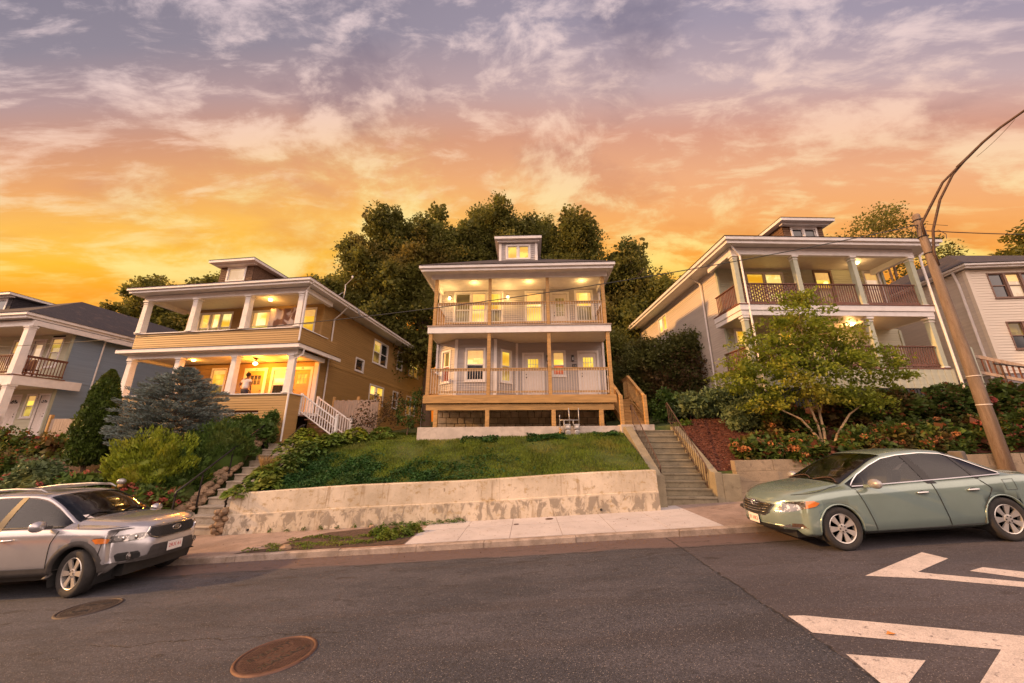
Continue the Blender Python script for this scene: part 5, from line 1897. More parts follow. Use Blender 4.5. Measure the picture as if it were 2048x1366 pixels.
def build_car(spec, name, loc, rz, tiltx, label, cat='car'):
    """local frame: +x forward, +y left, origin on the ground at mid wheelbase"""
    root = thing(name, loc, 0, label, cat, 'cars parked along the kerb')
    root.rotation_euler = (0, tiltx, rz)
    T = spec['tab']     # x, half width, sill z, belt z, roof-edge z, roof-edge half width, centre z
    xf, xr = T[0][0], T[-1][0]
    xs = []
    n = 230
    for i in range(n + 1):
        xs.append(xf + (xr - xf) * i / n)
    W = smooth_tab(T, [-x for x in []] or xs, 1) if False else None
    # tables are given front (+) to rear (-): flip sign for interpolation
    T2 = [tuple([-t[0]] + list(t[1:])) for t in T]
    nx = [-x for x in xs]
    w, zs, zb, ze, we, zc_ = [smooth_tab(T2, nx, k) for k in range(1, 7)]
    RW = spec['R']
    rows_meta = []
    stations = []

    def section(i, f=1.0, dxs=0.0):
        W0, S, B_, E, WE, C = w[i], zs[i], zb[i], ze[i], we[i], zc_[i]
        midz = S + (B_ - S) * .52
        side = [(W0 * .90, S), (W0 * .965, S + .05), (W0 * .992, S + (midz - S) * .5), (W0, midz), (W0 * .997, midz + (B_ - midz) * .35), (W0 * .985, midz + (B_ - midz) * .68), (W0 * .962, B_ - .018), (W0 * .935, B_)]
        g = []
        x0_, x1_ = W0 * .925, WE
        for k, t in enumerate((.04, .13, .22, .31, .40, .49, .58, .67, .76, .85, .93)):
            bul = .018 * math.sin(math.pi * t)
            g.append((x0_ + (x1_ - x0_) * t + bul, B_ + (E - B_) * t))
        side += g
        side += [(WE, E)]
        top = [(WE * .96, E + (C - E) * .35), (WE * .88, E + (C - E) * .60), (WE * .66, E + (C - E) * .84), (WE * .34, E + (C - E) * .96), (0, C)]
        return side + top
    # front cap stations: round in plan view
    fcap = [(0.0, .0), (.012, .32), (.04, .58), (.085, .78), (.16, .92), (.27, 1.0)]
    rcap = [(0.0, .0), (.01, .4), (.035, .68), (.08, .86), (.16, .96), (.25, 1.0)]
    nose = spec['nose']     # function z -> x setback at the front
    tail = spec['tail']
    nfe, nre = spec.get('fround', .9), spec.get('rround', .9)
    sec = []
    S0 = section(0)
    NR = len(S0)

    def wrapf(x):
        d = xf - x
        if d >= .62: return 1.0
        t = d / .62
        return 1 - nfe * (1 - t) ** 3.2 * 0

    def put(x, i):
        P = section(i)
        out = []
        for r, (y, z) in enumerate(P):
            d = max(0, 1 - (xf - x) / .9)
            xx = x - nose(z) * d * d
            d2 = max(0, 1 - (x - xr) / .9)
            xx = xx + tail(z) * d2 * d2
            # plan-view rounding: push outer points rearward near the ends
            a = abs(y) / max(w[i], .01)
            xx -= spec['frnd'] * (a ** 3.6) * d * d
            xx += spec['rrnd'] * (a ** 3.6) * d2 * d2
            out.append((xx, y, z))
        return out
    for i in range(n + 1):
        sec.append(put(xs[i], i))
    # caps: close the section to the centre line
    def cap(base):
        res = []
        for f in (.97, .9, .78, .6, .4, .2, 0.0):
            res.append((f, base))
        return res
    V = []
    idx = {}
    Fq = []
    lab = []
    # front cap as extra rows of vertices shrinking in y; x follows the rounding
    allsec = []
    for f in (0.0, .2, .4, .6, .78, .9, .97):
        row = []
        i = 0
        P = section(0)
        for r, (y, z) in enumerate(P):
            yy = y * f
            a = abs(yy) / max(w[0], .01)
            row.append((xs[0] - nose(z) - spec['frnd'] * a ** 3.6, yy, z))
        allsec.append(row)
    nf = len(allsec)
    allsec += sec
    for f in (.97, .9, .78, .6, .4, .2, 0.0):
        row = []
        P = section(n)
        for r, (y, z) in enumerate(P):
            yy = y * f
            a = abs(yy) / max(w[n], .01)
            row.append((xs[n] + tail(z) + spec['rrnd'] * a ** 3.6, yy, z))
        allsec.append(row)
    m = len(allsec)
    A = np.array(allsec)            # m, NR, 3
    AM = A.copy(); AM[:, :, 1] *= -1
    xa = A[:, :, 0]
    ax = spec['axles']
    def in_arch(c):
        for a in ax:
            if math.hypot(c[0] - a, c[2] - RW) < spec['arch'] and c[2] < RW + spec['arch']:
                return True
        return False
    cowl, rf, rr_, bl = spec['cowl'], spec['rooff'], spec['roofr'], spec['backl']
    paint, gl, wsh = [], {}, []
    GR = tuple(range(8, 18))     # side-glass row intervals
    for side_, G in ((1, A), (-1, AM)):
        base_ = len(V)
        V += [tuple(p_) for p_ in G.reshape(-1, 3)]
        for i in range(m - 1):
            for r in range(NR - 1):
                q = (base_ + i * NR + r, base_ + i * NR + r + 1, base_ + (i + 1) * NR + r + 1, base_ + (i + 1) * NR + r)
                if side_ < 0: q = q[::-1]
                c = (G[i, r] + G[i, r + 1] + G[i + 1, r] + G[i + 1, r + 1]) / 4
                if in_arch(c) and abs(c[1]) > .5: continue
                key = 'paint'
                if r in GR:
                    for (nm, a_, b_) in spec['glass']:
                        tall = G[i, 19, 2] - G[i, 7, 2]
                        if b_ < c[0] < a_ and tall > .06:
                            key = nm + ('_l' if side_ > 0 else '_r')
                if r >= 20 and nf - 1 < i < m - 8:
                    tt = 0
                    if rf < c[0] < cowl: key = 'windscreen'
                    if bl < c[0] < rr_: key = 'rear_window'
                gl.setdefault(key, []).append(q)
    def sub(faces, nm, mt, par, push=0.0):
        used = sorted({v for f in faces for v in f})
        mp = {v: k for k, v in enumerate(used)}
        b = MB()
        b.v = [V[v] for v in used]
        b.f = [tuple(mp[v] for v in f) for f in faces]
        return b.build(nm, mt, par, smooth=True)
    # paint body; merge centreline doubles
    body = sub(gl['paint'], 'body', spec['paint'], root)
    bm = bmesh.new(); bm.from_mesh(body.data)
    bmesh.ops.remove_doubles(bm, verts=bm.verts[:], dist=.0005)
    bmesh.ops.recalc_face_normals(bm, faces=bm.faces[:])
    # snap the arch rim onto a clean circle
    for v in bm.verts:
        if v.is_boundary and abs(v.co.y) > .5 and v.co.z < spec['archtop']:
            for a in ax:
                d = math.hypot(v.co.x - a, v.co.z - RW)
                if d < spec['arch'] + .06 and d > .01 and v.co.z > zs.min() + .01:
                    k = spec['arch'] / d
                    v.co.x = a + (v.co.x - a) * k
                    v.co.z = RW + (v.co.z - RW) * k
    full = bm
    bm.to_mesh(body.data)
    for p_ in body.data.polygons: p_.use_smooth = True
    sol = body.modifiers.new('s', 'SOLIDIFY'); sol.thickness = .012; sol.offset = -1
    # tree of everything for projecting details
    bt = BVHTree.FromPolygons([Vector(v) for v in V], [f for k in gl for f in gl[k]])
    for k, fs in gl.items():
        if k == 'paint': continue
        mt = MT['carglass_dk'] if k.rsplit('_', 1)[0] in spec['dark'] or k in spec['dark'] else MT['carglass']
        o = sub(fs, 'windscreen' if k == 'windscreen' else ('rear_window' if k == 'rear_window' else 'side_window'), mt, root)
        sgn = sum(p_.normal.y * p_.center.y + (p_.normal.z * .5 if 'w' in k else 0) for p_ in o.data.polygons)
        if sgn < 0: o.data.flip_normals()
        if k == 'windscreen' or k == 'rear_window':
            bm2 = bmesh.new(); bm2.from_mesh(o.data)
            bmesh.ops.remove_doubles(bm2, verts=bm2.verts[:], dist=.0005)
            bmesh.ops.recalc_face_normals(bm2, faces=bm2.faces[:])
            bm2.to_mesh(o.data); bm2.free()
    bm.free()

    def proj_side(x, z, s=1, off=.004):
        h = bt.ray_cast(Vector((x, 3 * s, z)), Vector((0, -s, 0)))
        if h[0] is None: return None
        return h[0] + h[1] * (off if h[1].y * s > 0 else -off)

    def proj_front(y, z, off=.005, s=1):
        h = bt.ray_cast(Vector((6 * s, y, z)), Vector((-s, 0, 0)))
        if h[0] is None: return None
        return h[0] + h[1] * (off if h[1].x * s > 0 else -off)

    def proj_dir(P, d, off=.005):
        d = Vector(d).normalized()
        h = bt.ray_cast(Vector(P) - d * 5, d)
        if h[0] is None: return None
        return h[0] + h[1] * (off if h[1].dot(d) < 0 else -off)

    def line(nm, pts, fn, wd=.011, mt='gasket', par=root, lift=0):
        out = []
        for a, b in zip(pts, pts[1:]):
            k = max(2, int(math.hypot(a[0] - b[0], a[1] - b[1]) / .04))
            for j in range(k):
                t = j / k
                p_ = fn(a[0] + (b[0] - a[0]) * t, a[1] + (b[1] - a[1]) * t)
                if p_ is not None: out.append(p_)
        p_ = fn(*pts[-1])
        if p_ is not None: out.append(p_)
        if len(out) < 2: return None
        b = MB(); b.tube(out, wd / 2, 4)
        return b.build(nm, MT[mt] if isinstance(mt, str) else mt, par)

    def patch(nm, poly, origin, ud, vd, rd, mt, off=.006, step=.006, par=root):
        """polygon in (u,v) projected along rd onto the car"""
        us = [p_[0] for p_ in poly]; vs = [p_[1] for p_ in poly]
        def inside(u, v):
            c = False
            j = len(poly) - 1
            for i in range(len(poly)):
                if (poly[i][1] > v) != (poly[j][1] > v) and u < (poly[j][0] - poly[i][0]) * (v - poly[i][1]) / (poly[j][1] - poly[i][1]) + poly[i][0]:
                    c = not c
                j = i
            return c
        nu = int((max(us) - min(us)) / step) + 2
        nv = int((max(vs) - min(vs)) / step) + 2
        O, U, Vv = Vector(origin), Vector(ud), Vector(vd)
        cache = {}
        b = MB()
        def gp(i, j):
            if (i, j) not in cache:
                p_ = proj_dir(O + U * (min(us) + i * step) + Vv * (min(vs) + j * step), rd, off)
                if p_ is None: cache[(i, j)] = None
                else:
                    cache[(i, j)] = len(b.v); b.v.append(tuple(p_))
            return cache[(i, j)]
        for i in range(nu):
            for j in range(nv):
                if inside(min(us) + (i + .5) * step, min(vs) + (j + .5) * step):
                    q = [gp(i, j), gp(i + 1, j), gp(i + 1, j + 1), gp(i, j + 1)]
                    if None not in q: b.f.append(tuple(q))
        return b.build(nm, MT[mt] if isinstance(mt, str) else mt, par, smooth=True)
    # underbody and cabin
    ub = MB()
    ub.box(xr + .35, xf - .35, -.62, .62, spec['clear'], spec['clear'] + .22)
    for a in ax:
        ub.box(a - .40, a + .40, -.60, .60, RW - .1, RW + spec['arch'] - .02)
    ub.build('underbody', MT['black'], root)
    cb = MB()
    cb.box(spec['cab'][1], spec['cab'][0], -.72, .72, spec['clear'] + .2, spec['seatz'])
    cb.box(spec['cab'][0] - .25, spec['cab'][0] + .12, -.70, .70, spec['seatz'], spec['seatz'] + .17)
    cb.build('cabin', MT['cabin'], root)
    for (sx_, yy) in spec['seats']:
        sb = MB()
        sb.box(sx_ - .32, sx_ + .22, yy - .24, yy + .24, spec['seatz'] - .12, spec['seatz'] + .06)
        sb.hexa([(sx_ - .44, yy - .23, spec['seatz']), (sx_ - .30, yy - .23, spec['seatz']), (sx_ - .30, yy + .23, spec['seatz']), (sx_ - .44, yy + .23, spec['seatz'])],
                [(sx_ - .56, yy - .20, spec['seatz'] + .42), (sx_ - .45, yy - .20, spec['seatz'] + .42), (sx_ - .45, yy + .20, spec['seatz'] + .42), (sx_ - .56, yy + .20, spec['seatz'] + .42)])
        sb.box(sx_ - .56, sx_ - .47, yy - .12, yy + .12, spec['seatz'] + .46, spec['seatz'] + .62)
        sb.build('seat', spec.get('seatmat', MT['cabin']), root, bevel=.02)
    st = MB()
    c = Vector((spec['cab'][0] - .42, .36, spec['seatz'] + .17))
    st.tube([c + Vector((.06 * math.sin(a) * -1, .18 * math.cos(a), .17 * math.sin(a))) for a in [2 * math.pi * k / 16 for k in range(17)]], .014, 6)
    st.build('steering_wheel', MT['gasket'], root)
    # wheels
    for a in ax:
        for s in (1, -1):
            steer = spec.get('steer', 0) if a > 0 else 0
            yy = s * (spec['track'] / 2)
            wt = MB()
            tw = spec['tw'] / 2
            prof = [(RW * .66, -tw * .80), (RW * .80, -tw * .98), (RW * .93, -tw), (RW * .985, -tw * .80), (RW, -tw * .4), (RW, tw * .4), (RW * .985, tw * .80), (RW * .93, tw), (RW * .80, tw * .98), (RW * .66, tw * .80)]
            wt.lathe(prof, (0, 0, 0), 40, 'y', False)
            wh = wt.build('wheel', MT['tyre'], root, smooth=True)
            wh.location = (a, yy, RW)
            wh.rotation_euler = (0, 0, steer)
            # rim: hoop, disc, spokes, hub
            rm = MB()
            o_ = tw * .82 * s
            rr0 = RW * .68
            pr = [(rr0, o_ * 1.02), (rr0 * .97, o_ * 1.10), (rr0 * .92, o_ * 1.02), (rr0 * .90, o_ * .3)]
            b0 = len(rm.v)
            for r_, h in pr:
                for k in range(40):
                    t = 2 * math.pi * k / 40
                    rm.v.append((r_ * math.cos(t), h, r_ * math.sin(t)))
            for i in range(len(pr) - 1):
                for k in range(40):
                    rm.f.append((b0 + i * 40 + k, b0 + i * 40 + (k + 1) % 40, b0 + (i + 1) * 40 + (k + 1) % 40, b0 + (i + 1) * 40 + k))
            ns = spec['spokes']
            for k in range(ns):
                t = 2 * math.pi * k / ns
                u = Vector((math.cos(t), 0, math.sin(t))); v_ = Vector((-math.sin(t), 0, math.cos(t)))
                w0, w1 = spec['spw']
                def P(r_, ww, h): return tuple(u * r_ + v_ * ww + Vector((0, h, 0)))
                hi, ho, th = o_ * .92, o_ * 1.04, .02 * s
                rm.hexa([P(.05, -w0, hi - th), P(.05, w0, hi - th), P(.05, w0, hi), P(.05, -w0, hi)], [P(rr0 * .95, -w1, ho - th), P(rr0 * .95, w1, ho - th), P(rr0 * .95, w1, ho), P(rr0 * .95, -w1, ho)])
            hc = [(.075, o_ * .7), (.07, o_ * .98), (.05, o_ * 1.03), (.01, o_ * 1.04)]
            rm.lathe(hc if s > 0 else hc, (0, 0, 0), 16, 'y')
            rim = rm.build('rim', MT['alloy'], wh)
            dk = MB(); dk.lathe([(rr0 * .93, o_ * .35), (.02, o_ * .35)], (0, 0, 0), 24, 'y')
            dk.build('brake_disc', MT['black'], wh)
            nuts = MB()
            for k in range(5):
                t = 2 * math.pi * k / 5
                nuts.lathe([(.012, o_ * 1.0), (.012, o_ * 1.07)], (.045 * math.cos(t), 0, .045 * math.sin(t)), 8, 'y')
            nuts.build('wheel_nut', MT['gasket'], wh)
            # dark liner
            lr = MB()
            aa = spec['arch'] + .005
            pts = [(a + aa * math.cos(math.pi * k / 20), RW + aa * math.sin(math.pi * k / 20)) for k in range(-3, 24)]
            for k in range(len(pts) - 1):
                lr.add([(pts[k][0], yy - s * .28, pts[k][1]), (pts[k + 1][0], yy - s * .28, pts[k + 1][1]), (pts[k + 1][0], s * (spec['hw'] - .035), pts[k + 1][1]), (pts[k][0], s * (spec['hw'] - .035), pts[k][1])], [(0, 1, 2, 3)])
            lr.build('wheel_liner', MT['black'], root)
    # arch lips
    for a in ax:
        for s in (1, -1):
            lp = MB()
            base_ = len(lp.v)
            lw = spec['lip']
            nn = 36
            a0_, a1_ = spec.get('lipa', (-.10, math.pi + .10))
            for k in range(nn + 1):
                t = a0_ + (a1_ - a0_) * k / nn
                for (rr1, oo) in ((spec['arch'] - .012, -.03), (spec['arch'] - .010, .010), (spec['arch'] + lw * .5, .014), (spec['arch'] + lw, .001)):
                    x_, z_ = a + rr1 * math.cos(t), RW + rr1 * math.sin(t)
                    rx, rz_ = a + (spec['arch'] + .03) * math.cos(t), RW + (spec['arch'] + .03) * math.sin(t)
                    h = proj_side(rx if rr1 < spec['arch'] + .02 else x_, rz_ if rr1 < spec['arch'] + .02 else z_, s, 0)
                    yv = h.y if h is not None else s * (spec['hw'] - .01)
                    lp.v.append((x_, yv + s * oo, z_))
            for k in range(nn):
                for j in range(3):
                    lp.f.append((base_ + k * 4 + j, base_ + k * 4 + j + 1, base_ + (k + 1) * 4 + j + 1, base_ + (k + 1) * 4 + j))
            lp.build('arch_trim', spec['lipmat'], root, smooth=True)
    return root, dict(side=proj_side, front=proj_front, pdir=proj_dir, line=line, patch=patch)


def ring(b, c, rx, rz, th, nrm_x=1, n=24, tilt=0):
    """an elliptic ring in the y-z plane"""
    pts = [Vector((c[0] + tilt * math.sin(2 * math.pi * k / n), c[1] + rx * math.cos(2 * math.pi * k / n), c[2] + rz * math.sin(2 * math.pi * k / n))) for k in range(n + 1)]
    b.tube(pts, th, 6, cap=False)


# ---- silver crossover, heading uphill (+x) ------------------------------------------------
MT['silver'] = carpaint('silver_car_paint', (.44, .425, .44), None, .22, .6)
MT['greenish'] = carpaint('pale_green_car_paint', (.205, .275, .255), None, .20, .30)
suv = dict(
    tab=[(2.30, .80, .42, .95, .965, .60, .985), (2.20, .87, .36, .98, .995, .66, 1.03), (2.05, .915, .32, 1.00, 1.02, .70, 1.075), (1.7, .940, .30, 1.02, 1.05, .72, 1.125), (1.35, .945, .32, 1.04, 1.075, .72, 1.155),
         (1.02, .945, .34, 1.06, 1.10, .71, 1.19), (.80, .945, .34, 1.065, 1.23, .69, 1.31), (.50, .945, .34, 1.07, 1.42, .655, 1.49), (.18, .945, .34, 1.08, 1.56, .625, 1.635), (-.1, .945, .34, 1.085, 1.61, .62, 1.675), (-.7, .945, .34, 1.09, 1.63, .62, 1.70),
         (-1.4, .94, .34, 1.10, 1.62, .61, 1.69), (-1.9, .93, .36, 1.12, 1.59, .60, 1.66), (-2.1, .91, .40, 1.12, 1.42, .62, 1.52), (-2.28, .88, .45, 1.10, 1.14, .70, 1.20), (-2.37, .82, .48, .98, 1.0, .70, 1.03)],
    paint=MT['silver'], R=.36, arch=.425, archtop=.86, axles=(1.35, -1.35), track=1.62, tw=.225, hw=.945, clear=.22, nose=lambda z: .05 + .38 * max(0, z - .74) + .30 * max(0, .52 - z), tail=lambda z: .03,
    frnd=.42, rrnd=.25, cowl=1.02, rooff=.22, roofr=-1.97, backl=-2.26, glass=[('front_side', 1.0, -.27), ('rear_side', -.27, -1.22), ('quarter', -1.22, -1.98)],
    dark=('rear_side', 'quarter', 'rear_window'), cab=(.95, -1.9), seatz=.92, seats=((-.1, -.38), (-.1, .38), (-1.0, -.38), (-1.0, .38)), spokes=6, spw=(.028, .045), lip=.075, lipmat=MT['carblack'], steer=-.22)
sx, sy = -9.82, 8.17
SU, P = build_car(suv, 'suv', (sx, sy, SX * sx), 0, -math.atan(SX), 'silver crossover with black lower trim and roof rails parked nose uphill', 'car')
# its right side (-y) faces the camera
for s in (-1,):
    P['line']('door_seam', [(.93, 1.03), (.86, .85), (.86, .42)], lambda x, z: P['side'](x, z, s))
    P['line']('door_seam', [(-.26, 1.05), (-.27, .42)], lambda x, z: P['side'](x, z, s))
    P['line']('door_seam', [(-1.05, .9), (-1.22, 1.08)], lambda x, z: P['side'](x, z, s))
    P['line']('window_trim', [(.90, 1.088), (.3, 1.105), (-1.9, 1.14)], lambda x, z: P['side'](x, z, s, .004), .014)
    P['line']('hood_seam', [(1.02, 1.10), (1.25, 1.045), (1.95, 1.0)], lambda x, z: P['side'](x, z, s))
    P['line']('fender_seam', [(1.86, .96), (1.78, .80), (1.76, .62)], lambda x, z: P['side'](x, z, s))
for s in (-1, 1):
    for (a, b) in ((-.06, .10), (-1.10, -.94)):
        h = P['side'](a + .08, .93, s, .02)
        hb = MB()
        hb.tube([(a, h.y, .93), (a + .03, h.y + s * .025, .932), (b + .04, h.y + s * .025, .935), (b + .07, h.y, .936)], .016, 8)
        hb.build('door_handle', MT['chrome'], SU, smooth=True)
    mm = MB()
    mm.ball((.70, s * 1.06, 1.14), .13, 14, (.62, .95, .68))
    mi = mm.build('side_mirror', MT['silver'], SU, smooth=True)
    ma = MB(); ma.bar((.76, s * .90, 1.10), (.72, s * 1.0, 1.11), .07, .05); ma.build('mirror_arm', MT['carblack'], mi)
    rl = MB()
    pts = [(.12, s * .60, 1.66), (.0, s * .605, 1.715), (-.5, s * .61, 1.755), (-1.2, s * .605, 1.755), (-1.75, s * .59, 1.72), (-1.85, s * .585, 1.67)]
    rl.tube(pts, [.012, .02, .022, .022, .02, .012], 8)
    rl.build('roof_rail', MT['galv'], SU, smooth=True)
cb = MB()
for x in (-.05, -1.0):
    cb.bar((x, -.60, 1.735), (x, .60, 1.735), .06, .03)
cb.build('cross_bar', MT['galv'], SU)
for s in (-1, 1):
    for pl_ in ([(-.20, 1.07), (-.17, 1.60), (-.28, 1.60), (-.36, 1.07)], [(-1.17, 1.08), (-1.12, 1.60), (-1.20, 1.60), (-1.28, 1.08)]):
        P['patch']('door_pillar', pl_, (0, 3 * s, 0), (1, 0, 0), (0, 0, 1), (0, -s, 0), 'gasket', .005, .007)
SU.scale = (1.07, 1.06, 1.09)
# lower cladding along the sill and round the bumper
P['patch']('lower_cladding', [(-1.0, .33), (.98, .33), (.98, .47), (-1.0, .49)], (0, -3, 0), (1, 0, 0), (0, 0, 1), (0, 1, 0), 'carblack', .012, .02)
P['patch']('lower_cladding', [(-1.0, .33), (.98, .33), (.98, .47), (-1.0, .49)], (0, 3, 0), (1, 0, 0), (0, 0, 1), (0, -1, 0), 'carblack', .012, .02)
# front: patches in the y-z plane projected along -x
fo = lambda: (5, 0, 0)
grl = P['patch']('grille', [(-.43, .80), (-.46, .86), (-.42, .925), (.42, .925), (.46, .86), (.43, .80), (.34, .765), (-.34, .765)], (5, 0, 0), (0, 1, 0), (0, 0, 1), (-1, 0, 0), 'gasket', .012)
mesh = MB()
for k in range(-12, 13):
    for sgn in (1, -1):
        pts = []
        for j in range(6):
            y, z = k * .036 + sgn * (j - 2.5) * .018, .778 + j * .027
            if abs(y) < .42 - (0 if .79 < z < .92 else .05):
                p_ = P['front'](y, z, .018)
                if p_: pts.append(p_)
        if len(pts) > 1: mesh.tube(pts, .003, 4)
mesh.build('grille_mesh', MT['carblack'], grl)
P['line']('grille_trim', [(-.35, .75), (-.45, .79), (-.485, .86), (-.44, .945), (.44, .945), (.485, .86), (.45, .79), (.35, .75), (-.35, .75)], lambda y, z: P['front'](y, z, .012), .022, 'chrome', grl)
em = MB()
c = P['front'](0, .855, .035)
ring(em, c, .085, .042, .007)
emo = em.build('emblem', MT['chrome'], SU, smooth=True)
textobj('KIA', .058, MT['chrome'], emo, face_mtx((c.x + .004, 0, c.z), (0, 1, 0), (0, 0, 1)), .003)
for s in (-1, 1):
    # headlamps wrap round the corner, projected diagonally
    d = Vector((-1, -s * .75, 0)).normalized()
    u = Vector((-s * d.y * 1.0, s * d.x, 0))
    u = Vector((.6, -s * .8, 0)) * -1
    poly = [(-.30, .80), (-.16, .765), (.36, .785), (.47, .86), (.44, .885), (-.26, .875)]
    org = Vector((1.98, s * .66, 0))
    ud = Vector((-.60, s * .80, 0)) if False else Vector((-.80, s * .60, 0))
    hl = P['patch']('headlight', poly, org, ud, (0, 0, 1), (-.62, -s * .78, 0), 'headglass', .008)
    am = [(.26, .785), (.40, .80), (.46, .87), (.33, .875), (.24, .84)]
    P['patch']('turn_signal', am, org, ud, (0, 0, 1), (-.62, -s * .78, 0), 'amber', .014, par=hl)
    for (uu, zz, rr_) in ((-.10, .82, .042), (.06, .825, .040)):
        c = P['pdir'](org + ud * uu + Vector((0, 0, zz)), (-.62, -s * .78, 0), .014)
        b = MB(); b.ball(c, rr_, 12, (.5, .8, 1)); b.build('lamp_reflector', MT['chrome'], hl, smooth=True)
    fg = P['patch']('fog_lamp', [(-.04, .50), (.0, .46), (.26, .47), (.30, .57), (.26, .60), (.0, .59), (-.03, .56)], org + Vector((.12, -s * .1, 0)), ud, (0, 0, 1), (-.62, -s * .78, 0), 'gasket', .008)
    c = P['pdir'](org + Vector((.12, -s * .1, 0)) + ud * .10 + Vector((0, 0, .53)), (-.62, -s * .78, 0), .012)
    b = MB(); ring(b, c, .045, .05, .008); b.ball(c, .038, 12, (.5, .8, 1)); b.build('lamp_reflector', MT['headglass'], fg, smooth=True)
P['patch']('bumper_intake', [(-.62, .34), (.62, .34), (.66, .46), (.46, .50), (.44, .60), (.40, .645), (-.40, .645), (-.44, .60), (-.46, .50), (-.66, .46)], (5, 0, 0), (0, 1, 0), (0, 0, 1), (-1, 0, 0), 'carblack', .012, .008)
for s in (-1, 1):
    P['patch']('bumper_cladding', [(-.30, .28), (.42, .28), (.55, .42), (.50, .48), (-.28, .43)], (1.98, s * .66, 0), (-.80, s * .60, 0), (0, 0, 1), (-.62, -s * .78, 0), 'carblack', .013, .008)
c = P['front'](-.12, .56, .03)
pl = MB(); pl.box(c.x - .006, c.x + .004, -.155 - .02, .155 - .02, .485, .64)
pl = pl.build('licence_plate', MT['plate'], SU, bevel=.004)
textobj('2RX 61', .088, MT['platered'], pl, face_mtx((c.x + .006, -.02, .565), (0, 1, 0), (0, 0, 1)), .001)
wp = MB()
for (ya, yb) in ((-.62, -.02), (.05, .6)):
    pts = []
    for k in range(9):
        t = k / 8
        h = P['pdir'](Vector((1.0 - .10 * math.sin(t * 3.1), ya + (yb - ya) * t, 1.3)), (0, 0, -1), .015)
        if h: pts.append(h)
    wp.tube(pts, .009, 5)
wp.build('wiper', MT['gasket'], SU)
ck = P['pdir'](Vector((.88, -.5, 1.4)), (-.3, 0, -1), .004)
if ck:
    P['patch']('inspection_sticker', [(-.04, 0), (.04, 0), (.04, .06), (-.04, .06)], (5, -.52, 1.17), (0, 1, 0), (0, 0, 1), (-1, 0, 0), 'plate', .003, .01)

# ---- green-grey saloon, heading downhill (-x in the world) ---------------------------------
sed = dict(
    tab=[(2.36, .76, .30, .70, .715, .56, .735), (2.28, .84, .25, .735, .75, .62, .78), (2.1, .885, .22, .79, .81, .66, .85), (1.8, .905, .21, .845, .87, .68, .915), (1.4, .910, .22, .885, .91, .69, .965), (1.10, .910, .23, .905, .94, .69, 1.0),
         (.92, .910, .23, .91, 1.02, .67, 1.075), (.60, .910, .23, .915, 1.175, .63, 1.225), (.25, .910, .23, .925, 1.32, .585, 1.375), (-.05, .910, .23, .935, 1.385, .57, 1.44), (-.5, .910, .23, .94, 1.40, .565, 1.462), (-.95, .910, .23, .95, 1.365, .56, 1.43),
         (-1.25, .905, .23, .96, 1.27, .57, 1.335), (-1.6, .90, .24, .975, 1.12, .61, 1.175), (-1.85, .89, .25, .985, 1.015, .65, 1.06), (-2.15, .865, .27, .97, .985, .65, 1.02), (-2.35, .83, .30, .94, .955, .62, .985), (-2.44, .77, .34, .88, .90, .58, .92)],
    paint=MT['greenish'], R=.327, arch=.365, archtop=.78, axles=(1.39, -1.39), track=1.60, tw=.205, hw=.910, clear=.17, nose=lambda z: .03 + .55 * max(0, z - .56) + .25 * max(0, .42 - z), tail=lambda z: .04,
    frnd=.40, rrnd=.25, cowl=1.10, rooff=.10, roofr=-1.02, backl=-1.86, glass=[('front_side', 1.05, -.33), ('rear_side', -.33, -1.17), ('quarter', -1.17, -1.60)],
    dark=('rear_side', 'quarter', 'rear_window'), cab=(.95, -1.7), seatz=.74, seats=((-.15, -.36), (-.15, .36), (-1.0, -.36), (-1.0, .36)), spokes=7, spw=(.018, .050), lip=.012, lipmat=MT['greenish'], steer=.0)
sx2, sy2 = 7.06, 8.33
SE, Q = build_car(sed, 'sedan', (sx2, sy2, SX * sx2), math.pi, math.atan(SX), 'pale green sedan parked facing downhill below the block garden wall', 'car')
for s in (-1, 1):
    for pl_ in ([(-.27, .92), (-.20, 1.37), (-.32, 1.37), (-.43, .92)], [(-1.13, .95), (-1.02, 1.37), (-1.08, 1.37), (-1.20, .95)]):
        Q['patch']('door_pillar', pl_, (0, 3 * s, 0), (1, 0, 0), (0, 0, 1), (0, -s, 0), 'gasket', .005, .007)
SE.scale = (1.035, 1.05, 1.10)
# heading -x in the world: local left side (+y) faces the camera
for s in (1,):
    Q['line']('door_seam', [(.98, .90), (.92, .70), (.80, .26)], lambda x, z: Q['side'](x, z, s))
    Q['line']('door_seam', [(-.34, .92), (-.38, .6), (-.44, .27)], lambda x, z: Q['side'](x, z, s))
    Q['line']('door_seam', [(-1.15, .95), (-1.30, .80), (-1.08, .55), (-.99, .28)], lambda x, z: Q['side'](x, z, s))
    Q['line']('door_seam', [(.80, .262), (-.99, .29)], lambda x, z: Q['side'](x, z, s), .012)
    Q['line']('hood_seam', [(1.12, .945), (1.5, .89), (1.95, .83)], lambda x, z: Q['side'](x, z, s))
    Q['line']('belt_trim', [(.98, .932), (.3, .948), (-1.60, .99)], lambda x, z: Q['side'](x, z, s, .008), .022, 'chrome')
    Q['line']('window_trim', [(.98, .945), (.72, 1.10), (.42, 1.235), (.15, 1.33), (-.15, 1.37), (-.6, 1.385), (-.95, 1.35), (-1.25, 1.24), (-1.62, 1.01)], lambda x, z: Q['side'](x, z, s, .006), .018, 'chrome')
    Q['line']('fuel_door', [(-1.72, .76), (-1.54, .76), (-1.54, .92), (-1.72, .92), (-1.72, .76)], lambda x, z: Q['side'](x, z, s), .005)
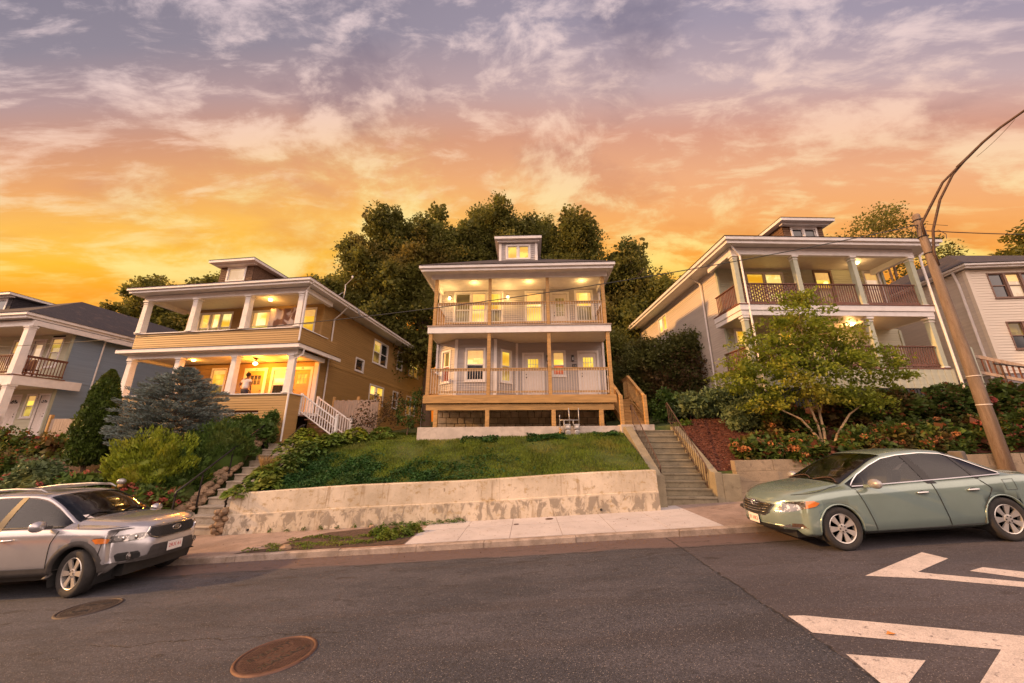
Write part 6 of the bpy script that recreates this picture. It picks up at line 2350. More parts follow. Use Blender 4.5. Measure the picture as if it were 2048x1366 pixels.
for s in (-1, 1):
    for a in (-.20, -1.06):
        h = Q['side'](a + .08, .80, s, .01)
        hb = MB()
        hb.tube([(a, h.y, .80), (a + .03, h.y + s * .028, .802), (a + .16, h.y + s * .028, .80), (a + .19, h.y, .798)], .017, 8)
        hb.build('door_handle', MT['chrome'], SE, smooth=True)
        cb = MB(); cb.ball((a + .09, h.y - s * .006, .80), .05, 10, (1.2, .25, .6)); cb.build('handle_recess', MT['gasket'], SE, smooth=True)
    mm = MB()
    mm.ball((.74, s * 1.02, .985), .125, 14, (.60, .95, .62))
    mi = mm.build('side_mirror', MT['galv'], SE, smooth=True)
    ma = MB(); ma.bar((.80, s * .86, .945), (.76, s * .95, .95), .06, .045); ma.build('mirror_arm', MT['greenish'], mi)
    # lamps
    poly = [(-.20, .56), (.10, .585), (.44, .68), (.50, .725), (.42, .76), (.10, .735), (-.06, .69)]
    org = Vector((2.08, s * .60, 0)); ud = Vector((-.82, s * .57, 0)); rd = (-.60, -s * .80, 0)
    hl = Q['patch']('headlight', poly, org, ud, (0, 0, 1), rd, 'headglass', .007)
    Q['patch']('turn_signal', [(.30, .645), (.44, .68), (.50, .725), (.42, .76), (.32, .75)], org, ud, (0, 0, 1), rd, 'amber', .012, par=hl)
    Q['patch']('fog_recess', [(.02, .335), (.24, .35), (.19, .40), (.04, .40)], org, ud, (0, 0, 1), rd, 'rustmetal', .006)
    Q['patch']('fog_blade', [(-.18, .33), (.28, .335), (.28, .345), (.01, .35), (.01, .385), (-.02, .38)], org, ud, (0, 0, 1), rd, 'chrome', .009, .008)
    Q['patch']('tail_light', [(-2.42, .70), (-2.10, .74), (-2.0, .83), (-2.15, .87), (-2.42, .86)], (0, 5 * s, 0), (1, 0, 0), (0, 0, 1), (0, -s, 0), 'redlens', .008)
    Q['line']('bumper_seam', [(-2.1, .70), (-1.86, .62)], lambda x, z: Q['side'](x, z, s))
G = Q['patch']('grille', [(-.30, .50), (-.38, .545), (-.45, .66), (-.42, .68), (.42, .68), (.45, .66), (.38, .545), (.30, .50), (.0, .485)], (5, 0, 0), (0, 1, 0), (0, 0, 1), (-1, 0, 0), 'gasket', .008)
for k in range(4):
    z = .53 + k * .038
    hw_ = .33 + .03 * k
    Q['line']('grille_bar', [(-hw_, z + .012), (0, z), (hw_, z + .012)], lambda y, zz: Q['front'](y, zz, .022), .017, 'chrome', G)
Q['line']('grille_trim', [(-.30, .49), (-.40, .545), (-.465, .67), (0, .695), (.465, .67), (.40, .545), (.30, .49), (0, .475), (-.30, .49)], lambda y, z: Q['front'](y, z, .010), .018, 'chrome', G)
c = Q['front'](0, .655, .04)
em = MB(); ring(em, c, .068, .050, .007); ring(em, c + Vector((.006, 0, .008)), .034, .012, .005); ring(em, c + Vector((.008, 0, -.004)), .012, .040, .005)
em.build('emblem', MT['chrome'], SE, smooth=True)
Q['patch']('bumper_intake', [(-.52, .26), (.52, .26), (.56, .345), (-.56, .345)], (5, 0, 0), (0, 1, 0), (0, 0, 1), (-1, 0, 0), 'gasket', .008, .015)
Q['line']('intake_trim', [(-.54, .25), (.54, .25), (.58, .36), (-.58, .36), (-.54, .25)], lambda y, z: Q['front'](y, z, .008), .016, MT['greenish'])
c = Q['front'](.0, .40, .035)
pl = MB(); pl.box(c.x - .006, c.x + .004, -.155, .155, .33, .475)
pl = pl.build('licence_plate', MT['plate'], SE, bevel=.004)
textobj('71 HK3', .085, MT['platered'], pl, face_mtx((c.x + .006, 0, .40), (0, 1, 0), (0, 0, 1)), .001)
wp = MB()
for (ya, yb) in ((-.60, .0), (.08, .62)):
    pts = []
    for k in range(9):
        t = k / 8
        h = Q['pdir'](Vector((1.10 - .12 * math.sin(t * 3.0), ya + (yb - ya) * t, 1.2)), (0, 0, -1), .014)
        if h: pts.append(h)
    wp.tube(pts, .009, 5)
wp.build('wiper', MT['rustmetal'], SE)
# ------------------------------------------------------------------ utility pole, lamp arms, wires
MT['polewood'] = M('utility_pole_wood', (.20, .15, .115), .95, .25, 3, .6, 30, stretch=(5, 5, .5), c2=(.15, .10, .075), mask=(6, .48, .7, 6), fine=.3)
up = thing('utility_pole', (14.2, 12.05, 1.2), 0, 'round wooden utility pole behind the green sedan with a curved lamp arm', 'utility pole')
OFF[up.name] = Vector((14.2, 12.05, 1.2))
mb = MB()
mb.tube([(14.22, 12.05, .8), (14.2, 12.05, 4), (14.17, 12.05, 7), (14.16, 12.05, 10.15), (14.16, 12.05, 10.20)], [.175, .155, .130, .105, .080], 20)
mb.build('pole', MT['polewood'], up, smooth=True)
mb = MB()
mb.tube([(14.12, 11.95, 9.3), (14.13, 11.93, 9.75), (14.27, 11.6, 10.27), (14.43, 11.2, 10.88), (14.68, 10.8, 11.24), (14.84, 10.66, 11.42)], [.04, .04, .04, .036, .034, .03], 8)
mb.tube([(14.22, 11.95, 8.1), (14.17, 11.9, 8.6), (14.28, 11.8, 9.4), (14.38, 11.4, 10.33), (14.58, 11.0, 11.01), (14.82, 10.7, 11.39)], [.045, .04, .038, .036, .034, .03], 8)
mb.tube([(14.64, 10.85, 11.2), (14.84, 10.68, 11.42), (14.98, 10.3, 11.67), (15.12, 9.9, 11.86), (15.27, 9.35, 11.98), (15.5, 8.2, 12.05)], [.05, .046, .04, .038, .036, .034], 8)
mb.build('lamp_arm', MT['rustmetal'], up, smooth=True)
mb = MB()
for z in (8.62, 9.28, 9.95):
    mb.tube([(14.165 + (.135) * math.cos(a), 12.05 + .135 * math.sin(a), z) for a in [2 * math.pi * k / 16 for k in range(17)]], .014, 6)
mb.tube([(14.3, 11.9, 9.3), (14.45, 11.8, 9.4), (14.6, 11.75, 9.2), (14.5, 11.7, 9.0)], .010, 5)
mb.tube([(14.0, 12.0, 9.6), (13.8, 11.9, 9.7), (13.7, 11.95, 9.45), (13.95, 12.0, 9.2)], .010, 5)
mb.tube([(14.3, 11.9, 9.7), (14.5, 11.8, 9.6), (14.7, 11.7, 9.5)], .008, 5)
mb.build('cable_band', MT['black'], up)
mb = MB()
for z in (3.35, 4.25):
    mb.tube([(14.21 + (.165) * math.cos(a), 12.05 + .165 * math.sin(a), z) for a in [2 * math.pi * k / 16 for k in range(17)]], .012, 6)
mb.build('cable_tie', MT['white'], up)


def wire(p, q, sag, lab, r=.016, name='overhead_wire'):
    p, q = Vector(p), Vector(q)
    pts = []
    for k in range(41):
        t = k / 40
        v = p.lerp(q, t)
        v.z -= sag * 4 * t * (1 - t)
        pts.append(v)
    b = MB(); b.tube(pts, r, 5)
    return tag(b.build(name, MT['black']), lab, 'wire', 'overhead wires between the pole and the houses')


wire((14.1, 12.0, 9.75), (-14.5, 12.6, 6.1), .55, 'long black wire sagging from the pole across the middle house to the ochre house', .017)
wire((14.25, 12.0, 9.5), (30, 11.2, 9.4), .5, 'black wire running from the pole top out to the right edge')
wire((15.2, 9.6, 11.86), (14.90, 10.5, 11.3), .05, 'thin wire hanging from the curved lamp arm', .007)
wire((-14.5, 12.6, 6.1), (-40, 13.5, 5.9), .3, 'thin black wire continuing left in front of the blue grey house', .012)

# ------------------------------------------------------------------ manholes
MT['castiron'] = M('rusty_cast_iron', (.085, .048, .038), .62, .15, 6, .35, 120, metal=.35, c2=(.05, .033, .029), mask=(4, .5, .8, 4))
MT['castrim'] = M('orange_rusty_iron', (.12, .062, .042), .6, .2, 8, .3, 60, metal=.3)


MT['dulliron'] = M('dull_grey_brown_iron', (.055, .042, .038), .65, .15, 6, .3, 90, metal=.3)


def manhole(x, y, r, lab, words, rot, m1='castiron', m2='castrim'):
    g = thing('manhole_cover', (x, y, SX * x), 0, lab, 'manhole cover', 'manhole covers in the street')
    g.rotation_euler = (0, -math.atan(SX), 0)
    b = MB(); b.lathe([(r + .035, -.01), (r + .035, .010), (r + .02, .016), (r + .003, .016), (r + .003, .0)], (0, 0, 0), 48)
    bb = MB()
    pr = [(r + .040, -.012), (r + .036, .012), (r + .02, .018), (r + .004, .018), (r + .002, .002)]
    for rr_, h in pr:
        for k in range(56):
            a = 2 * math.pi * k / 56
            bb.v.append((rr_ * math.cos(a), rr_ * math.sin(a), h))
    for i in range(4):
        for k in range(56):
            bb.f.append((i * 56 + k, i * 56 + (k + 1) % 56, (i + 1) * 56 + (k + 1) % 56, (i + 1) * 56 + k))
    bb.build('frame', MT[m2], g, smooth=True)
    c = MB(); c.lathe([(r, -.01), (r, .008)], (0, 0, 0), 56)
    co = c.build('cover', MT[m1], g)
    tx = MB()
    st = .034
    n = int(r / st) + 1
    for i in range(-n, n + 1):
        for j in range(-n, n + 1):
            px, py = i * st, j * st
            if math.hypot(px, py) < r - .035:
                u = px * math.cos(rot) + py * math.sin(rot); v = -px * math.sin(rot) + py * math.cos(rot)
                if abs(v) < .05 and abs(u) < r * .5: continue
                if (.08 < abs(v) < .20) and abs(u) < r * .62: continue
                s_ = .0095
                tx.box(px - s_, px + s_, py - s_, py + s_, .008, .0125)
    tx.build('tread_pattern', MT[m1], co)
    for (w_, v) in zip(words, (.14, -.14)):
        if w_:
            m = Matrix.Rotation(rot, 4, 'Z') @ Matrix.Translation((0, v, .009))
            textobj(w_, .12, MT['castrim'] if False else MT['black'], co, m, .003)
    h = MB()
    for k in (-1, 0, 1):
        m_ = Matrix.Rotation(rot, 4, 'Z') @ Vector((k * .07, 0, 0))
        h.box(m_.x - .018, m_.x + .018, m_.y - .012, m_.y + .012, .0085, .0095)
    h.build('pick_hole', MT['black'], co)
    return g


manhole(-2.93, 4.88, .385, 'rusty red manhole cover with a raised ring at the bottom of the street', ('EVERETT', 'DRAINAGE'), R(60))
manhole(-7.28, 6.66, .36, 'flat dull manhole cover near the silver crossover front wheel', ('WATER', 'SUPPLY'), R(10), 'dulliron', 'dulliron')
b = MB(); b.lathe([(.16, 0), (.16, .004)], (-.2 - 1.25, 8.0, SX * -1.45), 24)
# small things on the pavement
for (x, y, r, lab) in ((.55, 11.05, .11, 'small round utility lid in the pale pavement, nearer the house steps'), (-.35, 10.6, .07, 'smaller round utility lid in the pale pavement, further left')):
    b = MB(); b.lathe([(r, 0), (r, .006)], (0, 0, 0), 24)
    o = b.build('round_valve_cover', MT['castiron']); o.location = (x, y, SX * x + .137); o.rotation_euler = (0, -math.atan(SX), 0)
    tag(o, lab, 'valve cover', 'valve covers in the pavement')
for i, (x, y, r, lab, nm, cat) in enumerate(((-5.75, 9.30, .11, 'brown rock at the left tip of the soil strip by the kerb', 'rock', 'rock'), (-4.55, 11.35, .07, 'small rusty stub at the foot of the cream retaining wall', 'rusty_stub', 'stub'))):
    b = MB(); b.rock((0, 0, 0), r, 10, 77 + i, (1.3, .9, .8))
    o = b.build(nm, MT['boulder']); o.location = (x, y, SX * x + .16)
    tag(o, lab, cat)
b = MB()
b.add([(0, 0, 0), (.05, -.03, .012), (.10, 0, .004), (.05, .035, .016)], [(0, 1, 2, 3)])
o = b.build('fallen_leaf', M('orange_leaf', (.50, .20, .04), .7)); o.location = (3.72, 4.66, SX * 3.72 + .012)
tag(o, 'orange fallen leaf lying on the long white road marking', 'leaf')
# drain mat at the foot of the block wall
b = MB(); b.hexa([(5.8, 10.9, .48), (6.6, 10.8, .53), (6.7, 11.3, .53), (5.95, 11.4, .50)], [(5.82, 10.92, .54), (6.58, 10.82, .60), (6.68, 11.28, .61), (5.97, 11.38, .56)])
tag(b.build('rubber_mat', MT['black'], bevel=.01), 'dark folded rubber mat on the sidewalk in front of the sedan bumper', 'mat')
# globe garden light seen over the crossover roof
g = thing('globe_light', (-13.05, 11.85, -.4), 0, 'small pale globe garden light poking up behind the silver crossover roof', 'garden light')
b = MB(); b.tube([(0, 0, 0), (0, 0, 1.28)], .022, 8); b.build('post', MT['dkmetal'], g)
b = MB(); b.ball((0, 0, 1.42), .115, 14, (1, 1, .85)); b.build('globe', MT['galv'], g, smooth=True)
b = MB(); b.lathe([(.06, 1.26), (.07, 1.30), (.05, 1.34)], (0, 0, 0), 12); b.build('collar', MT['cedar'], g)

# ------------------------------------------------------------------ the man on the ochre porch
MT['skin'] = M('dark_skin', (.20, .085, .045), .55, .06)
MT['hair'] = M('black_hair', (.020, .014, .010), .9, .2, 30, .5, 80)
MT['tshirt'] = M('white_cotton', (.72, .68, .68), .9, .05, 5, .3, 9)
MT['pants'] = M('dark_trousers', (.035, .032, .045), .9, .15, 5, .3, 10)


def skin_mesh(name, pts, edges, radii, m, parent, sub=2):
    me = bpy.data.meshes.new(name)
    me.from_pydata([tuple(p_) for p_ in pts], edges, [])
    o = bpy.data.objects.new(name, me)
    COL.objects.link(o)
    sk = o.modifiers.new('skin', 'SKIN')
    sk.use_smooth_shade = True
    for v, r in zip(me.skin_vertices[0].data, radii):
        v.radius = (r, r) if not isinstance(r, tuple) else r
    me.skin_vertices[0].data[0].use_root = True
    ss = o.modifiers.new('sub', 'SUBSURF')
    ss.levels = ss.render_levels = sub
    dg = bpy.context.evaluated_depsgraph_get()
    m2 = bpy.data.meshes.new_from_object(o.evaluated_get(dg))
    bpy.data.objects.remove(o)
    m2.materials.clear(); m2.materials.append(m)
    m2.name = name
    for p_ in m2.polygons: p_.use_smooth = True
    return link(name, m2, parent)


pp = thing('person', (0, 0, 0), 0, 'person in white t-shirt and dark trousers on the ochre porch, back turned, hand on hip', 'person')
# local: +y is away from the street (the way he faces), x to the right, z up from the porch floor
ph = Matrix.Translation((-11.12, 16.5, 3.70)) @ Matrix.Rotation(R(-5), 4, 'Z') @ Matrix.Translation((-2.86, .50, .03)) @ Matrix.Rotation(R(-8), 4, 'Z') @ Matrix.Scale(1.06, 4)
pp.matrix_world = ph
P_ = [(0, 0, .95), (0, .0, 1.12), (0, .01, 1.28), (0, .0, 1.42), (0, .01, 1.50), (0, .03, 1.57),            # 0-5 pelvis..neck
      (-.19, 0, 1.42), (-.36, -.04, 1.20), (-.20, -.05, 1.02),                                               # 6-8 left arm: shoulder, elbow out, wrist at hip
      (.19, 0, 1.42), (.30, -.03, 1.16), (.25, .06, .92),                                                 # 9-11 right arm
      (-.10, 0, .90), (-.13, .02, .50), (-.14, 0, .09), (.10, 0, .90), (.13, .02, .50), (.14, 0, .09),   # legs
      (-.14, .15, .04), (.14, .15, .04)]
E_ = [(0, 1), (1, 2), (2, 3), (3, 4), (4, 5), (3, 6), (6, 7), (7, 8), (3, 9), (9, 10), (10, 11), (0, 12), (12, 13), (13, 14), (14, 18), (0, 15), (15, 16), (16, 17), (17, 19)]
Rd = [(.125, .085), (.13, .085), (.14, .09), (.125, .09), .06, .052, .065, .046, .030, .065, .046, .030, .090, .062, .045, .090, .062, .045, .035, .035]
skin_mesh('body', P_, E_, Rd, MT['skin'], pp)
# shirt: torso and sleeves; trousers
P2 = [(0, 0, .985), (0, 0, 1.14), (0, .01, 1.29), (0, 0, 1.415), (0, .01, 1.475), (-.19, 0, 1.42), (-.285, -.02, 1.30), (.19, 0, 1.42), (.265, -.015, 1.29)]
skin_mesh('shirt', P2, [(0, 1), (1, 2), (2, 3), (3, 4), (3, 5), (5, 6), (3, 7), (7, 8)], [(.182, .135), (.168, .122), (.190, .13), (.165, .12), .072, .085, .074, .085, .074], MT['tshirt'], pp)
P3 = [(0, 0, 1.03), (0, 0, .93), (-.10, 0, .87), (-.13, .02, .50), (-.14, 0, .10), (.10, 0, .87), (.13, .02, .50), (.14, 0, .10)]
skin_mesh('trousers', P3, [(0, 1), (1, 2), (2, 3), (3, 4), (1, 5), (5, 6), (6, 7)], [(.178, .128), (.182, .135), .105, .078, .065, .105, .078, .065], MT['pants'], pp)
b = MB()
b.ball((0, .045, 1.665), .098, 16, (.86, 1.0, 1.22))
b.ball((-.088, .05, 1.655), .022, 8, (.5, 1, 1.4)); b.ball((.088, .05, 1.655), .022, 8, (.5, 1, 1.4))
b.ball((0, .145, 1.645), .018, 8, (.8, 1, 1.3)); b.ball((0, .13, 1.595), .022, 8, (1.5, .6, .5))
for s in (-1, 1): b.ball((s * .035, .132, 1.68), .013, 8)
b.build('head', MT['skin'], pp, smooth=True)
b = MB(); b.ball((0, .028, 1.69), .108, 16, (.90, .98, 1.08))
hm = b.build('hair', MT['hair'], pp, smooth=True)


def hand(wrist, d, pn, s):
    """palm and five fingers: d the way the hand points, pn the palm normal, s side of the thumb"""
    d, pn = Vector(d).normalized(), Vector(pn).normalized()
    t = d.cross(pn).normalized() * s
    w = Vector(wrist)
    b = MB()
    b.tube([w, w + d * .04, w + d * .085], [.024, .034, .030], 8)
    for k, (o_, ln) in enumerate(((-.030, .060), (-.010, .074), (.010, .078), (.029, .068))):
        q = w + d * .08 + t * o_
        b.tube([q, q + d * ln * .4 - pn * .003, q + d * ln * .75 + pn * .012, q + d * ln * .92 + pn * .028], [.010, .009, .008, .006], 6)
    q = w + d * .03 + t * .03
    b.tube([q, q + t * .03 + d * .02, q + t * .042 + d * .05 + pn * .01], [.012, .010, .008], 6)
    return b.build('hand', MT['skin'], pp, smooth=True)


hand((-.20, -.05, 1.02), (.45, .35, -.55), (.4, -.6, -.1), 1)
hand((.25, .06, .92), (-.1, .15, -1), (-1, 0, 0), -1)
b = MB()
for s in (-1, 1):
    b.hexa([(s * .14 - .05, -.07, 0), (s * .14 + .05, -.07, 0), (s * .14 + .05, .21, 0), (s * .14 - .05, .21, 0)], [(s * .14 - .04, -.06, .09), (s * .14 + .04, -.06, .09), (s * .14 + .04, .16, .06), (s * .14 - .04, .16, .06)])
b.build('shoe', MT['black'], pp, bevel=.015)
# ------------------------------------------------------------------ vegetation
def leafmat(name, c, c2=None, rough=.6, var=.5, scale=1.2, trans=.35, c3=None, f3=(.62, .70)):
    m = bpy.data.materials.new(name)
    m.use_nodes = True
    N = NT(m.node_tree)
    b = m.node_tree.nodes['Principled BSDF']
    g = N.new('ShaderNodeNewGeometry')
    pos = g.outputs['Position']
    isl = g.outputs['Random Per Island']
    n = N.noise(pos, scale, 3, .6)
    lo = tuple(v * (1 - var) for v in c); hi = tuple(v * (1 + var) for v in c)
    col = N.mix(N.math('ADD', N.math('MULTIPLY', isl, .55), N.math('MULTIPLY', N.sstep(n, .35, .65), .45)), lo, hi)
    if c2: col = N.mix(N.math('MULTIPLY', N.sstep(N.noise(pos, scale * .7, 2, .5), .5, .7), .8), col, c2)
    if c3: col = N.mix(N.sstep(isl, *f3), col, c3)
    N.set(b.inputs['Base Color'], col)
    b.inputs['Roughness'].default_value = rough
    b.inputs['Specular IOR Level'].default_value = .3
    tr = N.new('ShaderNodeBsdfTranslucent')
    N.set(tr.inputs[0], col)
    mx = N.new('ShaderNodeMixShader')
    mx.inputs[0].default_value = trans
    N.l.new(b.outputs[0], mx.inputs[1]); N.l.new(tr.outputs[0], mx.inputs[2])
    o = [x for x in N.n if x.type == 'OUTPUT_MATERIAL'][0]
    N.l.new(mx.outputs[0], o.inputs[0])
    return m


MT['lf_big'] = leafmat('dark_tree_leaves', (.165, .17, .038), (.24, .18, .042), var=.5, scale=.35, trans=.5)
MT['lf_maple'] = leafmat('young_maple_leaves', (.225, .275, .032), (.38, .33, .045), var=.4, scale=1.1, trans=.45)
MT['lf_spruce'] = leafmat('blue_spruce_needles', (.16, .20, .185), None, var=.45, scale=2.5, trans=.1)
MT['lf_thuja'] = leafmat('arborvitae_leaves', (.060, .095, .012), (.12, .13, .02), var=.55, scale=2.2, trans=.15)
MT['lf_juniper'] = leafmat('golden_juniper_sprays', (.20, .25, .02), (.31, .31, .03), var=.4, scale=2.0, trans=.2)
MT['lf_yew'] = leafmat('yew_leaves', (.070, .125, .022), (.12, .155, .028), var=.55, scale=2.0, trans=.2)
MT['lf_hyd'] = leafmat('hydrangea_leaves', (.09, .14, .028), (.16, .085, .030), var=.5, scale=1.6, c3=(.20, .075, .035), f3=(.86, .90))
MT['lf_hyd2'] = leafmat('autumn_hydrangea_leaves', (.085, .125, .022), (.16, .075, .028), var=.55, scale=1.0, c3=(.25, .085, .035), f3=(.86, .92))
MT['lf_hosta'] = leafmat('hosta_leaves', (.11, .17, .022), (.20, .22, .03), var=.5, scale=1.8, trans=.25)
MT['lf_brown'] = leafmat('bronze_shrub_leaves', (.10, .055, .025), (.08, .085, .02), var=.5, scale=1.5)
MT['lf_shrub'] = leafmat('green_bronze_shrub_leaves', (.12, .13, .035), (.19, .11, .045), var=.5, scale=.9)
MT['lf_rhodo'] = leafmat('glaucous_shrub_leaves', (.11, .155, .065), (.17, .19, .06), var=.5, scale=1.5, trans=.2)
MT['lf_grass'] = leafmat('grass_blades', (.115, .165, .018), (.20, .20, .035), var=.55, scale=1.3, trans=.3)
MT['lf_clover'] = leafmat('clover_leaves', (.034, .095, .022), (.060, .12, .03), var=.5, scale=1.6, trans=.3)
MT['lf_dry'] = leafmat('dry_stems', (.36, .24, .10), None, var=.4)
MT['pinkflower'] = leafmat('faded_pink_flowerheads', (.42, .10, .085), (.52, .22, .10), var=.35, scale=4)
MT['tanflower'] = leafmat('tan_flowerheads', (.46, .19, .07), (.50, .27, .11), var=.35, scale=4)
MT['bark'] = M('grey_brown_bark', (.20, .13, .085), .9, .25, 4, .5, 30, stretch=(4, 4, .6))
MT['bark_l'] = M('pale_maple_bark', (.42, .29, .16), .8, .2, 5, .3, 30, stretch=(4, 4, .6))


def leaf_quads(P, size, aspect=.55, up=.35, rs=None, dirs=None, jit=.35):
    """diamond leaves at points P; returns V, F"""
    n = len(P)
    r = rs or rng
    if dirs is None:
        d = r.normal(size=(n, 3)); d[:, 2] *= .6
    else:
        d = dirs + r.normal(size=(n, 3)) * jit
    d /= np.linalg.norm(d, axis=1)[:, None] + 1e-9
    a = r.normal(size=(n, 3)); a[:, 2] += up * 3
    s = np.cross(d, a); s /= np.linalg.norm(s, axis=1)[:, None] + 1e-9
    sz = size * r.uniform(.65, 1.3, n)[:, None]
    V = np.stack([P - d * sz * .5, P + s * sz * aspect * .5 - d * sz * .08, P + d * sz * .5, P - s * sz * aspect * .5 - d * sz * .08], 1).reshape(-1, 3)
    F = np.arange(4 * n).reshape(n, 4)
    return V, F


def blob_points(blobs, n_clusters, per, spread, shell=(.55, 1.02), flat=1.0):
    """clustered points in the shells of ellipsoids"""
    vol = np.array([(b[3] * b[4] * b[5]) ** .67 for b in blobs]); vol /= vol.sum()
    pts, dirs = [], []
    for b, f in zip(blobs, vol):
        k = max(3, int(n_clusters * f))
        u = rng.normal(size=(k, 3)); u /= np.linalg.norm(u, axis=1)[:, None]
        rr = rng.uniform(shell[0], shell[1], k) ** .7
        c = np.array(b[:3]) + u * rr[:, None] * np.array(b[3:6])
        sp = spread * rng.uniform(.6, 1.4, k)
        bl = rng.normal(size=(k * per, 3)); bl /= np.linalg.norm(bl, axis=1)[:, None]
        bl *= (rng.uniform(0, 1, k * per) ** .45)[:, None]
        q = np.repeat(c, per, 0) + bl * np.repeat(sp * 1.75, per)[:, None] * np.array([1, 1, flat])
        pts.append(q); dirs.append(np.repeat(u, per, 0))
    return np.concatenate(pts), np.concatenate(dirs)


def limbs(root, base, tops, r0, mat, mid=.45, name='trunk', wob=.15):
    b = MB()
    base = Vector(base)
    cx = sum((Vector(t) for t in tops), Vector()) / len(tops)
    fork = base.lerp(cx, mid)
    fork.x = base.x + (cx.x - base.x) * mid * .6
    b.tube([base - Vector((0, 0, .3)), base + Vector((0, 0, .1)), base.lerp(fork, .5) + Vector((wob * .2, 0, 0)), fork], [r0 * 1.25, r0, r0 * .8, r0 * .62], 10)
    rr = random.Random(len(tops))
    for t in tops:
        t = Vector(t)
        m1_ = fork.lerp(t, .35) + Vector((rr.uniform(-wob, wob), rr.uniform(-wob, wob), wob))
        m2_ = fork.lerp(t, .7) + Vector((rr.uniform(-wob, wob), rr.uniform(-wob, wob), wob * .5))
        b.tube([fork - (fork - base).normalized() * r0 * .6, m1_, m2_, t], [r0 * .5, r0 * .34, r0 * .2, r0 * .06], 7)
        for k in range(3):
            e = m2_ + Vector((rr.uniform(-1, 1), rr.uniform(-1, 1), rr.uniform(-.1, .6))) * min((t - fork).length * .3, 1.6)
            b.tube([m2_, m2_.lerp(e, .5) + Vector((0, 0, wob * .3)), e], [r0 * .2, r0 * .12, r0 * .04], 5)
    return b.build(name, MT[mat], root, smooth=True)


def tree(name, x, y, z, blobs, r0, leaf, bark, lsize, ncl, per, spread, label, group=None, cat='tree', mid=.45, flat=.8, shell=(.5, 1.02), up=.35, inner=False):
    g = thing(name, (x, y, z), 0, label, cat, group)
    OFF[g.name] = Vector((x, y, z))
    B = [(x + b[0], y + b[1], z + b[2], b[3], b[4], b[5]) for b in blobs]
    P, D = blob_points(B, ncl, per, spread, shell, flat)
    V, F = leaf_quads(P, lsize, .6, up, dirs=D, jit=.9)
    if inner:
        P2, D2 = blob_points(B, ncl // 2, per, spread, (.1, .75), flat)
        V2, F2 = leaf_quads(P2, lsize * 1.6, .9, up, dirs=D2, jit=.9)
        V, F = np.concatenate([V, V2]), np.concatenate([F, F2 + len(V)])
    npmesh('crown', V, F, MT[leaf], g)
    tops = [(b[0], b[1], b[2] + b[5] * .1) for b in B if b[5] > .4][:3 if name == 'young_maple' else 7]
    limbs(g, (x, y, z), tops, r0, bark, mid)
    return g


BG = 'big trees on the hill behind the houses'
def bt(x, y, z, blobs, lab, n=420, ls=.34):
    rr = random.Random(int(x * 10) + 500)
    ex = []
    for b in blobs:
        if b[5] < 1.5: continue
        for k in range(7):
            a, el = rr.uniform(0, 2 * math.pi), rr.uniform(-.15, 1.3)
            f_ = rr.uniform(.24, .40)
            ex.append((b[0] + b[3] * math.cos(a) * math.cos(el) * .98, b[1] + b[4] * math.sin(a) * math.cos(el) * .9, b[2] + b[5] * math.sin(el) * 1.0, b[3] * f_ * .85, b[4] * f_, b[5] * f_ * 1.25))
    blobs = [(b[0], b[1], b[2], b[3] * 1.0, b[4] * 1.0, b[5] * .92) for b in blobs] + ex
    return tree('broadleaf_tree', x, y, z, blobs, .45, 'lf_big', 'bark', ls * .66, int(n * 1.5), 52, .50, lab, BG, mid=.35, flat=.8, shell=(.45, 1.0), inner=True)
# the mass behind the grey house (Y about 30)
bt(-13.2, 30, 3.2, [(.2, 0, 17.6, 1.7, 2.2, 3.0), (-1.0, 0, 14.2, 2.6, 3, 3.0), (1.6, 0, 12.5, 3.0, 3, 3.6), (-3.2, -.5, 10.6, 2.8, 3, 2.9), (-4.6, 0, 7.4, 2.6, 3, 2.6), (.2, -1, 7.0, 4.2, 3, 3.6)], 'tall dark tree behind the eave of the ochre house, first of the mass', 560)
bt(-8.6, 31, 3.5, [(-.6, 0, 17.4, 2.1, 3, 3.0), (-1.8, 0, 13.0, 2.9, 3, 3.4), (2.0, 0, 15.8, 3.0, 3, 3.4), (-3.2, 0, 15.6, 2.2, 3, 2.6), (0, 0, 8.0, 4.4, 3.4, 4.0)], 'dark tree rising over the left roof corner of the grey house', 500)
bt(-3.6, 32, 3.7, [(.2, 0, 18.8, 2.9, 3, 3.0), (2.8, 0, 16.2, 2.6, 3, 2.8), (-1.8, 0, 14, 3.2, 3, 3.4), (1.0, 0, 9.0, 4.2, 3, 4.0)], 'dark rounded tree directly behind the dormer of the grey house', 540)
bt(1.0, 33, 3.9, [(.3, 0, 16.8, 2.2, 3, 2.8), (-1.8, 0, 15.4, 2.2, 3, 2.6), (1.9, 0, 14.2, 2.0, 3, 2.6), (-.8, 0, 12.2, 3.0, 3, 3.6), (1.6, 0, 9.0, 3.4, 3, 4.0)], 'narrower dark tree right of the grey house dormer', 400)
bt(4.7, 30, 3.8, [(0, 0, 15.9, 2.3, 2.6, 2.4), (.6, 0, 13.6, 2.2, 2.4, 2.4), (-1.0, 0, 10.8, 2.8, 2.6, 3.0), (.3, 0, 6.6, 3.4, 3, 3.6)], 'round headed dark tree over the right roof corner of the grey house', 440)
bt(8.9, 29, 3.6, [(.0, 0, 12.2, 2.0, 2.4, 2.8), (1.4, 0, 9.4, 2.2, 2.6, 3.0), (-1.2, 0, 8.0, 2.6, 2.6, 3.4), (.2, 0, 4.4, 3.2, 2.8, 3.4)], 'lower dark tree with a pointed head right of the grey house roof', 420)
bt(12.0, 28, 3.6, [(.0, 0, 8.3, 1.8, 2.2, 2.4), (.4, 0, 5.6, 2.4, 2.4, 2.6), (-1.2, 0, 3.6, 2.4, 2.4, 2.8)], 'lowest dark tree of the mass, next to the sage house eave', 300)
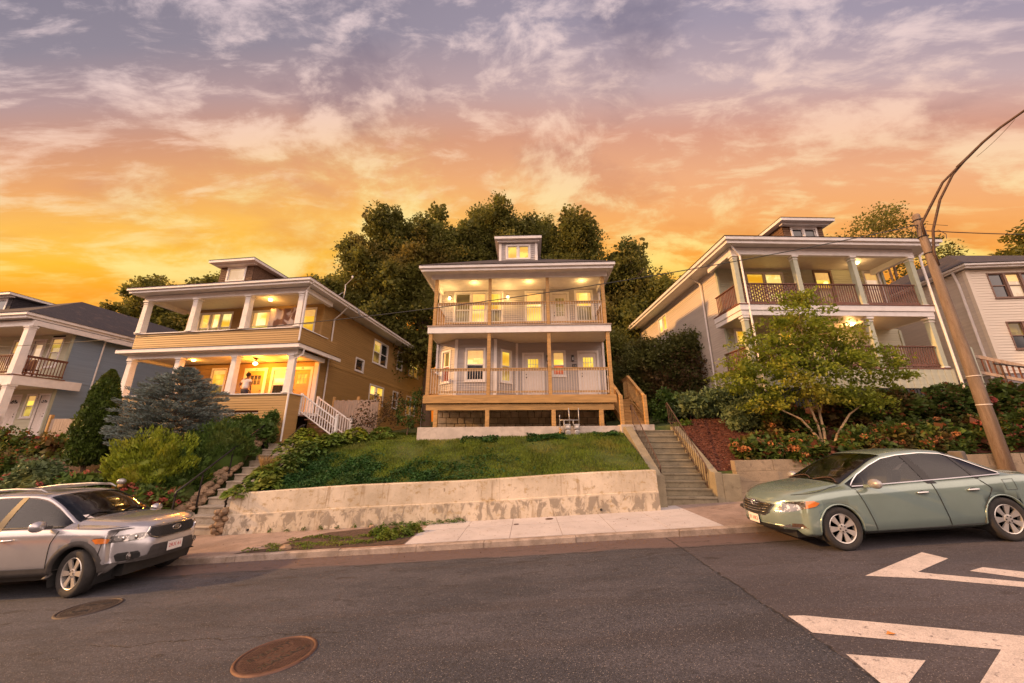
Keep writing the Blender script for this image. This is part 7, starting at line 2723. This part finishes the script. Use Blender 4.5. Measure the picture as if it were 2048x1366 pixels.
bt(-20.2, 33, 5.0, [(0, 0, 8.6, 2.6, 3, 3.4), (1.8, 0, 5.4, 3.2, 3, 3.2)], 'low dark tree left of the mass above the ochre house eave', 240)
# smaller trees on the skyline
bt(-40.5, 36, 4.8, [(0, 0, 12.0, 3.2, 3, 2.8), (2.8, 0, 10.6, 3.0, 3, 2.6), (-2.6, 0, 9.4, 2.8, 3, 2.4), (5.0, 0, 8.6, 2.4, 3, 2.6), (0, 0, 6.6, 5, 3, 3)], 'spreading tree above the roof gap between the blue grey and ochre houses', 330, .36)
bt(-33.4, 36, 4.2, [(0, 0, 14.2, 2.6, 2.6, 2.4), (-2.4, 0, 13.0, 2.2, 2.4, 1.8), (1.8, 0, 11.4, 2.6, 2.6, 2.6)], 'small rounded tree touching the left side of the ochre house dormer', 220, .36)
bt(-24.4, 38, 4.2, [(0, 0, 13.2, 2.4, 2.4, 2.4), (1.6, 0, 11.2, 2.4, 2.4, 2.4)], 'small treetop just right of the ochre house dormer', 150, .36)
bt(-53, 42, 6, [(0, 0, 9.0, 6, 3, 2.0), (9, 0, 8.6, 5, 3, 1.6)], 'low far treetops over the blue grey house ridge', 170, .45)
tree('broadleaf_tree', 34.5, 33, 6, [(0, 0, 15.6, 3.0, 2.6, 2.6), (-3.2, 0, 14.0, 1.7, 2, 1.4), (3.6, 0, 12.8, 2.4, 2.4, 2.2), (1.0, 0, 17.8, 1.6, 1.6, 1.4), (3.0, 0, 9.5, 3.0, 2.4, 2.6), (5.2, 0, 7.8, 2.2, 2.4, 2.4)], .4, 'lf_big', 'bark', .26, 430, 26, .46,
     'open crowned tree behind the sage house roof beside its dormer', BG, mid=.35, shell=(.5, 1.1))
tree('broadleaf_tree', 26.4, 34, 6, [(0, 0, 15.6, .8, 1, .9), (.4, 0, 13.8, .9, 1, 1.2)], .2, 'lf_big', 'bark', .36, 20, 12, .35, 'tiny treetop tuft left of the sage house dormer', BG, mid=.5)
MT['lf_right'] = leafmat('olive_tree_leaves', (.14, .14, .022), (.20, .15, .03), var=.5, scale=.5)
tree('broadleaf_tree', 46.8, 30, 4.4, [(0, 0, 14.2, 4.0, 3, 3.2), (-4.2, 0, 12.2, 2.6, 3, 2.0), (2.0, 0, 16.6, 2.4, 2.6, 2.6), (-6.8, 0, 10.9, 1.8, 2.4, 1.4), (0, 0, 10, 6, 3, 3)], .5, 'lf_right', 'bark', .36, 560, 24, .5, 'olive green tree rising behind the cream house roof', BG, mid=.4)


# ---- bushes
def bush(name, x, y, z, blobs, leaf, lsize, ncl, per, spread, label, cat='bush', group=None, aspect=.55, up=.5, flower=None, nf=0, fsize=.10, core=.72, jit=.9, stems=True, flat=.9):
    g = thing(name, (x, y, z), 0, label, cat, group)
    OFF[g.name] = Vector((x, y, z))
    B = [(x + b[0], y + b[1], z + b[2], b[3], b[4], b[5]) for b in blobs]
    P, D = blob_points(B, ncl, per, spread, (.72, 1.05), flat)
    keep = P[:, 2] > z - .1
    V, F = leaf_quads(P[keep], lsize, aspect, up, dirs=D[keep], jit=jit)
    # leafy inner layer, so that the bush is not see-through
    P2, D2 = blob_points(B, ncl // 2, per, spread, (.35, .75), flat)
    V2, F2 = leaf_quads(P2, lsize * 1.9, .9, up, dirs=D2, jit=.9)
    npmesh('foliage', np.concatenate([V, V2]), np.concatenate([F, F2 + len(V)]), MT[leaf], g)
    if stems:
        b = MB()
        for q_ in B:
            for k in range(3):
                b.tube([(x + .08 * math.cos(k * 2), y + .08 * math.sin(k * 2), z - .15), ((x + q_[0]) / 2 + .1 * math.cos(k * 2.1), (y + q_[1]) / 2, z + (q_[2] - z) * .5), (q_[0] + .2 * math.cos(k * 2.1), q_[1] + .2 * math.sin(k * 2.1), q_[2] + q_[5] * .3)], [.022, .016, .008], 5)
        b.build('stem', MT['bark'], g)
    if flower:
        for k in range(nf):
            q_ = B[int(rng.integers(len(B)))]
            u = rng.normal(size=3); u[1] = -abs(u[1]) * 1.2; u[2] = abs(u[2]) * .8; u /= np.linalg.norm(u)
            c = np.array(q_[:3]) + u * np.array(q_[3:6]) * rng.uniform(.95, 1.12)
            if c[2] < z: continue
            m = 46
            o = rng.normal(size=(m, 3)); o /= np.linalg.norm(o, axis=1)[:, None]
            V1, F1 = leaf_quads(c + o * fsize * rng.uniform(.5, .62) * np.array([1, 1, .8]), fsize * .38, .9, .1, dirs=o, jit=1.2)
            npmesh('flower_head', V1, F1, MT[flower], g)
    return g


# left garden
def cone_tree(name, x, y, z, h, r, leaf, label):
    g = thing(name, (x, y, z), 0, label, 'evergreen')
    OFF[g.name] = Vector((x, y, z))
    n = 15000
    t = rng.uniform(0, 1, n) ** .8
    prof = np.interp(t, [0, .08, .3, .55, .8, .93, 1.0], [.62, .95, 1.0, .86, .60, .34, .06]) * r
    a = rng.uniform(0, 2 * np.pi, n)
    lump = 1 + .10 * np.sin(a * 5 + t * 16) + .08 * np.sin(a * 9 - t * 31) + rng.normal(size=n) * .05
    rr = prof * lump * rng.uniform(.80, 1.02, n)
    P = np.stack([x + rr * np.cos(a), y + rr * np.sin(a), z + .05 + t * h], 1)
    D = np.stack([np.cos(a) * .5, np.sin(a) * .5, np.ones(n)], 1)
    V, F = leaf_quads(P, .13, .42, 0, dirs=D, jit=.45)
    b = MB(); b.lathe([(r * .45, 0.1), (r * .72, h * .2), (r * .66, h * .5), (r * .4, h * .8), (.05, h * .94)], (x, y, z), 14)
    vv = np.array(b.v)
    ff = np.array([f for f in b.f if len(f) == 4])
    npmesh('foliage', np.concatenate([V, vv]), np.concatenate([F, ff + len(V)]), MT[leaf], g)
    b = MB(); b.tube([(x, y, z - .2), (x, y, z + .5)], .08, 8); b.build('trunk', MT['bark'], g)
    return g


cone_tree('columnar_evergreen', -17.0, 13.9, 1.35, 3.7, .60, 'lf_thuja', 'tall dark conical evergreen between the blue grey house and the spruce')


def spruce(x, y, z, h, r, label):
    g = thing('blue_spruce', (x, y, z), 0, label, 'evergreen')
    OFF[g.name] = Vector((x, y, z))
    Ps, Ds = [], []
    bb = MB()
    rr = random.Random(8)
    for i in range(19):
        t = i / 18
        zz = z + .25 + t * (h - .35)
        R0 = r * float(np.interp(t, [0, .15, .35, .6, .8, 1], [.92, 1.0, .98, .80, .52, .14]))
        nb = int(24 - 13 * t)
        for k in range(nb):
            a = 2 * math.pi * (k + rr.random()) / nb
            L_ = R0 * rr.uniform(.78, 1.10)
            sl = rr.uniform(-.05, .16) + .15 * t
            d = np.array([math.cos(a), math.sin(a), sl])
            bb.tube([(x, y, zz), tuple(np.array([x, y, zz]) + d * L_)], [.018, .006], 4)
            m = int(150 * L_ / r) + 40
            s = rng.uniform(.30, 1.0, m) ** .7
            wdt = (.30 * (1 - (s - .35) * .9)).clip(.06, .34)
            side = np.array([-math.sin(a), math.cos(a), 0])
            q = np.array([x, y, zz]) + d * (L_ * s)[:, None] + side * (rng.uniform(-1, 1, m) * wdt)[:, None]
            q[:, 2] += rng.normal(size=m) * .035 + .03
            dd = d + side * (rng.uniform(-1, 1, m) * .9)[:, None] + np.array([0, 0, .35])
            Ps.append(q); Ds.append(dd)
    P, D = np.concatenate(Ps), np.concatenate(Ds)
    V, F = leaf_quads(P, .135, .22, .2, dirs=D, jit=.30)
    npmesh('foliage', V, F, MT['lf_spruce'], g)
    bb.tube([(x, y, z - .3), (x, y, z + h * .9)], [.10, .03], 8)
    bb.build('trunk', MT['bark'], g)
    return g


spruce(-14.55, 14.6, 1.75, 3.55, 1.95, 'broad blue green spruce in front of the ochre house porch')


def mound(x, y, z, rx, ry, rz, leaf, label, n=11000, ls=.15, cat='bush', name='juniper_bush', lump=.13, up=1.0):
    g = thing(name, (x, y, z), 0, label, cat)
    OFF[g.name] = Vector((x, y, z))
    u = rng.normal(size=(n, 3)); u[:, 2] = np.abs(u[:, 2]) ; u /= np.linalg.norm(u, axis=1)[:, None]
    a = np.arctan2(u[:, 1], u[:, 0])
    l = 1 + lump * np.sin(a * 4 + u[:, 2] * 7) + lump * .8 * np.sin(a * 7 - u[:, 2] * 11 + 1) + rng.normal(size=n) * .03
    l *= rng.uniform(.88, 1.02, n)
    P = np.array([x, y, z]) + u * l[:, None] * np.array([rx, ry, rz])
    D = u * np.array([1, 1, .5]) + np.array([0, 0, up])
    V, F = leaf_quads(P, ls, .32, 0, dirs=D, jit=.4)
    b = MB(); b.ball((x, y, z), 1, 16, (rx * .80, ry * .80, rz * .80))
    vv = np.array(b.v); ff = np.array([f for f in b.f])
    npmesh('foliage', np.concatenate([V, vv]), np.concatenate([F, ff + len(V)]), MT[leaf], g)
    b = MB(); b.tube([(x, y, z - .2), (x, y, z + .3)], .05, 6); b.build('stem', MT['bark'], g)
    return g


mound(-13.35, 13.1, .95, 1.45, 1.0, 1.40, 'lf_juniper', 'bright yellow green feathery bush beside the stone steps', 13000, .15, lump=.2)
mound(-12.5, 13.3, .75, 1.0, .75, 1.0, 'lf_yew', 'mid green feathery bush spreading from the yellow green bush toward the fieldstones', 9000, .14, lump=.2)
mound(-12.2, 14.4, 1.75, 1.35, .9, 1.25, 'lf_yew', 'dark green dense bush between the yellow green bush and the iron handrail', 9000, .13, lump=.10)
bush('leafy_shrub', -12.2, 15.7, 2.1, [(0, 0, .75, .65, .4, .70), (.75, 0, .60, .35, .3, .5), (-.75, .1, .7, .4, .35, .5)], 'lf_yew', .10, 90, 26, .12, 'loose leafy shrub against the half wall of the ochre porch')
bush('leafy_shrub', -11.45, 16.05, 2.15, [(0, 0, .70, .26, .25, .80)], 'lf_yew', .11, 46, 26, .10, 'narrow upright leafy shrub at the ochre porch corner')
hy = 'hydrangeas in the left garden'
bush('hydrangea_bush', -12.6, 12.15, .05, [(0, 0, .38, .85, .38, .50), (.85, .05, .30, .50, .35, .42), (-.7, .1, .35, .6, .35, .5)], 'lf_hyd', .15, 110, 20, .12, 'low hydrangea with rust pink heads below the yellow green bush', 'hydrangea', hy, flower='pinkflower', nf=22, fsize=.13)
bush('hydrangea_bush', -14.9, 12.3, .15, [(0, 0, .5, .75, .5, .60), (-.7, .1, .45, .6, .45, .55)], 'lf_yew', .15, 110, 22, .12, 'dark leafy hydrangea with faint pink heads under the conical evergreen', 'hydrangea', hy, flower='pinkflower', nf=9, fsize=.12)
bush('hydrangea_bush', -16.7, 12.4, .2, [(0, 0, .75, .85, .5, .75), (.6, -.1, .4, .6, .5, .5)], 'lf_rhodo', .14, 110, 22, .12, 'grey green leafed hydrangea left of the globe garden light', 'hydrangea', hy, flower='pinkflower', nf=9, fsize=.13)
bush('hydrangea_bush', -18.6, 12.6, .1, [(0, 0, .9, 1.0, .5, .9), (-.9, .2, 1.2, .8, .5, .7)], 'lf_hyd', .15, 140, 22, .13, 'tall hydrangea with pink heads behind the roof of the silver crossover', 'hydrangea', hy, flower='pinkflower', nf=20, fsize=.14)
bush('hydrangea_bush', -20.8, 12.7, .0, [(0, 0, 1.0, 1.1, .6, 1.0), (-1.1, 0, 1.3, .9, .5, .8)], 'lf_hyd2', .15, 140, 22, .13, 'reddish leaved hydrangea at the left edge in front of the brown railing', 'hydrangea', hy, flower='pinkflower', nf=20, fsize=.14)
bush('low_shrub', -20.0, 15.3, 1.55, [(0, 0, .4, 1.6, .6, .65), (2.3, 0, .3, 1.2, .6, .55), (-2.6, 0, .5, 1.5, .6, .8)], 'lf_hyd2', .15, 150, 20, .14, 'rusty low shrubs below the brown stair railing of the blue grey house', 'shrub', flower='pinkflower', nf=14)
bush('low_shrub', -15.9, 15.0, 1.6, [(0, 0, .25, 1.2, .5, .5)], 'lf_rhodo', .13, 70, 20, .12, 'silvery low shrub at the foot of the conical evergreen beside the brick base', 'shrub')
# hostas and daylilies right of the stone steps
ho = 'leafy clumps lining the stone steps'
def hosta(x, y, z, r, n, label, leaf='lf_hosta', ls=.20, h=.35):
    g = thing('hosta_clump', (x, y, z), 0, label, 'plant', ho)
    OFF[g.name] = Vector((x, y, z))
    a = rng.uniform(0, 2 * np.pi, n); t = rng.uniform(.15, 1, n) ** .7
    P = np.stack([x + r * t * np.cos(a), y + r * t * np.sin(a), z + h * (1.05 - t * t * .85) + rng.normal(size=n) * .04], 1)
    D = np.stack([np.cos(a), np.sin(a), .35 - t * .9], 1)
    V, F = leaf_quads(P, ls, .62, 1.2, dirs=D, jit=.25)
    npmesh('foliage', V, F, MT[leaf], g)
    b = MB()
    for k in range(14):
        aa = k * 2.4
        b.tube([(x, y, z - .1), (x + r * .4 * math.cos(aa), y + r * .4 * math.sin(aa), z + h * .8)], [.012, .006], 4)
    b.build('stem', MT['lf_hosta'], g)
    return g
hosta(-9.05, 11.98, .55, .55, 260, 'broad leaved hosta clump at the top left corner of the cream wall')
hosta(-8.35, 12.15, .72, .50, 220, 'second hosta clump, just right of the corner hosta above the cream wall')
hosta(-8.95, 12.75, .95, .60, 260, 'dark hosta clump beside the lower stone steps', 'lf_yew', .18)
hosta(-8.85, 13.7, 1.45, .62, 280, 'yellow green hosta clump halfway up the stone steps')
hosta(-8.55, 14.6, 1.95, .70, 300, 'large yellow leaved hosta clump near the top of the stone steps', 'lf_juniper', .20, .45)
hosta(-7.7, 15.1, 2.15, .70, 280, 'hosta clump below the white stair newel', 'lf_hosta', .20, .45)
for k_, (hx, hy_, hr, lf_, lb) in enumerate(((-8.7, 12.45, .6, 'lf_hosta', 'wide hosta clump just uphill of the corner hosta'), (-8.35, 13.1, .62, 'lf_yew', 'dark hosta clump on the lawn side halfway along the lower steps'), (-9.1, 14.1, .62, 'lf_hosta', 'hosta clump overhanging the middle of the stone steps'),
                                     (-8.2, 13.9, .62, 'lf_yew', 'dark leafy clump between the middle hostas and the clover'), (-9.2, 15.1, .60, 'lf_juniper', 'yellow hosta clump overhanging the top stone steps'), (-7.9, 14.5, .6, 'lf_hosta', 'hosta clump uphill of the dark leafy clump'),
                                     (-7.2, 15.25, .6, 'lf_juniper', 'yellow leaved hosta at the lawn edge near the white stair'), (-6.4, 16.2, .6, 'lf_hosta', 'small hosta clump at the far end of the row near the bronze shrub'))):
    hosta(hx, hy_, ground(max(hx, -8.9), hy_), hr, 320, lb, lf_, .17, .55)
hosta(-6.9, 15.7, 2.3, .65, 240, 'hosta clump left of the bare bronze shrub', 'lf_hosta', .20, .4)
g = thing('ornamental_grass', (-9.15, 13.15, 1.1), 0, 'feathery dry ornamental grass tuft among the hostas by the stone steps', 'grass tuft')
n = 700
a = rng.uniform(0, 2 * np.pi, n); l = rng.uniform(.5, 1.0, n)
P = np.stack([.12 * np.cos(a) + np.cos(a) * l * .18, .12 * np.sin(a) + np.sin(a) * l * .18, l * .45], 1)
D = np.stack([np.cos(a) * .35, np.sin(a) * .35, np.ones(n)], 1)
V, F = leaf_quads(P, .55, .025, 0, dirs=D, jit=.12)
npmesh('blade', V, F, MT['lf_dry'], g)
g = thing('ornamental_grass', (-9.0, 12.6, .9), 0, 'lower dry grass tuft beside the black handrail end', 'grass tuft')
V, F = leaf_quads(P * .7, .40, .03, 0, dirs=D, jit=.15)
npmesh('blade', V, F, MT['lf_grass'], g)
# bronze shrub by the fence
tree('bronze_shrub', -7.6, 18.0, 2.55, [(0, 0, 1.2, .95, .7, .85), (.9, .2, 1.3, .55, .5, .8), (-.6, 0, .8, .6, .5, .5)], .05, 'lf_brown', 'bark', .12, 70, 14, .20, 'twiggy bronze shrub in front of the weathered fence', None, 'shrub', mid=.2)
tree('green_shrub', -6.1, 18.6, 2.7, [(0, 0, 1.0, .7, .6, .85), (.3, 0, 1.7, .45, .4, .5)], .04, 'lf_yew', 'bark', .12, 60, 18, .16, 'dark green shrub against the right side wall of the ochre house', None, 'shrub', mid=.2)

# between the grey and sage houses
tree('large_shrub', 7.6, 20.0, 3.5, [(-.4, 0, 3.2, 2.0, 1.3, 1.4), (1.5, 0, 3.6, 1.7, 1.2, 1.35), (2.9, -.2, 3.4, 1.0, .9, 1.2), (-1.7, 0, 2.4, 1.1, 1, 1.2), (.3, -.3, 1.6, 2.1, 1, 1.2), (2.2, 0, 1.9, 1.2, .9, 1.2)], .12, 'lf_shrub', 'bark', .14, 620, 30, .26,
     'large spreading dark shrub between the grey house and the sage house', None, 'shrub', mid=.3, inner=True)
tree('dark_thicket', 5.2, 24.0, 3.4, [(0, 0, 2.2, 2.0, 1.2, 2.4), (1.6, 0, 1.6, 1.6, 1.2, 1.8), (.6, 0, 4.6, 1.5, 1.2, 1.9)], .1, 'lf_big', 'bark', .2, 260, 30, .3, 'dark thicket filling the gap behind the lumber stair', None, 'shrub', mid=.3, inner=True)
tree('bronze_shrub', 8.4, 19.0, 3.3, [(0, 0, 2.7, 1.4, .6, 1.0), (-1.0, 0, 1.8, 1.0, .5, .9), (1.1, 0, 1.5, .9, .5, .9)], .08, 'lf_brown', 'bark', .14, 100, 20, .25, 'reddish brown leafed shrub in front of the large dark shrub', None, 'shrub', mid=.3)
bush('dark_evergreen_bush', 6.2, 16.6, 3.1, [(0, 0, .65, .75, .55, .75), (.75, .2, .45, .6, .5, .6)], 'lf_yew', .13, 90, 22, .12, 'very dark low bush beside the lumber stair railing', 'bush')
rh = 'light green shrubs on the mulch bed'
bush('leafy_shrub', 7.9, 15.2, 3.0, [(0, 0, .8, .85, .6, .70), (-.7, .1, .75, .6, .5, .5), (.7, 0, .7, .7, .6, .75)], 'lf_rhodo', .15, 150, 24, .13, 'pale glaucous shrub at the top of the mulch bed left of the maple', 'shrub', rh, aspect=.4)
bush('leafy_shrub', 8.0, 14.2, 2.6, [(0, 0, .55, .62, .45, .62), (.5, .2, .8, .5, .45, .6)], 'lf_rhodo', .14, 100, 24, .11, 'rounder grey green shrub on the mulch just below the pale one', 'shrub', rh, aspect=.35)
bush('leafy_shrub', 6.9, 15.9, 3.1, [(0, 0, .65, .65, .4, .55)], 'lf_rhodo', .12, 60, 22, .10, 'small light shrub behind the iron handrail top', 'shrub', rh)

# young maple in front of the sage house
g = tree('young_maple', 9.95, 13.1, 1.95, [(0.15, 0, 4.9, .95, .8, .85), (-.35, 0, 4.1, 1.45, .9, .80), (1.25, .1, 4.0, 1.05, .9, .60), (-1.55, 0, 3.25, 1.35, .9, .72), (.3, -.3, 3.1, 1.6, .9, .75), (1.9, 0, 3.05, 1.3, .8, .60),
                                       (-2.35, 0, 2.45, .95, .7, .50), (-1.0, -.3, 2.1, 1.2, .7, .55), (2.75, 0, 2.45, .75, .6, .32), (1.15, -.2, 2.0, 1.1, .6, .45), (-1.7, -.2, 1.55, .8, .6, .36), (.45, 0, 5.5, .35, .35, .35), (.2, -.3, 1.9, 1.0, .5, .5), (-.4, -.3, 2.7, 1.3, .6, .6), (1.9, -.2, 1.6, .8, .5, .35)],
         .055, 'lf_maple', 'bark_l', .125, 700, 26, .17, 'young spreading maple with yellow green leaves in front of the sage house', None, mid=.28, flat=.55, shell=(.25, 1.08), up=.8)
b = MB()
for pts, r0 in (([(9.93, 13.1, 1.7), (9.75, 13.1, 2.4), (9.3, 13.05, 3.0), (8.3, 13.0, 3.5)], .06), ([(10.0, 13.1, 1.7), (10.4, 13.05, 2.5), (10.9, 13.0, 3.15), (11.6, 13.0, 3.6)], .055), ([(9.9, 13.12, 1.7), (9.85, 13.1, 2.8), (9.6, 13.0, 3.7), (9.4, 13, 4.6)], .05)):
    b.tube(pts, [r0, r0 * .8, r0 * .55, r0 * .25], 8)
b.build('side_trunk', MT['bark_l'], g, smooth=True)

# hydrangea hedge on the right bank: separate bushes
hh = 'autumn hydrangeas along the right bank'
HR = [(7.55, 13.0, 1.95, .62, 'rust headed hydrangea at the left end of the bank behind the block wall corner', 16, 'tanflower'),
      (8.75, 12.75, 1.95, .60, 'hydrangea with big tan heads left of the maple trunk', 16, 'tanflower'),
      (9.3, 13.9, 2.45, .85, 'dark hydrangea under the maple crown, behind its trunk', 4, 'tanflower'),
      (10.75, 12.8, 1.95, .68, 'hydrangea with a few tan heads just right of the maple trunk', 6, 'tanflower'),
      (11.9, 12.95, 2.15, .70, 'hydrangea with one large tan cluster above the sedan roof', 7, 'tanflower'),
      (11.6, 14.2, 3.0, .85, 'green leafed hydrangea high on the bank right of the maple', 3, 'tanflower'),
      (13.2, 12.95, 2.2, .70, 'hydrangea with orange heads left of the utility pole', 7, 'tanflower'),
      (13.4, 14.2, 3.05, .90, 'reddish topped hydrangea high on the bank left of the utility pole', 2, 'pinkflower'),
      (14.9, 13.0, 2.25, .70, 'hydrangea with pinkish heads right of the utility pole foot', 6, 'pinkflower'),
      (15.5, 14.2, 3.1, .92, 'dark purple tinged hydrangea behind the utility pole', 3, 'pinkflower'),
      (16.4, 13.1, 2.3, .75, 'hydrangea at the right edge near the block wall', 6, 'pinkflower'),
      (17.6, 14.2, 3.15, .95, 'tall dark hydrangea at the right edge below the pipe handrail', 3, 'pinkflower'),
      (18.0, 12.9, 2.3, .75, 'hydrangea cut off by the right edge of the picture', 3, 'pinkflower')]
for i, (x, y, z, r, lab, nf, fl) in enumerate(HR):
    y -= .12
    z = ground(x, y) - .12
    bush('hydrangea_bush', x, y, z, [(0, 0, r * .58, r * 1.05, r * .75, r * .76), (r * .55, -.15, r * .35, r * .65, r * .6, r * .6), (-r * .5, -.2, r * .30, r * .65, r * .5, r * .55)], 'lf_hyd2' if i % 3 else 'lf_hyd', .14, int(135 * r / .7), 24, .11, lab, 'hydrangea', hh, aspect=.75, up=.9, flower=fl, nf=nf, fsize=.15)

# ---- lawn: grass blades and clover, nobody could count them
n = 52000
X = rng.uniform(-8.6, 3.7, n); Yg = 11.75 + (15.15 - 11.75) * rng.uniform(0, 1, n)
Xe = rng.uniform(-8.0, -4.7, 7000); Ye = rng.uniform(15.1, 20.5, 7000)
X = np.concatenate([X, Xe]); Yg = np.concatenate([Yg, Ye])
keep = ~((X < -7.2) & (Yg < 13) & (rng.uniform(size=len(X)) < .6))
X, Yg = X[keep], Yg[keep]
Zg = np.array([ground(a_, b_) for a_, b_ in zip(X, Yg)])
patch_ = np.sin(X * 1.3 + 1) * np.sin(Yg * 2.1) + .5 * np.sin(X * 3.7 + Yg * 2)
hgt = .075 + .03 * patch_.clip(-1, 1)
D = np.stack([rng.normal(size=len(X)) * .35, rng.normal(size=len(X)) * .35, np.ones(len(X))], 1)
P = np.stack([X, Yg, Zg + hgt * .45], 1)
V, F = leaf_quads(P, (.10 + .05 * patch_.clip(-1, 1.4) + .05 * rng.uniform(size=len(X)) ** 3)[:, None], .16, 0, dirs=D, jit=.2)
tag(npmesh('lawn_grass', V, F, MT['lf_grass']), kind='stuff', label='sloping green lawn of short grass above the cream retaining wall', cat='grass')
n = 30000
X = rng.normal(-5.6, 1.9, n); Yg = rng.uniform(11.8, 14.3, n)
m_ = (X > -8.3) & (X < 2.2) & (Yg < 13.2 + .5 * np.sin(X * .9 + 2.0) + .3 * np.sin(X * 3) + rng.normal(size=n) * .35)
X, Yg = X[m_], Yg[m_]
X2 = rng.uniform(-4.2, 3.5, 5000); Y2 = rng.uniform(14.5, 15.15, 5000)
m2_ = np.sin(X2 * 2.3) + .5 * np.sin(X2 * 5.1 + 1) > .1
X, Yg = np.concatenate([X, X2[m2_]]), np.concatenate([Yg, Y2[m2_]])
Zg = np.array([ground(a_, b_) for a_, b_ in zip(X, Yg)])
bump = .07 + .06 * (np.sin(X * 4.1 + Yg * 2) * np.sin(Yg * 5.3 - X) + .3)
P = np.stack([X, Yg, Zg + bump * rng.uniform(.6, 1.2, len(X))], 1)
V, F = leaf_quads(P, .085, .8, 1.6, dirs=None)
tag(npmesh('clover', V, F, MT['lf_clover']), kind='stuff', label='dark green clover patch in the lawn', cat='ground cover')
# weeds in the soil strip and along the wall foot
def weeds(name, pts, n, s, label, leaf='lf_hosta', h=.12):
    Ps, Ds = [], []
    for (x, y, r) in pts:
        k = int(n * r)
        a = rng.uniform(0, 2 * np.pi, k); t = rng.uniform(0, 1, k) ** .6
        Ps.append(np.stack([x + r * t * np.cos(a), y + r * .6 * t * np.sin(a), SX * x + .15 + h * (1 - t * t) * rng.uniform(.3, 1.1, k)], 1))
        Ds.append(np.stack([np.cos(a), np.sin(a), .5 - t * .6], 1))
    V, F = leaf_quads(np.concatenate(Ps), s, .4, .5, dirs=np.concatenate(Ds), jit=.5)
    return tag(npmesh(name, V, F, MT[leaf]), label, 'weeds', None, 'stuff')
weeds('weeds', [(-6.6 + k * .22, 9.35 + .12 * math.sin(k * 1.7) + (.25 if k % 3 else 0), .22) for k in range(14)] + [(-6.1 + k * .3, 10.2 + .2 * math.sin(k), .2) for k in range(8)], 420, .055, 'thin weeds creeping over the left of the soil strip', 'lf_grass', .06)
weeds('weeds', [(-3.85, 10.2, .34), (-3.25, 10.0, .34), (-3.05, 10.35, .28), (-3.5, 9.7, .26)], 700, .13, 'broad weeds at the right end of the soil strip', 'lf_hosta', .22)
weeds('weeds', [(-4.2 + .27 * k, 11.30 + .05 * math.sin(k), .14 + .05 * (k % 3)) for k in range(9)] + [(-7.6 + k * .5, 11.42, .08) for k in range(7)], 520, .06, 'small weeds along the foot of the cream retaining wall', 'lf_yew', .10)
bush('weed_clump', 6.25, 15.1, 2.8, [(0, 0, .12, .35, .3, .16)], 'lf_hosta', .07, 26, 18, .06, 'low grassy clump at the head of the concrete steps', 'weeds', stems=False)
# mulch chips
n = 7000
X = rng.uniform(5.95, 9.5, n); Yg = rng.uniform(12.45, 15.6, n)
Zg = np.array([ground(max(a_, 5.9), b_) for a_, b_ in zip(X, Yg)]) + .06
P = np.stack([X, Yg, Zg], 1)
D = rng.normal(size=(n, 3)); D[:, 2] *= .3
V, F = leaf_quads(P, .075, .35, 1.0, dirs=D, jit=.2)
MT['chip'] = leafmat('mulch_chips', (.13, .045, .024), (.07, .028, .018), var=.6, scale=3, trans=0, c3=(.40, .24, .15), f3=(.95, .97))
tag(npmesh('mulch_chips', V, F, MT['chip']), 'loose red bark chips on the bed right of the steps', 'mulch', None, 'stuff')

# grit and dry leaves lying in the gutter and at the foot of the steps
n = 1500
X = rng.uniform(-14, 12, n); Yg = 9.0 - np.abs(rng.normal(size=n)) * .22 - .02
X2 = rng.uniform(-9, 6, 500); Y2 = rng.uniform(9.3, 11.6, 500)
XX, YY = np.concatenate([X, X2]), np.concatenate([Yg, Y2])
ZZ = np.concatenate([SX * X + .008, SX * X2 + .146])
D = rng.normal(size=(len(XX), 3)); D[:, 2] *= .15
V, F = leaf_quads(np.stack([XX, YY, ZZ], 1), .035, .6, 3.0, dirs=D, jit=.1)
MT['litter'] = leafmat('dry_leaf_litter', (.16, .09, .045), (.26, .15, .06), var=.6, scale=3, trans=0)
tag(npmesh('leaf_litter', V, F, MT['litter']), 'dry leaf litter and grit scattered along the gutter', 'litter', None, 'stuff')
# ------------------------------------------------------------------ one object for each separate piece
def split_islands(o, join=.03):
    me = o.data
    n = len(me.vertices)
    par = list(range(n))
    def find(a):
        while par[a] != a:
            par[a] = par[par[a]]
            a = par[a]
        return a
    for p_ in me.polygons:
        vs = p_.vertices
        for v in vs[1:]:
            par[find(v)] = find(vs[0])
    isl = {}
    for v in range(n):
        isl.setdefault(find(v), []).append(v)
    boxes = []
    for k, vs in isl.items():
        c = np.array([me.vertices[v].co[:] for v in vs])
        boxes.append([c.min(0) - join, c.max(0) + join, set(vs)])
    merged = True
    while merged:
        merged = False
        for i in range(len(boxes)):
            for j in range(i + 1, len(boxes)):
                if (boxes[i][0] <= boxes[j][1]).all() and (boxes[j][0] <= boxes[i][1]).all():
                    boxes[i] = [np.minimum(boxes[i][0], boxes[j][0]), np.maximum(boxes[i][1], boxes[j][1]), boxes[i][2] | boxes[j][2]]
                    boxes.pop(j)
                    merged = True
                    break
            if merged: break
    if len(boxes) < 2: return
    base_name = o.name.split('.')[0]
    for bi, (_, _, vs) in enumerate(boxes):
        mp = {v: k for k, v in enumerate(sorted(vs))}
        m2 = bpy.data.meshes.new(base_name)
        m2.from_pydata([me.vertices[v].co[:] for v in sorted(vs)], [], [tuple(mp[v] for v in p_.vertices) for p_ in me.polygons if p_.vertices[0] in vs])
        m2.materials.append(me.materials[0])
        if bi == 0:
            o.data = m2
        else:
            c = o.copy()
            c.data = m2
            COL.objects.link(c)
            c.parent = o.parent


for o in list(bpy.data.objects):
    if o.type == 'MESH' and o.name.split('.')[0] in ('corner_board', 'rail_post', 'curtain', 'porch_beam', 'post_cap', 'weep_hole', 'lower_ceiling_lamp'):
        split_islands(o, .004 if o.name.startswith('curtain') else .0)
